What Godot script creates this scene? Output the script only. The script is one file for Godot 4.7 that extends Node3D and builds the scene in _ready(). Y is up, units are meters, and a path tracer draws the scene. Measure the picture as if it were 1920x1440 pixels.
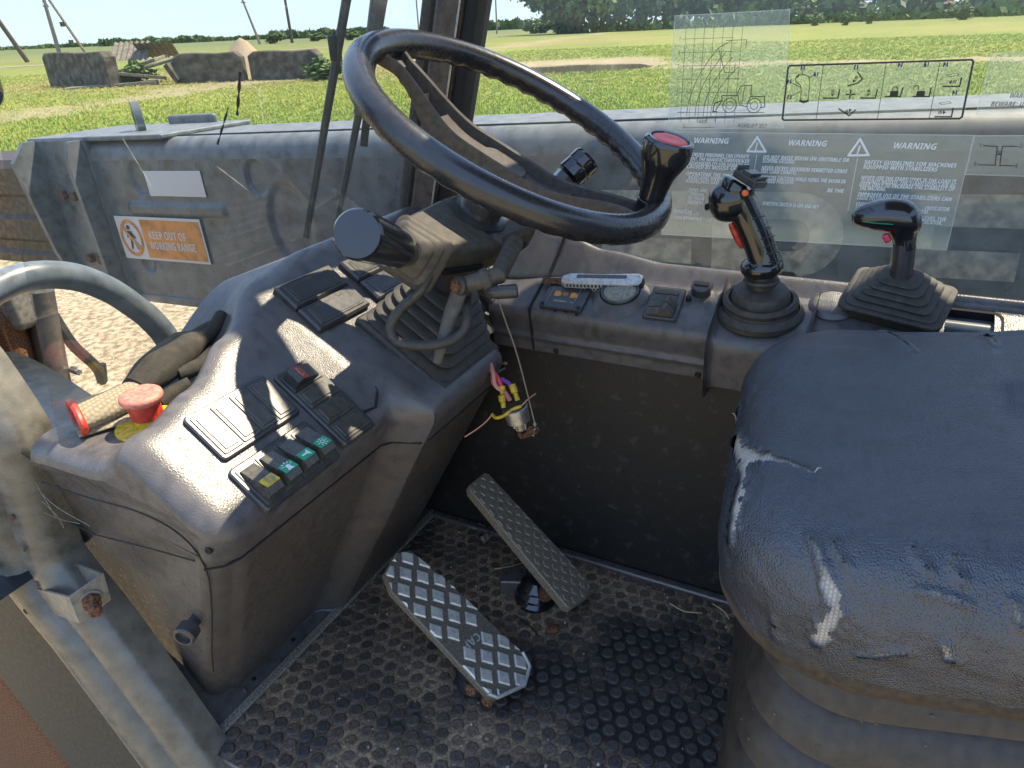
extends Node3D

const EYE := Vector3(0, 0.82, 0)
const GROUND := -1.05
const TINT := 0.27
var rng := RandomNumberGenerator.new()
var used := {}
var M := {}
var T := {}


# ------------------------------------------------------------------ mesh building
class Soup:
	var p := PackedVector3Array()
	var c := PackedColorArray()
	var uv := PackedVector2Array()
	var tint := Color(1, 1, 1)
	var xf := Transform3D.IDENTITY

	func tri(a: Vector3, b: Vector3, d: Vector3, ua := Vector2.ZERO, ub := Vector2.ZERO, ud := Vector2.ZERO) -> void:
		p.append(xf * a); p.append(xf * b); p.append(xf * d)
		uv.append(ua); uv.append(ub); uv.append(ud)
		c.append(tint); c.append(tint); c.append(tint)

	func quad(a: Vector3, b: Vector3, d: Vector3, e: Vector3) -> void:
		tri(a, b, d, Vector2(0, 0), Vector2(1, 0), Vector2(1, 1))
		tri(a, d, e, Vector2(0, 0), Vector2(1, 1), Vector2(0, 1))

	# rows of points joined into a sheet; keep says which cells stay
	func sheet(rows: Array, closed := false, keep = null) -> void:
		for i in rows.size() - 1:
			var r: PackedVector3Array = rows[i]
			var s: PackedVector3Array = rows[i + 1]
			var n := r.size()
			for j in (n if closed else n - 1):
				var k := (j + 1) % n
				if keep != null and not keep.call(i, j):
					continue
				var u0 := float(i) / (rows.size() - 1)
				var u1 := float(i + 1) / (rows.size() - 1)
				var v0 := float(j) / (n if closed else n - 1)
				var v1 := float(j + 1) / (n if closed else n - 1)
				tri(r[j], s[j], s[k], Vector2(u0, v0), Vector2(u1, v0), Vector2(u1, v1))
				tri(r[j], s[k], r[k], Vector2(u0, v0), Vector2(u1, v1), Vector2(u0, v1))

	func fan(ring: PackedVector3Array, flip := false) -> void:
		var m := Vector3.ZERO
		for q in ring:
			m += q
		m /= ring.size()
		for i in ring.size():
			var k := (i + 1) % ring.size()
			if flip:
				tri(m, ring[k], ring[i])
			else:
				tri(m, ring[i], ring[k])

	# a solid box with rounded edges, centred on the transform's origin
	func rbox(size: Vector3, r: float, at := Transform3D.IDENTITY, seg := 2) -> void:
		var h := size * 0.5
		r = minf(r, minf(h.x, minf(h.y, h.z)) * 0.98)
		for axis in 3:
			for side in [-1.0, 1.0]:
				var ua := (axis + 1) % 3
				var va := (axis + 2) % 3
				var lu := _steps(h[ua], r, seg)
				var lv := _steps(h[va], r, seg)
				var rows := []
				for a in lu:
					var row := PackedVector3Array()
					for b in lv:
						var q := Vector3.ZERO
						q[axis] = h[axis] * side
						q[ua] = a
						q[va] = b
						var inner := Vector3(clampf(q.x, -h.x + r, h.x - r), clampf(q.y, -h.y + r, h.y - r), clampf(q.z, -h.z + r, h.z - r))
						row.append(at * (inner + (q - inner).normalized() * r))
					rows.append(row)
				if side < 0:
					rows.reverse()
				sheet(rows)

	func _steps(h: float, r: float, seg: int) -> Array:
		var l := []
		for i in seg + 1:
			l.append(-h + r - r * tan(PI / 4 * (1.0 - float(i) / seg)))
		for i in seg + 1:
			l.append(h - r + r * tan(PI / 4 * float(i) / seg))
		return l

	func box(size: Vector3, at := Transform3D.IDENTITY) -> void:
		rbox(size, minf(size.x, minf(size.y, size.z)) * 0.08, at, 1)

	# a pipe along a path; r is a number or one radius per point
	func tube(path: PackedVector3Array, r, sides := 10, caps := true, flat := 1.0) -> void:
		var rows := []
		var t0 := (path[1] - path[0]).normalized()
		var up := t0.cross(Vector3(0.31, 0.9, 0.27)).normalized()
		for i in path.size():
			var t: Vector3 = (path[mini(i + 1, path.size() - 1)] - path[maxi(i - 1, 0)]).normalized()
			up = (up - t * up.dot(t)).normalized()
			var b := t.cross(up)
			var rr: float = r if r is float or r is int else r[i]
			var row := PackedVector3Array()
			for k in sides:
				var a := TAU * k / sides
				row.append(path[i] + up * cos(a) * rr + b * sin(a) * rr * flat)
			rows.append(row)
		sheet(rows, true)
		if caps:
			fan(rows[0], true)
			fan(rows[-1])

	# a turned shape: profile of (radius, height along the axis)
	func lathe(profile: Array, base: Vector3, axis: Vector3, sides := 24, caps := true, squash := 1.0, ref := Vector3(0.2, 0.1, 1)) -> void:
		axis = axis.normalized()
		var a := axis.cross(ref).normalized()
		var b := axis.cross(a)
		var rows := []
		for q: Vector2 in profile:
			var row := PackedVector3Array()
			for k in sides:
				var w := TAU * k / sides
				row.append(base + axis * q.y + (a * cos(w) + b * sin(w) * squash) * q.x)
			rows.append(row)
		sheet(rows, true)
		if caps:
			fan(rows[0], true)
			fan(rows[-1])

	# a flat outline pushed out along z of the transform, with a chamfer on the far face
	func prism(poly: PackedVector2Array, depth: float, at := Transform3D.IDENTITY, bevel := 0.0, both := true) -> void:
		if Geometry2D.is_polygon_clockwise(poly):
			poly = poly.duplicate()
			poly.reverse()
		var ins := inset(poly, bevel)
		var n := poly.size()
		for i in n:
			var k := (i + 1) % n
			var a := Vector3(poly[i].x, poly[i].y, 0)
			var b := Vector3(poly[k].x, poly[k].y, 0)
			var z := Vector3(0, 0, depth - bevel)
			quad(at * a, at * (a + z), at * (b + z), at * b)
			if bevel > 0:
				quad(at * (a + z), at * Vector3(ins[i].x, ins[i].y, depth), at * Vector3(ins[k].x, ins[k].y, depth), at * (b + z))
		face(ins, at.translated_local(Vector3(0, 0, depth)))
		if both:
			face(poly, at, true)

	func face(poly: PackedVector2Array, at := Transform3D.IDENTITY, flip := false) -> void:
		var ix := Geometry2D.triangulate_polygon(poly)
		for i in range(0, ix.size(), 3):
			var a := poly[ix[i]]
			var b := poly[ix[i + 1]]
			var d := poly[ix[i + 2]]
			if ((b - a).cross(d - a) > 0) == flip:
				var s := b
				b = d
				d = s
			tri(at * Vector3(a.x, a.y, 0), at * Vector3(d.x, d.y, 0), at * Vector3(b.x, b.y, 0), a, d, b)

	static func inset(poly: PackedVector2Array, d: float) -> PackedVector2Array:
		var o := PackedVector2Array()
		var n := poly.size()
		for i in n:
			var e := (poly[i] - poly[(i + n - 1) % n]).normalized()
			var f := (poly[(i + 1) % n] - poly[i]).normalized()
			var m := Vector2(-e.y - f.y, e.x + f.x)
			var l := m.length()
			m = m / l if l > 0.01 else Vector2(-e.y, e.x)
			o.append(poly[i] + m * d / maxf(0.4, m.dot(Vector2(-e.y, e.x))))
		return o

	func mesh(angle := 42.0) -> ArrayMesh:
		var n := p.size()
		var fn := PackedVector3Array()
		fn.resize(n / 3)
		var at := {}
		for i in range(0, n, 3):
			var g := (p[i + 2] - p[i]).cross(p[i + 1] - p[i])
			fn[i / 3] = g
			for k in 3:
				var q := p[i + k]
				var key := Vector3i(roundi(q.x * 40000.0), roundi(q.y * 40000.0), roundi(q.z * 40000.0))
				if at.has(key):
					at[key].append(i / 3)
				else:
					at[key] = PackedInt32Array([i / 3])
		var un := PackedVector3Array()
		un.resize(fn.size())
		for i in fn.size():
			un[i] = fn[i].normalized()
		var nn := PackedVector3Array()
		nn.resize(n)
		var lim := cos(deg_to_rad(angle))
		for i in n:
			var q := p[i]
			var f := i / 3
			var s := Vector3.ZERO
			for g in at[Vector3i(roundi(q.x * 40000.0), roundi(q.y * 40000.0), roundi(q.z * 40000.0))]:
				if un[g].dot(un[f]) >= lim:
					s += fn[g]
			nn[i] = s.normalized() if s.length_squared() > 1e-24 else Vector3.UP
		var arr := []
		arr.resize(Mesh.ARRAY_MAX)
		arr[Mesh.ARRAY_VERTEX] = p
		arr[Mesh.ARRAY_NORMAL] = nn
		arr[Mesh.ARRAY_TEX_UV] = uv
		arr[Mesh.ARRAY_COLOR] = c
		var m := ArrayMesh.new()
		m.add_surface_from_arrays(Mesh.PRIMITIVE_TRIANGLES, arr)
		return m


# a regular sheet with smooth normals, made quickly: rows of points, optional colours
func fast_sheet(rows: Array, colours: Array = [], keep = null) -> ArrayMesh:
	var v := PackedVector3Array()
	var nn := PackedVector3Array()
	var cc := PackedColorArray()
	var uv := PackedVector2Array()
	var ix := PackedInt32Array()
	var w: int = rows[0].size()
	for i in rows.size():
		v.append_array(rows[i])
		if colours.size():
			cc.append_array(colours[i])
		for j in w:
			uv.append(Vector2(float(i) / (rows.size() - 1), float(j) / (w - 1)))
	nn.resize(v.size())
	for i in rows.size():
		for j in w:
			var a := v[mini(i + 1, rows.size() - 1) * w + j] - v[maxi(i - 1, 0) * w + j]
			var b := v[i * w + mini(j + 1, w - 1)] - v[i * w + maxi(j - 1, 0)]
			nn[i * w + j] = b.cross(a).normalized()
	for i in rows.size() - 1:
		for j in w - 1:
			if keep != null and not keep.call(i, j):
				continue
			var a := i * w + j
			ix.append_array(PackedInt32Array([a, a + w, a + w + 1, a, a + w + 1, a + 1]))
	var arr := []
	arr.resize(Mesh.ARRAY_MAX)
	arr[Mesh.ARRAY_VERTEX] = v
	arr[Mesh.ARRAY_NORMAL] = nn
	arr[Mesh.ARRAY_TEX_UV] = uv
	if colours.size():
		arr[Mesh.ARRAY_COLOR] = cc
	arr[Mesh.ARRAY_INDEX] = ix
	var m := ArrayMesh.new()
	m.add_surface_from_arrays(Mesh.PRIMITIVE_TRIANGLES, arr)
	return m


func V(x: float, y: float, z: float) -> Vector3:
	return Vector3(x, y, z)


func P(a: Array) -> PackedVector3Array:
	return PackedVector3Array(a)


func P2(a: Array) -> PackedVector2Array:
	return PackedVector2Array(a)


# smooth curve through points
func curve(pts: Array, steps := 6) -> PackedVector3Array:
	var o := PackedVector3Array()
	var n := pts.size()
	for i in n - 1:
		var a: Vector3 = pts[maxi(i - 1, 0)]
		var b: Vector3 = pts[i]
		var d: Vector3 = pts[i + 1]
		var e: Vector3 = pts[mini(i + 2, n - 1)]
		for k in steps:
			o.append(b.cubic_interpolate(d, a, e, float(k) / steps))
	o.append(pts[n - 1])
	return o


# axes from a face normal (z) and a direction along it (x)
func axes(origin: Vector3, x: Vector3, z: Vector3) -> Transform3D:
	z = z.normalized()
	x = (x - z * x.dot(z)).normalized()
	return Transform3D(Basis(x, z.cross(x), z), origin)


func rounded(w: float, h: float, r: float, seg := 3, centre := false) -> PackedVector2Array:
	var o := PackedVector2Array()
	var off := Vector2(w, h) * 0.5 if centre else Vector2.ZERO
	for k in [[w - r, r, -PI / 2], [w - r, h - r, 0.0], [r, h - r, PI / 2], [r, r, PI]]:
		for i in seg + 1:
			var a: float = k[2] + PI / 2 * i / seg
			o.append(Vector2(k[0] + cos(a) * r, k[1] + sin(a) * r) - off)
	return o


func disc(r: float, n := 20) -> PackedVector2Array:
	var o := PackedVector2Array()
	for i in n:
		o.append(Vector2(cos(TAU * i / n), sin(TAU * i / n)) * r)
	return o


# ------------------------------------------------------------------ naming things
func numbered(called: String) -> String:
	var k: int = used.get(called, 0)
	used[called] = k + 1
	return called if k == 0 else "%s_%03d" % [called, k]


func tag(o: Node, label: String, category: String, group := "", kind := "") -> Node:
	if label: o.set_meta("label", label)
	if category: o.set_meta("category", category)
	if group: o.set_meta("group", group)
	if kind: o.set_meta("kind", kind)
	return o


func thing(called: String, label: String, category: String, at: Vector3, group := "") -> Node3D:
	var o := Node3D.new()
	o.name = numbered(called)
	o.position = at
	add_child(o)
	tag(o, label, category, group)
	return o


# commits a shape given in world coordinates as one named part
func part(parent: Node3D, called: String, s, material: Material, angle := 42.0) -> MeshInstance3D:
	var o := MeshInstance3D.new()
	o.name = called
	o.mesh = s.mesh(angle) if s is Soup else s
	o.material_override = material
	var base := Vector3.ZERO
	var up: Node = parent
	while up is Node3D and up != self:
		base += up.position
		up = up.get_parent()
	o.position = -base
	parent.add_child(o, true)
	return o


func struct(called: String, s, material: Material, label: String, category: String, kind := "structure") -> MeshInstance3D:
	var o := MeshInstance3D.new()
	o.name = numbered(called)
	o.mesh = s.mesh() if s is Soup else s
	o.material_override = material
	add_child(o)
	tag(o, label, category, "", kind)
	return o


# ------------------------------------------------------------------ materials
func lin(r: float, g: float, b: float) -> Color:
	return Color(r, g, b).linear_to_srgb()


func noise(freq: float, octaves: int, seed_: int, kind := FastNoiseLite.TYPE_SIMPLEX_SMOOTH, size := 512) -> NoiseTexture2D:
	var f := FastNoiseLite.new()
	f.noise_type = kind
	f.frequency = freq
	f.seed = seed_
	f.fractal_octaves = octaves
	f.fractal_type = FastNoiseLite.FRACTAL_FBM if octaves > 1 else FastNoiseLite.FRACTAL_NONE
	if kind == FastNoiseLite.TYPE_CELLULAR:
		f.cellular_return_type = FastNoiseLite.RETURN_DISTANCE2_SUB
	var t := NoiseTexture2D.new()
	t.width = size
	t.height = size
	t.seamless = true
	t.noise = f
	return t


func ramped(t: NoiseTexture2D, stops: Array) -> NoiseTexture2D:
	var g := Gradient.new()
	g.offsets = PackedFloat32Array(stops.map(func(s): return s[0]))
	g.colors = PackedColorArray(stops.map(func(s): return s[1]))
	t.color_ramp = g
	return t


func mat(colour: Color, rough: float, metal := 0.0, more := {}) -> StandardMaterial3D:
	var m := StandardMaterial3D.new()
	m.albedo_color = colour
	m.roughness = rough
	m.metallic = metal
	m.vertex_color_use_as_albedo = true
	m.cull_mode = BaseMaterial3D.CULL_DISABLED
	if more.has("tex"):
		m.albedo_texture = more.tex
	if more.has("bump"):
		m.heightmap_enabled = true
		m.heightmap_texture = more.bump
		m.heightmap_scale = more.get("depth", 0.03)
	if more.has("rtex"):
		m.roughness_texture = more.rtex
		m.roughness_texture_channel = BaseMaterial3D.TEXTURE_CHANNEL_RED
	if more.has("scale"):
		m.uv1_triplanar = true
		m.uv1_world_triplanar = true
		m.uv1_scale = Vector3.ONE * more.scale
	if more.has("coat"):
		m.clearcoat_enabled = true
		m.clearcoat = more.coat
		m.clearcoat_roughness = more.get("coat_rough", 0.1)
	if more.has("spec"):
		m.metallic_specular = more.spec
	if more.has("detail"):
		m.detail_enabled = true
		m.detail_albedo = more.detail
		m.detail_blend_mode = BaseMaterial3D.BLEND_MODE_MUL
		if more.has("mask"):
			m.detail_mask = more.mask
	return m


func clear(colour: Color, alpha: float, rough := 0.05) -> StandardMaterial3D:
	var m := StandardMaterial3D.new()
	m.albedo_color = Color(colour, alpha)
	m.roughness = rough
	m.transparency = BaseMaterial3D.TRANSPARENCY_ALPHA
	m.cull_mode = BaseMaterial3D.CULL_DISABLED
	return m


func grey(a: float) -> Color:
	return Color(a, a, a)


func _ready() -> void:
	rng.seed = 4711
	# camera
	var cam := Camera3D.new()
	cam.name = "camera"
	cam.position = EYE
	cam.rotation_degrees = Vector3(-26.63, 28.2, -2.462)
	cam.fov = 56.82
	cam.near = 0.02
	cam.far = 6000.0
	add_child(cam)
	cam.current = true
	# sky and air
	var sky_m := ProceduralSkyMaterial.new()
	sky_m.sky_top_color = Color(0.50, 0.60, 0.76)
	sky_m.sky_horizon_color = Color(0.63, 0.70, 0.74)
	sky_m.sky_curve = 0.16
	sky_m.ground_bottom_color = Color(0.42, 0.40, 0.32)
	sky_m.ground_horizon_color = Color(0.62, 0.66, 0.55)
	sky_m.sun_angle_max = 2.0
	var sky := Sky.new()
	sky.sky_material = sky_m
	var env := Environment.new()
	env.background_mode = Environment.BG_SKY
	env.sky = sky
	env.background_energy_multiplier = 0.80
	env.tonemap_mode = Environment.TONE_MAPPER_LINEAR
	env.tonemap_exposure = 4.4
	env.sdfgi_enabled = true
	env.ssao_enabled = true
	env.ssil_enabled = true
	var world := WorldEnvironment.new()
	world.name = "world"
	world.environment = env
	add_child(world)
	# the sun stands beyond the boom, high
	var sun := DirectionalLight3D.new()
	sun.name = "sun"
	sun.light_energy = 0.92
	sun.light_color = Color(1.0, 0.94, 0.82)
	sun.light_angular_distance = 0.53
	sun.shadow_enabled = true
	add_child(sun)
	sun.look_at_from_position(Vector3.ZERO, -Vector3(0.30, 1.0, -0.50), Vector3.FORWARD)
	# textures and materials, then the place from far to near
	make_textures()
	make_materials()
	build_ground()
	build_far()
	build_blocks()
	build_boom()
	build_cab()
	build_front_outside()
	build_dash()
	build_switches()
	build_column()
	build_wheel()
	build_console()
	build_levers()
	build_floor()
	build_pedals()
	build_seat()
	build_frame()
	build_decals()
	build_small()


func make_textures() -> void:
	T.grain = noise(0.14, 2, 3, FastNoiseLite.TYPE_CELLULAR)
	T.leather = noise(0.075, 2, 5, FastNoiseLite.TYPE_SIMPLEX_SMOOTH, 1024)
	T.leather.noise.fractal_type = FastNoiseLite.FRACTAL_RIDGED
	T.fine = noise(0.25, 2, 9)
	T.wear = ramped(noise(0.012, 5, 21), [[0.0, grey(0.72)], [0.45, grey(0.95)], [0.62, grey(1.0)], [1.0, Color(1, 0.97, 0.9)]])
	T.dusty = ramped(noise(0.02, 5, 33), [[0.0, Color(0.62, 0.62, 0.62)], [0.4, Color(0.8, 0.79, 0.77)], [0.7, Color(0.95, 0.93, 0.88)], [1.0, Color(1, 0.97, 0.9)]])
	T.scuff = ramped(noise(0.006, 6, 83, FastNoiseLite.TYPE_SIMPLEX_SMOOTH, 1024), [[0.0, grey(0.56)], [0.70, grey(0.62)], [0.84, grey(0.95)], [1.0, grey(1.0)]])
	T.rough = ramped(noise(0.03, 4, 41), [[0.0, grey(0.55)], [0.5, grey(0.8)], [1.0, grey(1.0)]])
	T.soil = ramped(noise(0.03, 6, 51, FastNoiseLite.TYPE_SIMPLEX_SMOOTH, 1024), [[0.0, Color(0.50, 0.45, 0.40)], [0.35, Color(0.78, 0.74, 0.68)], [0.6, Color(0.95, 0.93, 0.9)], [1.0, Color(1, 1, 1)]])
	T.speck = ramped(noise(0.16, 3, 57, FastNoiseLite.TYPE_SIMPLEX_SMOOTH, 1024), [[0.0, grey(0.35)], [0.3, grey(0.75)], [0.45, grey(1.0)], [1.0, grey(1.0)]])
	T.concrete = ramped(noise(0.02, 6, 63), [[0.0, Color(0.35, 0.33, 0.30)], [0.4, Color(0.65, 0.62, 0.57)], [0.7, Color(0.9, 0.88, 0.83)], [1.0, Color(1, 1, 0.97)]])
	T.rust = ramped(noise(0.03, 5, 71), [[0.0, Color(0.30, 0.19, 0.12)], [0.4, Color(0.55, 0.38, 0.26)], [0.6, Color(0.85, 0.75, 0.62)], [1.0, Color(1, 0.95, 0.88)]])
	T.paint = ramped(noise(0.008, 6, 77, FastNoiseLite.TYPE_SIMPLEX_SMOOTH, 1024), [[0.0, Color(0.62, 0.6, 0.55)], [0.35, Color(0.85, 0.86, 0.87)], [0.7, Color(1, 1, 1)], [1.0, Color(1, 0.98, 0.92)]])
	# knitted cloth: little loops in a grid
	var im := Image.create(64, 64, false, Image.FORMAT_RGB8)
	for y in 64:
		for x in 64:
			var a := absf(sin(PI * x / 8.0)) * absf(sin(PI * (y + (4 if int(x / 8.0) % 2 else 0)) / 8.0))
			im.set_pixel(x, y, grey(0.72 + 0.28 * pow(a, 0.6)))
	T.knit = ImageTexture.create_from_image(im)
	# dust and smears on the panes: mostly clear, cloudier in patches, a few specks; only the alpha varies
	var da := FastNoiseLite.new()
	da.frequency = 0.008
	da.fractal_octaves = 5
	da.seed = 12
	var db := FastNoiseLite.new()
	db.frequency = 0.22
	db.seed = 13
	var dust := Image.create(512, 512, false, Image.FORMAT_RGBA8)
	for y in 512:
		for x in 512:
			var a := 0.03 + 0.06 * clampf(da.get_noise_2d(x, y) + 0.15, 0, 1) + 0.04 * clampf(da.get_noise_2d(x * 0.35 + 900, y * 3.0), 0, 1)
			if db.get_noise_2d(x, y) > 0.8:
				a = 0.12
			dust.set_pixel(x, y, Color(1, 1, 1, minf(a / 0.29, 1.0)))
	T.dust = ImageTexture.create_from_image(dust)


func make_materials() -> void:
	M.dash = mat(lin(0.098, 0.09, 0.088), 0.45, 0.0, {tex = T.wear, bump = T.grain, depth = 0.05, scale = 6.0, rtex = T.rough, spec = 0.5})
	M.kick = mat(lin(0.085, 0.073, 0.064), 0.4, 0.0, {tex = T.wear, bump = T.grain, depth = 0.05, scale = 6.0, rtex = T.rough, spec = 1.0})
	M.lining = mat(lin(0.034, 0.031, 0.029), 0.55, 0.0, {tex = T.scuff, bump = T.grain, depth = 0.04, scale = 5.0})
	M.plastic = mat(lin(0.045, 0.044, 0.043), 0.42, 0.0, {tex = T.wear, scale = 7.0, rtex = T.rough})
	M.dusty_plastic = mat(lin(0.105, 0.094, 0.078), 0.62, 0.0, {tex = T.dusty, bump = T.fine, depth = 0.012, scale = 8.0})
	M.switch = mat(lin(0.085, 0.08, 0.07), 0.38, 0.0, {tex = T.dusty, scale = 11.0, rtex = T.rough})
	M.gloss = mat(lin(0.012, 0.012, 0.013), 0.16, 0.0, {coat = 0.6, coat_rough = 0.06})
	M.rim = mat(lin(0.022, 0.022, 0.025), 0.33, 0.0, {tex = T.wear, scale = 9.0, rtex = T.rough, coat = 0.25, coat_rough = 0.25})
	M.spoke = mat(lin(0.085, 0.072, 0.06), 0.6, 0.0, {tex = T.dusty, bump = T.fine, depth = 0.02, scale = 9.0})
	M.rubber = mat(lin(0.060, 0.054, 0.046), 0.62, 0.0, {tex = T.dusty, bump = T.fine, depth = 0.015, scale = 8.0})
	M.black = mat(lin(0.006, 0.006, 0.007), 0.7)
	M.seat = mat(lin(0.021, 0.026, 0.039), 0.37, 0.0, {tex = T.wear, bump = T.leather, depth = 0.13, scale = 4.5, spec = 0.95})
	M.fabric = mat(lin(0.55, 0.49, 0.42), 0.95, 0.0, {tex = T.knit, bump = T.knit, depth = 0.05, scale = 42.0})
	M.welt = mat(lin(0.075, 0.055, 0.038), 0.9, 0.0, {tex = T.dusty, bump = T.fine, depth = 0.05, scale = 10.0})
	M.bellows = mat(lin(0.060, 0.048, 0.040), 0.5, 0.0, {tex = T.dusty, bump = T.fine, depth = 0.02, scale = 6.0})
	M.mat = mat(Color.WHITE, 0.8, 0.0, {tex = T.soil, bump = T.fine, depth = 0.04, scale = 5.0})
	M.stud = mat(Color.WHITE, 0.6, 0.0, {tex = T.soil, scale = 7.0, bump = T.fine, depth = 0.02})
	M.alu = mat(lin(0.62, 0.60, 0.56), 0.46, 0.55, {tex = T.wear, scale = 14.0, bump = T.fine, depth = 0.02})
	M.alu_dirty = mat(lin(0.30, 0.255, 0.20), 0.6, 0.3, {tex = T.soil, scale = 9.0, bump = T.fine, depth = 0.03})
	M.steel = mat(lin(0.45, 0.44, 0.42), 0.42, 0.85, {tex = T.wear, scale = 16.0})
	M.rusty = mat(lin(0.26, 0.155, 0.095), 0.85, 0.0, {tex = T.rust, scale = 14.0, bump = T.fine, depth = 0.05})
	M.frame = mat(lin(0.16, 0.147, 0.12), 0.36, 0.0, {tex = T.paint, scale = 3.5, rtex = T.rough, bump = T.leather, depth = 0.02})
	M.bracket = mat(lin(0.24, 0.225, 0.195), 0.5, 0.15, {tex = T.paint, scale = 7.0})
	M.pillar = mat(lin(0.12, 0.095, 0.08), 0.36, 0.0, {tex = T.wear, scale = 5.0, rtex = T.rough})
	M.boom = mat(lin(0.125, 0.145, 0.16), 0.4, 0.0, {tex = T.paint, scale = 1.6, rtex = T.rough})
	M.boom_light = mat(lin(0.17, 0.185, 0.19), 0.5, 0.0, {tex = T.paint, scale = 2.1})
	M.inner_boom = mat(lin(0.085, 0.065, 0.045), 0.55, 0.0, {tex = T.rust, scale = 2.0})
	M.rail = mat(lin(0.15, 0.175, 0.195), 0.4, 0.0, {tex = T.paint, scale = 4.0, rtex = T.rough})
	M.fender = mat(lin(0.020, 0.027, 0.034), 0.45, 0.0, {tex = T.dusty, scale = 2.0, rtex = T.rough})
	M.red = mat(lin(0.62, 0.05, 0.03), 0.45, 0.0, {tex = T.dusty, scale = 12.0})
	M.pale_red = mat(lin(0.72, 0.24, 0.19), 0.6, 0.0, {tex = T.dusty, scale = 14.0})
	M.yellow = mat(lin(0.72, 0.50, 0.03), 0.5, 0.0, {tex = T.dusty, scale = 12.0})
	M.green = mat(lin(0.01, 0.25, 0.12), 0.4)
	M.white = mat(lin(0.62, 0.62, 0.60), 0.5)
	M.lens = mat(lin(0.34, 0.31, 0.24), 0.3, 0.0, {tex = T.dusty, scale = 14.0})
	M.orange = mat(lin(0.70, 0.28, 0.06), 0.5, 0.0, {tex = T.wear, scale = 3.0})
	M.glove = mat(lin(0.05, 0.045, 0.036), 0.9, 0.0, {tex = T.dusty, bump = T.fine, depth = 0.12, scale = 9.0})
	M.cuff = mat(lin(0.33, 0.27, 0.18), 0.95, 0.0, {bump = T.knit, depth = 0.08, tex = T.knit, scale = 26.0})
	M.knife = mat(lin(0.55, 0.56, 0.56), 0.4, 0.2, {tex = T.wear, scale = 20.0})
	M.copper = mat(lin(0.55, 0.26, 0.14), 0.4, 0.6)
	M.string = mat(lin(0.22, 0.18, 0.13), 0.9)
	M.concrete = mat(lin(0.17, 0.155, 0.138), 0.9, 0.0, {tex = T.concrete, scale = 0.16, bump = T.concrete, depth = 2.0})
	M.concrete_pole = mat(lin(0.42, 0.40, 0.37), 0.9, 0.0, {tex = T.concrete, scale = 0.4})
	M.sheet = mat(lin(0.34, 0.32, 0.29), 0.9, 0.0, {tex = T.concrete, scale = 0.8})
	M.wood = mat(lin(0.16, 0.135, 0.11), 0.9, 0.0, {tex = T.concrete, scale = 0.5})
	M.bark = mat(lin(0.09, 0.07, 0.05), 0.95, 0.0, {tex = T.concrete, scale = 1.2})
	M.water = mat(lin(0.16, 0.14, 0.11), 0.06)
	M.ground = mat(Color.WHITE, 0.95, 0.0, {tex = T.soil, scale = 0.45, bump = T.soil, depth = 0.5, detail = T.speck})
	M.leaf = mat(Color.WHITE, 0.65)
	M.leaf.backlight_enabled = true
	M.leaf.backlight = Color(0.25, 0.32, 0.1)
	M.grass = M.leaf.duplicate()
	M.glass = clear(Color(0.30, 0.34, 0.32), TINT, 0.04)  # tint added to dim the outdoors seen through the panes
	M.dust = clear(Color(0.86, 0.88, 0.85), 0.29, 0.7)
	M.dust.albedo_texture = T.dust
	M.film = clear(Color(0.78, 0.86, 0.84), 0.03, 0.25)
	M.ink = mat(lin(0.012, 0.012, 0.012), 0.5)
	M.pale_ink = mat(lin(0.80, 0.80, 0.77), 0.6)


# ------------------------------------------------------------------ the field
func mixc(a: Color, b: Color, t: float) -> Color:
	return a.lerp(b, clampf(t, 0.0, 1.0))


var zone := FastNoiseLite.new()
var zone_fine := FastNoiseLite.new()


# how sandy the ground is at a place, 0 meadow to 1 bare sand
func sandy(x: float, z: float) -> float:
	var r := Vector2(x, z).length()
	var n := zone.get_noise_2d(x * 3.0, z * 3.0)
	var f := zone_fine.get_noise_2d(x, z)
	var s := smoothstep(15.5, 11.5, r + n * 5.0 + f * 2.0)
	# bare banks round the pond and a few worn strips
	var bank := pond_r(x + 0.8, z + 1.6)
	s = maxf(s, 0.85 * smoothstep(8.2, 5.6, bank + n * 2.5))
	var strip := absf(z + 36.0 + 0.10 * (x + 4.0) - n * 2.0)
	s = maxf(s, 0.75 * smoothstep(2.6, 0.8, strip + f) * smoothstep(-13.0, -7.0, x))
	var strip2 := absf(x + 25.0 - 0.25 * (z + 15.0) + n * 3.0)
	s = maxf(s, 0.55 * smoothstep(2.5, 0.6, strip2 + f * 1.5))
	return s


func ground_colour(x: float, z: float) -> Color:
	var r := Vector2(x, z).length()
	var n := zone.get_noise_2d(x, z)
	var f := zone_fine.get_noise_2d(x * 2.0, z * 2.0)
	var meadow := mixc(Color(0.20, 0.29, 0.035), Color(0.32, 0.37, 0.06), 0.5 + 0.8 * n + 0.5 * f)
	meadow = mixc(meadow, Color(0.38, 0.34, 0.12), 1.6 * zone.get_noise_2d(x * 0.5 + 300.0, z * 0.5) + 0.25 * f)
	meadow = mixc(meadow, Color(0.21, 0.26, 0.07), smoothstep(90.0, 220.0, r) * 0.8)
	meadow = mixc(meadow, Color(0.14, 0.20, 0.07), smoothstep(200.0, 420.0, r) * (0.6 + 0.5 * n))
	var sand := mixc(Color(0.47, 0.40, 0.28), Color(0.55, 0.475, 0.345), 0.5 + f)
	sand = mixc(sand, Color(0.21, 0.19, 0.085), smoothstep(0.25, 0.7, zone_fine.get_noise_2d(x * 0.9 + 70.0, z * 0.9)))
	return mixc(meadow, sand, sandy(x, z))


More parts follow.
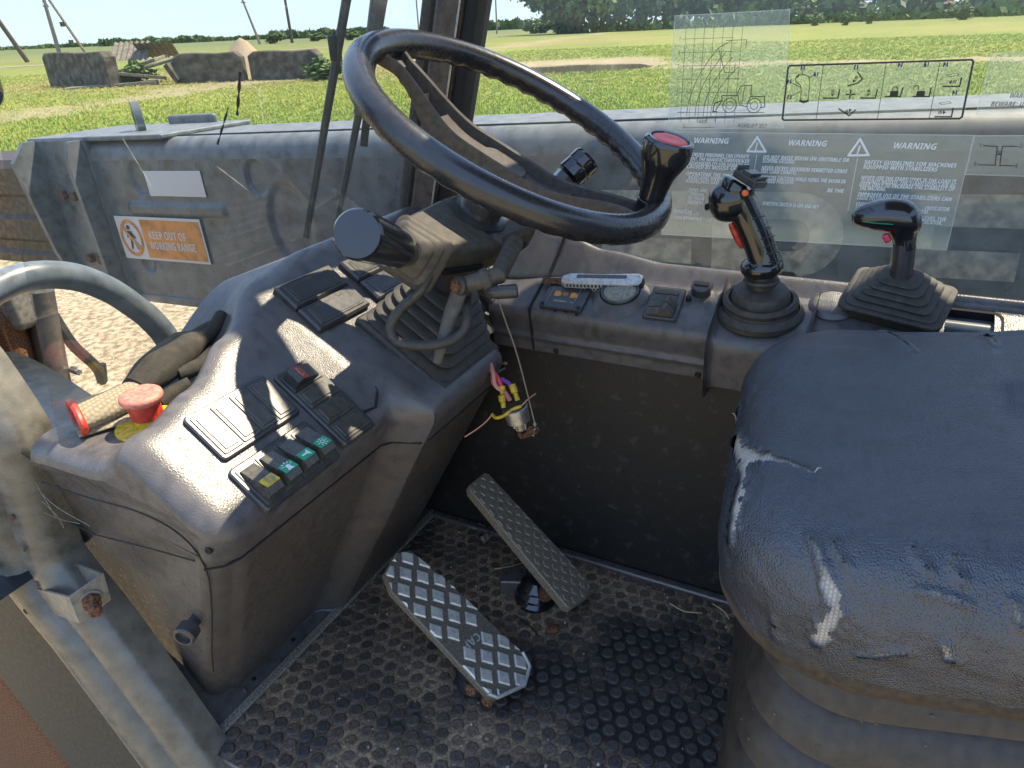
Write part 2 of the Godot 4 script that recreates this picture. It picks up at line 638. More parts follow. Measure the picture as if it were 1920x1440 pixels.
func build_ground() -> void:
	zone.frequency = 0.035
	zone.seed = 8
	zone.fractal_octaves = 4
	zone_fine.frequency = 0.5
	zone_fine.seed = 19
	zone_fine.fractal_octaves = 3
	var rows := []
	var cols := []
	for i in 151:
		var r := 0.4 * pow(1.0653, i) - 0.4
		if i == 150:
			r = 5200.0
		var row := PackedVector3Array()
		var col := PackedColorArray()
		for j in 361:
			var a := TAU * j / 360.0
			var x := cos(a) * r
			var z := sin(a) * r
			var y := GROUND + 0.02 * zone_fine.get_noise_2d(x * 0.6, z * 0.6) * smoothstep(1.0, 4.0, r)
			y -= 0.30 * smoothstep(6.0, 4.4, pond_r(x, z))
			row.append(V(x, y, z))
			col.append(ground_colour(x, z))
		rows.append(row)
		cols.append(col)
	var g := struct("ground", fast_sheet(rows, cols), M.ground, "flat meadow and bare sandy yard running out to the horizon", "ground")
	g.set_meta("kind", "structure")
	# the pond
	var pond := PackedVector2Array()
	for i in 40:
		var a := TAU * i / 40
		var q := Vector2(5.3 * 0.72 * cos(a), 5.3 * sin(a)) * (1.0 + 0.08 * sin(a * 3.0 + 1.0))
		q = Vector2(q.x * 0.925 + q.y * 0.38, -q.x * 0.38 + q.y * 0.925)
		pond.append(Vector2(q.x - 15.2, q.y - 37.0))
	var s := Soup.new()
	s.face(pond, Transform3D(Basis(Vector3.RIGHT, Vector3.BACK, Vector3.UP), V(0, GROUND - 0.13, 0)))
	struct("pond_water", s, M.water, "shallow muddy pond in the meadow with bare sandy banks", "pond")
	# farm track: a long pale strip across the meadow
	s = Soup.new()
	var left := PackedVector3Array()
	var right := PackedVector3Array()
	for q in curve([V(-97, 0, 20), V(-94, 0, -30), V(-93, 0, -75), V(-91, 0, -112), V(-88, 0, -160), V(-80, 0, -260)], 12):
		left.append(V(q.x - 1.7, GROUND + 0.04, q.z))
		right.append(V(q.x + 1.7, GROUND + 0.04, q.z))
	s.sheet([left, right])
	struct("farm_track", s, mat(lin(0.46, 0.42, 0.34), 0.95, 0.0, {tex = T.soil, scale = 0.3}), "pale gravel farm track crossing the meadow behind the concrete slabs", "track")
	# grass: blades gathered in tufts, more of them where the ground is green
	var tuft := ArrayMesh.new()
	var st := Soup.new()
	for k in 9:
		var a := rng.randf() * TAU
		var lean := rng.randf_range(0.2, 0.7)
		var h := rng.randf_range(0.5, 1.0)
		var o := V(rng.randf_range(-0.5, 0.5), 0, rng.randf_range(-0.5, 0.5))
		var d := V(cos(a), 0, sin(a))
		var w := V(-d.z, 0, d.x) * 0.06
		st.quad(o - w, o + w, o + w * 0.7 + d * lean * 0.4 + Vector3.UP * h * 0.6, o - w * 0.7 + d * lean * 0.4 + Vector3.UP * h * 0.6)
		st.tri(o + w * 0.7 + d * lean * 0.4 + Vector3.UP * h * 0.6, o + d * lean + Vector3.UP * h, o - w * 0.7 + d * lean * 0.4 + Vector3.UP * h * 0.6)
	tuft = st.mesh(10.0)
	var places := []
	var tones := []
	var tries := 0
	while places.size() < 70000 and tries < 300000:
		tries += 1
		var a := rng.randf_range(-2.95, -1.15)
		var r := 5.0 * pow(14.0, rng.randf())
		var x := cos(a) * r
		var z := sin(a) * r
		var keep := 1.0 - sandy(x, z)
		if rng.randf() > keep + 0.02 or pond_r(x, z) < 5.8:
			continue
		var size := rng.randf_range(0.035, 0.085) * (1.0 + r * 0.008) * (0.6 + 0.6 * keep)
		places.append(Transform3D(Basis(Vector3.UP, rng.randf() * TAU).scaled(V(size * 1.5, size, size * 1.5)), V(x, GROUND - 0.005, z)))
		var c := ground_colour(x, z) * rng.randf_range(0.75, 1.35)
		tones.append(Color(c.r * rng.randf_range(0.85, 1.2), c.g, c.b, 1.0))
	var mm := MultiMesh.new()
	mm.transform_format = MultiMesh.TRANSFORM_3D
	mm.use_colors = true
	mm.mesh = tuft
	mm.instance_count = places.size()
	for i in places.size():
		mm.set_instance_transform(i, places[i])
		mm.set_instance_color(i, tones[i])
	var grass := MultiMeshInstance3D.new()
	grass.name = "meadow_grass"
	grass.multimesh = mm
	grass.material_override = M.grass
	add_child(grass)
	tag(grass, "short meadow grass growing between the yard and the field", "grass", "", "stuff")


func pond_r(x: float, z: float) -> float:
	var d := Vector2(x + 15.2, z + 37.0)
	return Vector2((d.x * 0.925 - d.y * 0.38) / 0.72, d.x * 0.38 + d.y * 0.925).length()


# a crown of leaf-sized faces in uneven clumps
func crown(seed_: int, size: Vector3, clumps: int, leaves: int, leaf: float, dark: Color, light: Color) -> ArrayMesh:
	var g := RandomNumberGenerator.new()
	g.seed = seed_
	var s := Soup.new()
	for k in clumps:
		var d := V(g.randfn(), g.randfn() * 0.9, g.randfn()).normalized() * pow(g.randf(), 0.45)
		var at := d * size * 0.5 * V(0.85, 0.85, 0.85)
		var cr := g.randf_range(0.16, 0.30) * minf(size.x, size.y)
		var tone := g.randf()
		for i in leaves:
			var e := V(g.randfn(), g.randfn(), g.randfn()).normalized()
			var q := at + e * cr * pow(g.randf(), 0.5) * V(1, 0.8, 1)
			var x := V(g.randfn(), g.randfn(), g.randfn()).normalized()
			var y := x.cross(e + V(0.1, 0.3, 0.2)).normalized()
			var l := leaf * g.randf_range(0.6, 1.3)
			s.tint = dark.lerp(light, clampf(tone * 0.6 + g.randf() * 0.4, 0, 1))
			s.tri(q - x * l, q + y * l * 0.7, q + x * l)
			s.tri(q - x * l, q + x * l, q - y * l * 0.7)
	return s.mesh(5.0)


func tree(called: String, label: String, at: Vector3, h: float, w: float, mesh: ArrayMesh, mesh_size: Vector3, trunk: float, group: String) -> void:
	var t := thing(called, label, "tree" if trunk > 0 else "bush", at, group)
	if trunk > 0:
		var s := Soup.new()
		var lean := rng.randf_range(-0.03, 0.03) * h
		var r := 0.022 * h
		s.tube(P([at, at + V(lean * 0.3, trunk, 0), at + V(lean, h * 0.6, 0), at + V(lean, h * 0.85, 0)]), [r * 1.3, r, r * 0.6, r * 0.2], 7)
		for k in 5:
			var a := rng.randf() * TAU
			var b := at + V(lean * 0.5, trunk + (h * 0.5 - trunk) * k / 5.0, 0)
			s.tube(P([b, b + V(cos(a) * w * 0.18, h * 0.12, sin(a) * w * 0.18), b + V(cos(a) * w * 0.36, h * 0.2, sin(a) * w * 0.36)]), [r * 0.5, r * 0.35, r * 0.1], 5)
		part(t, "trunk", s, M.bark)
	var c := MeshInstance3D.new()
	c.name = "crown" if trunk > 0 else "foliage"
	c.mesh = mesh
	c.material_override = M.leaf
	c.scale = V(w / mesh_size.x, (h - trunk * 0.75) / mesh_size.y, w / mesh_size.z)
	c.position = V(0, trunk * 0.75 + (h - trunk * 0.75) * 0.5, 0)
	c.rotation.y = rng.randf() * TAU
	t.add_child(c, true)


# direction and distance from the cab door to a place on the ground
func spot(bearing: float, dist: float) -> Vector3:
	return V(sin(deg_to_rad(bearing)) * dist, GROUND, -cos(deg_to_rad(bearing)) * dist)


func build_far() -> void:
	var dark := Color(0.04, 0.085, 0.022)
	var light := Color(0.12, 0.19, 0.045)
	var big := V(10, 10, 10)
	var a := crown(1, big, 34, 95, 0.42, dark, light)
	var b := crown(2, big, 30, 95, 0.45, Color(0.05, 0.095, 0.024), Color(0.15, 0.21, 0.05))
	var c := crown(3, big, 22, 80, 0.40, Color(0.035, 0.07, 0.02), Color(0.09, 0.15, 0.04))
	var looks := ["tall leafy tree in the grove by the meadow, bright green crown", "broad dark green tree in the grove by the meadow", "narrow dark tree with a thin crown at the meadow's edge"]
	# the grove that closes the meadow beyond the side window
	var grove := [[-23.8, 205, 17, 13, 0], [-22.3, 196, 19, 12, 1], [-20.7, 205, 20, 13, 0], [-19.2, 214, 16, 11, 2], [-17.6, 208, 18, 13, 1], [-15.9, 218, 15, 12, 0],
		[-14.2, 214, 17, 12, 2], [-12.6, 222, 14, 12, 1], [-10.9, 218, 16, 12, 0], [-9.4, 226, 13, 10, 2], [-7.6, 205, 10, 9, 1], [-5.4, 214, 13, 11, 0], [-1.6, 220, 12, 10, 1], [0.6, 212, 14, 9, 2], [3.4, 222, 13, 11, 0], [5.4, 228, 15, 11, 1]]
	var places := ["at the pond end", "second from the pond end", "third from the pond end", "behind the others", "in the middle of the grove", "half hidden in the row", "thin and dark in the row", "with a low round head", "before the grey roof", "narrow beside the grey roof", "low and wide by the grey roof", "between two house roofs", "behind the long roof", "slim by the long roof", "before the red roof", "tall beside the red roof"]
	for i in grove.size():
		var g: Array = grove[i]
		tree("grove_tree", "%s leafy tree %s at the meadow's edge" % [["bright green", "broad dark green", "dull dark"][g[4]], places[i]], spot(g[0], g[1]), g[2] * 1.1, g[3] * 1.6, [a, b, c][g[4]], big, g[2] * 0.03, "trees along the meadow's edge")
	# bushes
	var bush := crown(5, big, 18, 60, 0.7, Color(0.03, 0.07, 0.016), Color(0.10, 0.17, 0.03))
	var bushes := [[-24.6, 240, 5.0, 8.0, "two rounded dark bushes standing clear of the grove, the taller one"], [-25.6, 236, 3.8, 6.0, "low rounded bush standing clear of the grove"], [-43.7, 300, 4.4, 9.0, "bright bush at the foot of the two legged pole"], [-40.9, 330, 3.4, 9.0, "dark low bush on the far field edge"], [-38.6, 300, 4.0, 7.0, "olive bush on the far field edge beside the wiper"],
		[-40.4, 37.6, 1.0, 2.4, "lush green weeds at the end of the concrete slabs"], [-52.9, 43.5, 1.2, 1.7, "pale green weeds growing through the slab rubble"], [-6.4, 160, 2.4, 3.0, "reddish round bush before the grey roofed house"], [-4.3, 150, 2.2, 2.6, "small green bush alone before the houses"], [-2.8, 158, 2.6, 2.6, "small dark bush between the houses"], [2.0, 165, 3.2, 5.0, "sprawling bush before the long roofed house"]]
	for q in bushes:
		tree("field_bush", q[4], spot(q[0], q[1]), q[2], q[3], bush, big, 0.0, "")
	# far woods: one mass each
	var wood := Soup.new()
	for seg in [[-54.8, -48.0, 1500.0, 10.0, 5], [-44.0, -36.0, 1000.0, 8.0, 7], [-30.0, -23.0, 900.0, 9.0, 8], [-66.0, -54.8, 2600.0, 10.0, 9], [-48.0, -44.0, 1900.0, 7.0, 6]]:
		var g := RandomNumberGenerator.new()
		g.seed = seg[4]
		for i in 2600:
			var t := g.randf()
			var q := spot(lerpf(seg[0], seg[1], t), seg[2] + g.randf() * 60.0)
			var top: float = seg[3] * (0.75 + 0.25 * sin(t * 31.0) * sin(t * 13.0 + 2.0))
			q.y += g.randf() * top
			var l := g.randf_range(1.6, 4.5)
			var x := V(g.randfn(), g.randfn() * 0.5, g.randfn()).normalized() * l
			var y := V(g.randfn() * 0.3, 1, g.randfn() * 0.3).normalized() * l * 0.8
			wood.tint = dark.lerp(light, g.randf() * 0.8)
			wood.quad(q - x - y, q + x - y, q + x + y, q - x + y)
	var under := Soup.new()
	var ug := RandomNumberGenerator.new()
	ug.seed = 31
	for i in 1500:
		var bq := lerpf(-24.0, 6.5, ug.randf())
		var q := spot(bq, 198.0 + ug.randf() * 22.0)
		q.y += ug.randf() * ug.randf() * (5.5 + 2.0 * sin(bq * 2.3))
		var x := V(ug.randfn(), ug.randfn() * 0.5, ug.randfn()).normalized() * ug.randf_range(0.4, 0.9)
		var y := V(ug.randfn() * 0.4, 1, ug.randfn() * 0.4).normalized() * ug.randf_range(0.4, 0.8)
		under.tint = dark.lerp(light, ug.randf())
		under.quad(q - x - y, q + x - y, q + x + y, q - x + y)
	struct("undergrowth", under, M.leaf, "low undergrowth filling in beneath the grove trees", "undergrowth", "stuff")
	struct("far_woods", wood, M.leaf, "distant woods making a dark line on the horizon", "woods", "stuff")
	build_poles()
	build_houses()


func build_poles() -> void:
	# leaning timber pole
	var s := Soup.new()
	var q := V(-119, GROUND, -71.5)
	var t := thing("timber_pole", "dark timber utility pole leaning at the edge of the windscreen", "utility pole", q)
	s.tube(P([q, q + V(-4.6, 20, 5.6) * 0.7]), [0.36, 0.28], 8)
	part(t, "shaft", s, M.wood)
	# white concrete pole with crossarms and a strut
	q = V(-125.5, GROUND, -81)
	t = thing("concrete_pole", "white concrete utility pole with crossarms and a raking strut", "utility pole", q)
	s = Soup.new()
	s.tube(P([q, q + V(0.2, 12.6, 0.1)]), [0.34, 0.22], 6)
	part(t, "shaft", s, M.concrete_pole)
	s = Soup.new()
	s.tube(P([q + V(2.2, 0.2, -3.4), q + V(0.3, 9.6, -0.3)]), [0.26, 0.2], 6)
	part(t, "strut", s, M.concrete_pole)
	for k in [[11.6, 1.2], [10.6, 1.0], [7.8, 0.9]]:
		s = Soup.new()
		s.box(V(0.16, 0.16, k[1] * 2.0), Transform3D(Basis(Vector3.UP, 0.6), q + V(0.1, k[0], 0)))
		part(t, "crossarm", s, M.wood)
		for e in [-1, 0, 1]:
			s = Soup.new()
			var f := q + V(0.1, k[0] + 0.05, 0) + Basis(Vector3.UP, 0.6) * V(0, 0, e * k[1] * 0.9)
			s.lathe([Vector2(0.05, 0), Vector2(0.11, 0.1), Vector2(0.06, 0.25), Vector2(0.09, 0.35), Vector2(0.03, 0.45)], f, Vector3.UP, 8)
			part(t, "insulator", s, M.white)
	for k in [[5.2, 0.7], [2.6, 0.55]]:
		s = Soup.new()
		s.rbox(V(0.6, k[1], 0.5), 0.05, Transform3D(Basis(), q + V(1.5 - k[0] * 0.12, k[0], -2.2 + k[0] * 0.16)))
		part(t, "switch_box", s, M.wood)
	# slim grey pole
	q = V(-213, GROUND, -214)
	t = thing("slim_pole", "slim grey utility pole leaning alone beyond the slabs", "utility pole", q)
	s = Soup.new()
	s.tube(P([q, q + V(-2.6, 14.6, 2.2)]), [0.55, 0.36], 6)
	part(t, "shaft", s, M.concrete_pole)
	s = Soup.new()
	s.box(V(0.9, 0.3, 1.4), Transform3D(Basis(), q + V(-2.4, 13.6, 2.1)))
	part(t, "crossarm", s, M.wood)
	# two legged timber pole
	q = V(-204, GROUND, -221)
	t = thing("two_legged_pole", "dark timber utility pole standing on two spread legs", "utility pole", q)
	for e in [-1.0, 1.0]:
		s = Soup.new()
		s.tube(P([q + V(1.1, 0, 1.1) * -e * 1.3, q + V(-0.2, 22, 0.1)]), [0.5, 0.36], 6)
		part(t, "leg", s, M.wood)
	s = Soup.new()
	s.box(V(0.4, 0.4, 2.4), Transform3D(Basis(Vector3.UP, 0.78), q + V(0, 8, 0)))
	part(t, "brace", s, M.wood)
	# thin far poles
	for k in [[-28.2, 300.0, 16.0, "thin far pole beside the cab pillar, seen through the side window"], [-24.1, 330.0, 11.0, "thin far pole beside the rounded bushes"], [-33.8, 330.0, 22.0, "thin far pole seen between the wiper arms and the cab pillar"]]:
		q = spot(k[0], k[1])
		t = thing("far_pole", k[3], "utility pole", q, "thin poles on the far field")
		s = Soup.new()
		s.tube(P([q, q + V(0.1, k[2], 0)]), [0.34, 0.24], 5)
		part(t, "shaft", s, M.concrete_pole)
		s = Soup.new()
		s.box(V(2.2, 0.2, 0.2), Transform3D(Basis(Vector3.UP, 0.4), q + V(0.1, k[2] - 0.8, 0)))
		part(t, "crossarm", s, M.wood)
	# wire from pole to pole
	s = Soup.new()
	for e in [0.0, 0.9]:
		var w := PackedVector3Array()
		for i in 25:
			var f := i / 24.0
			w.append(V(-125.3, GROUND + 12.0, -81).lerp(V(-204, GROUND + 21, -221), f) + V(0, -3.2 * sin(PI * f) - e, e))
		s.tube(w, 0.035, 4, false)
	tag(part(self, "overhead_wire", s, M.wood), "two sagging overhead wires between the utility poles", "wire")


func build_houses() -> void:
	var walls := mat(lin(0.42, 0.39, 0.34), 0.9, 0.0, {tex = T.concrete, scale = 0.3})
	var dim := mat(lin(0.03, 0.035, 0.04), 0.15)
	for k in [[-4.9, 228.0, 15.0, 3.0, 4.6, lin(0.17, 0.17, 0.18), "low house with a grey hipped roof beyond the meadow"], [-0.3, 232.0, 17.0, 3.0, 4.2, lin(0.24, 0.20, 0.18), "long house with a dull brown roof beyond the meadow"],
			[4.0, 226.0, 12.0, 2.8, 3.8, lin(0.42, 0.13, 0.08), "house with a red tiled roof beyond the meadow"], [-9.2, 240.0, 12.0, 3.0, 4.0, lin(0.28, 0.24, 0.22), "half hidden house behind the grove with a pale wall"]]:
		var q := spot(k[0], k[1])
		var yaw: float = deg_to_rad(-k[0] + 8.0)
		var t := thing("house", k[6], "house", q, "houses beyond the meadow")
		var b := Basis(Vector3.UP, yaw)
		var w: float = k[2]
		var d := 8.0
		var s := Soup.new()
		s.box(V(w, k[3], d), Transform3D(b, q + V(0, k[3] * 0.5, 0)))
		var wl := part(t, "wall", s, walls)
		s = Soup.new()
		var e := 0.7
		var A := []
		for c in [[-1, -1], [1, -1], [1, 1], [-1, 1]]:
			A.append(q + b * V(c[0] * (w * 0.5 + e), k[3], c[1] * (d * 0.5 + e)))
		var r0: Vector3 = q + b * V(-w * 0.22, k[3] + k[4] * 0.62, 0)
		var r1: Vector3 = q + b * V(w * 0.22, k[3] + k[4] * 0.62, 0)
		s.quad(A[0], A[1], r1, r0)
		s.quad(A[2], A[3], r0, r1)
		s.tri(A[1], A[2], r1)
		s.tri(A[3], A[0], r0)
		s.quad(A[3], A[2], A[1], A[0])
		var rf := part(t, "roof", s, mat(k[5], 0.8, 0.0, {tex = T.concrete, scale = 0.5}), 10.0)
		s = Soup.new()
		s.box(V(0.7, 1.6, 0.7), Transform3D(b, q + b * V(w * 0.16, k[3] + k[4] * 0.62 + 0.3, 0)))
		part(rf, "chimney", s, walls)
		for i in 4:
			s = Soup.new()
			s.box(V(1.3, 1.3, 0.1), Transform3D(b, q + b * V((i - 1.5) * w * 0.22, k[3] * 0.55, d * 0.5 + 0.04)))
			part(wl, "window", s, dim)


# ------------------------------------------------------------------ concrete slabs and rubble
func build_blocks() -> void:
	# each slab stands on edge, its broad face towards the cab
	var slabs := [
		[V(-41.3, 0, -25.6), V(-34.6, 0, -24.4), 1.62, "weathered concrete slab on edge, farthest from the weeds, bevelled top corners"],
		[V(-32.4, 0, -26.5), V(-29.5, 0, -28.2), 1.36, "weathered concrete slab on edge with brown streaks, beside the rubble"],
		[V(-29.4, 0, -28.5), V(-25.7, 0, -29.4), 1.32, "weathered concrete slab on edge beside the green weeds"]]
	for k in slabs:
		var a: Vector3 = k[0]
		var b: Vector3 = k[1]
		a.y = GROUND
		b.y = GROUND
		var x := (b - a).normalized()
		var len_ := a.distance_to(b)
		var face := x.cross(Vector3.UP) * -1.0
		if face.dot(-a) < 0:
			face = -face
		var t := thing("concrete_slab", k[3], "concrete slab", a.lerp(b, 0.5), "concrete slabs left standing in the meadow")
		var s := Soup.new()
		var h: float = k[2]
		var poly := P2([Vector2(0, -0.1), Vector2(len_, -0.1), Vector2(len_, h - 0.25), Vector2(len_ - 0.3, h), Vector2(len_ * 0.62, h - 0.05), Vector2(len_ * 0.3, h + 0.02), Vector2(0.35, h), Vector2(0, h - 0.2)])
		s.prism(poly, 0.6, axes(a - face * 0.6, x, face), 0.05)
		part(t, "slab", s, M.concrete, 25.0)
	# rubble between the slabs: tilted slabs and broken planks, each a thing of its own
	var o := V(-31.6, GROUND, -24.6)
	var rr := [
		[V(-33.3, 0.9, -25.6), V(2.6, 0.16, 1.8), V(0.1, 0.5, 0.24), "tilted pale slab leaning in the rubble heap"],
		[V(-31.1, 1.05, -25.6), V(2.8, 0.14, 0.5), V(0.2, 0.3, 0.2), "pale broken beam lying across the rubble heap"],
		[V(-31.9, 0.45, -24.5), V(2.3, 0.15, 0.4), V(-0.1, 0.7, -0.14), "thin pale plank low in the rubble heap"],
		[V(-34.0, 0.35, -24.9), V(1.3, 0.5, 0.9), V(0.3, 0.4, 0.1), "squarish grey lump at the slab end of the rubble"],
		[V(-30.4, 0.55, -25.3), V(0.3, 0.9, 0.6), V(0.1, 0.2, 0.5), "dark upright lump in the rubble heap"],
		[V(-33.1, 0.05, -23.7), V(4.2, 0.2, 1.2), V(0.0, 0.75, 0.03), "flat brownish slab lying before the rubble heap"]]
	for k in rr:
		var s := Soup.new()
		s.rbox(k[1], 0.04, Transform3D(Basis.from_euler(k[2]), k[0] + V(-2.0, GROUND, -1.2)), 1)
		var m := part(self, numbered("rubble_piece"), s, M.concrete if k[1].y > 0.3 else M.sheet)
		tag(m, k[3], "rubble", "broken concrete between the slabs")
	# corrugated cement sheets laid like a little roof
	for e in 2:
		var rows := []
		for i in 9:
			var row := PackedVector3Array()
			for j in 41:
				var u := i / 8.0
				var v := j / 40.0
				row.append(V(0, 0.045 * sin(v * TAU * 7.0), 0) + V((v - 0.5) * 1.9, 0, (u - 0.5) * 1.5))
			rows.append(row)
		var s := Soup.new()
		s.xf = Transform3D(Basis(Vector3.UP, 0.55 + e * 0.1) * Basis(V(1, 0, 0), 0.62 if e == 0 else -0.5), V(-36.2, GROUND + 1.55, -27.2) + V(0.9, 0.0, -0.9) * e)
		s.sheet(rows)
		var m := part(self, numbered("corrugated_sheet"), s, M.sheet, 60.0)
		tag(m, ["corrugated cement sheet sloping towards the cab on the rubble", "corrugated cement sheet sloping away behind its pair on the rubble"][e], "roof sheet", "corrugated sheets on the rubble heap")
	# sand pile tip behind the middle slab
	var s := Soup.new()
	s.lathe([Vector2(2.2, -0.1), Vector2(1.1, 0.9), Vector2(0.35, 1.75), Vector2(0.02, 1.95)], V(-31.6, GROUND, -30.4), Vector3.UP, 14, false)
	tag(part(self, "sand_pile", s, mat(lin(0.50, 0.42, 0.30), 0.95, 0.0, {tex = T.soil, scale = 0.5, bump = T.soil, depth = 3.0})), "pointed pale sand pile peeping over the middle slab", "sand pile")


# ------------------------------------------------------------------ the lifting boom beside the cab
# the boom runs fore and aft along x, sinking a little towards the front; its near face stands at z = -1.4
const BOOM_Z := -1.4
const PITCH := 0.0465


func boom_xf() -> Transform3D:
	# local x runs to the rear along the boom, y up across it, z towards the cab; origin on the near face's top edge at world x = 0
	return axes(V(0, 0.665, BOOM_Z), V(1, PITCH, 0), Vector3.BACK)


func text_shape(words: String, height: float, bold := true, width_scale := 1.0, slant := 0.0) -> Array:
	var f := SystemFont.new()
	f.font_names = PackedStringArray(["Droid Sans"])
	f.font_weight = 700 if bold else 400
	var t := TextMesh.new()
	t.text = words
	t.font = f
	t.font_size = 64
	t.pixel_size = height / 46.0
	t.depth = 0.0
	t.curve_step = 2.0
	t.horizontal_alignment = HORIZONTAL_ALIGNMENT_LEFT
	t.vertical_alignment = VERTICAL_ALIGNMENT_CENTER
	var a := t.get_mesh_arrays()
	var out := []
	var v: PackedVector3Array = a[Mesh.ARRAY_VERTEX]
	var ix: PackedInt32Array = a[Mesh.ARRAY_INDEX] if a[Mesh.ARRAY_INDEX] != null else PackedInt32Array(range(v.size()))
	for i in ix:
		var q := v[i]
		out.append(V((q.x + q.y * slant) * width_scale, q.y, 0))
	return out


# flat lettering laid on a plane: at = middle of the line's left edge
func letter(s: Soup, words: String, height: float, at: Transform3D, bold := true, to_width := 0.0, slant := 0.0) -> void:
	var tri := text_shape(words, height, bold, 1.0, slant)
	if tri.is_empty():
		return
	var w := 0.0
	var x0 := 1e9
	for q: Vector3 in tri:
		w = maxf(w, q.x)
		x0 = minf(x0, q.x)
	var k := to_width / (w - x0) if to_width > 0 else 1.0
	for i in range(0, tri.size(), 3):
		s.tri(at * V((tri[i].x - x0) * k, tri[i].y, 0), at * V((tri[i + 1].x - x0) * k, tri[i + 1].y, 0), at * V((tri[i + 2].x - x0) * k, tri[i + 2].y, 0))


func build_boom() -> void:
	var B := boom_xf()
	var t := thing("lifting_boom", "blue grey steel lifting boom running past the cab with orange warning sign", "boom", V(-1.0, GROUND, -1.6))
	# box section with rounded upper edges
	var H := 0.475
	var W := 0.36
	var sec := []
	for q in [[-0.012, -H], [-0.012, -0.057], [0.0, -0.0565]]:
		sec.append(Vector2(q[0], q[1]))
	for i in 9:
		var a := PI / 2 * i / 8
		sec.append(Vector2(-0.05 + 0.05 * cos(a), -0.055 + 0.055 * sin(a) + 0.0))
	for i in 9:
		var a := PI / 2 * i / 8
		sec.append(Vector2(-W + 0.05 - 0.05 * sin(a), -0.055 + 0.055 * cos(a)))
	sec.append(Vector2(-W, -H))
	var rows := []
	for x in [-2.42, -1.8, -1.4, -1.0, -0.6, -0.2, 0.2, 0.6, 1.0, 1.6, 2.4]:
		var row := PackedVector3Array()
		for q: Vector2 in sec:
			row.append(B * V(x, q.y, q.x))
		rows.append(row)
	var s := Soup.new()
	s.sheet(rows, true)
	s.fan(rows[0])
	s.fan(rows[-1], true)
	var body := part(t, "outer_section", s, M.boom_light)  # paler than the near face: the sunlit top is put into its colour
	# lower flange strip
	s = Soup.new()
	s.rbox(V(4.5, 0.03, 0.06), 0.008, B * Transform3D(Basis(), V(0.1, -H - 0.012, -0.025)))
	part(t, "lower_flange", s, M.boom)
	# weld seam line along the upper edge
	s = Soup.new()
	s.rbox(V(4.0, 0.004, 0.006), 0.0015, B * Transform3D(Basis(), V(0.1, 0.002, -0.06)), 1)
	part(t, "weld_seam", s, M.ink)
	# near face with pressed dimples and a long pressed rib
	var press := [[-1.50, -0.105, 0.036, 0.048], [-1.975, -0.105, 0.036, 0.052], [-1.41, -0.225, 0.075, 0.11], [-0.96, -0.17, 0.05, 0.06], [-2.05, -0.36, 0.03, 0.04]]
	var fr := []
	for i in 261:
		var x := -2.42 + 1.72 * i / 230.0 if i <= 230 else -0.70 + 3.1 * (i - 230) / 30.0
		var row := PackedVector3Array()
		for j in 81:
			var y := lerpf(-0.0565, -H, j / 80.0)
			var d := 0.0
			for k in press:
				d = minf(d, -0.008 * smoothstep(1.06, 0.86, Vector2((x - k[0]) / k[2], (y - k[1]) / k[3]).length()))
			var rib := Vector2(maxf(absf(x + 1.85) - 0.19, 0.0), y + 0.197).length()
			d += 0.008 * smoothstep(0.024, 0.008, rib)
			row.append(B * V(x, y, d))
		fr.append(row)
	part(t, "near_face", fast_sheet(fr), M.boom)
	# wear pad collar at the front end: end flange, second flange, web with bolts
	s = Soup.new()
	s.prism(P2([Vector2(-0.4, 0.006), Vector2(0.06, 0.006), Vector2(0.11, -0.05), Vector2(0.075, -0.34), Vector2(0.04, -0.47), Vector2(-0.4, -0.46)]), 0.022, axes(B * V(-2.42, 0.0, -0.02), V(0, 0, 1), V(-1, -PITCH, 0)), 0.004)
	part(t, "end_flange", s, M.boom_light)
	s = Soup.new()
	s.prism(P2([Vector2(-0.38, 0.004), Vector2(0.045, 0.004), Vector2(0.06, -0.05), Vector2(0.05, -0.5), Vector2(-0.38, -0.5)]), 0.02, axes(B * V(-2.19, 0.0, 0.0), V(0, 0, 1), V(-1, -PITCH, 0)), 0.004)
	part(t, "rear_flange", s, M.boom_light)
	s = Soup.new()
	s.rbox(V(0.25, 0.49, 0.03), 0.008, B * Transform3D(Basis(), V(-2.30, -0.235, -0.012)))
	part(t, "collar_web", s, M.boom)
	s = Soup.new()
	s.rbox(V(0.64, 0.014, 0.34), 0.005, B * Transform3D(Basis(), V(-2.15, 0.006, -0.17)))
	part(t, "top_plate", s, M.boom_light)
	s = Soup.new()
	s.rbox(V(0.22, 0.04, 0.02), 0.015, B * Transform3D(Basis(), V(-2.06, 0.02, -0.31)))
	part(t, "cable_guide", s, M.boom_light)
	for k in [[-2.355, -0.160], [-2.30, -0.163], [-2.325, -0.365], [-2.27, -0.368]]:
		s = Soup.new()
		s.lathe([Vector2(0.015, 0), Vector2(0.015, 0.014), Vector2(0.012, 0.016)], B * V(k[0], k[1], 0.004), Vector3.BACK, 6)
		part(t, "bolt", s, M.rusty, 20.0)
	# lifting eye
	s = Soup.new()
	var rows2 := []
	for k in 33:
		var a := TAU * k / 32.0
		var row := PackedVector3Array()
		for q in [[0.046, -0.011], [0.046, 0.011], [0.024, 0.011], [0.024, -0.011]]:
			var r: float = q[0]
			var yy := sin(a) * r
			if q[0] > 0.03 and sin(a) < 0:
				yy = maxf(sin(a) * r, -0.04)
			row.append(B * (V(-2.08, 0.046, -0.13) + Basis(Vector3.UP, -0.55) * V(cos(a) * r * (1.0 if q[0] < 0.03 or sin(a) > -0.3 else 1.12), yy * 1.12, q[1])))
		rows2.append(row)
	s.sheet(rows2, true)
	part(t, "lifting_eye", s, M.boom, 30.0)
	# sliding inner section, brown and scraped, with pressed channels
	rows = []
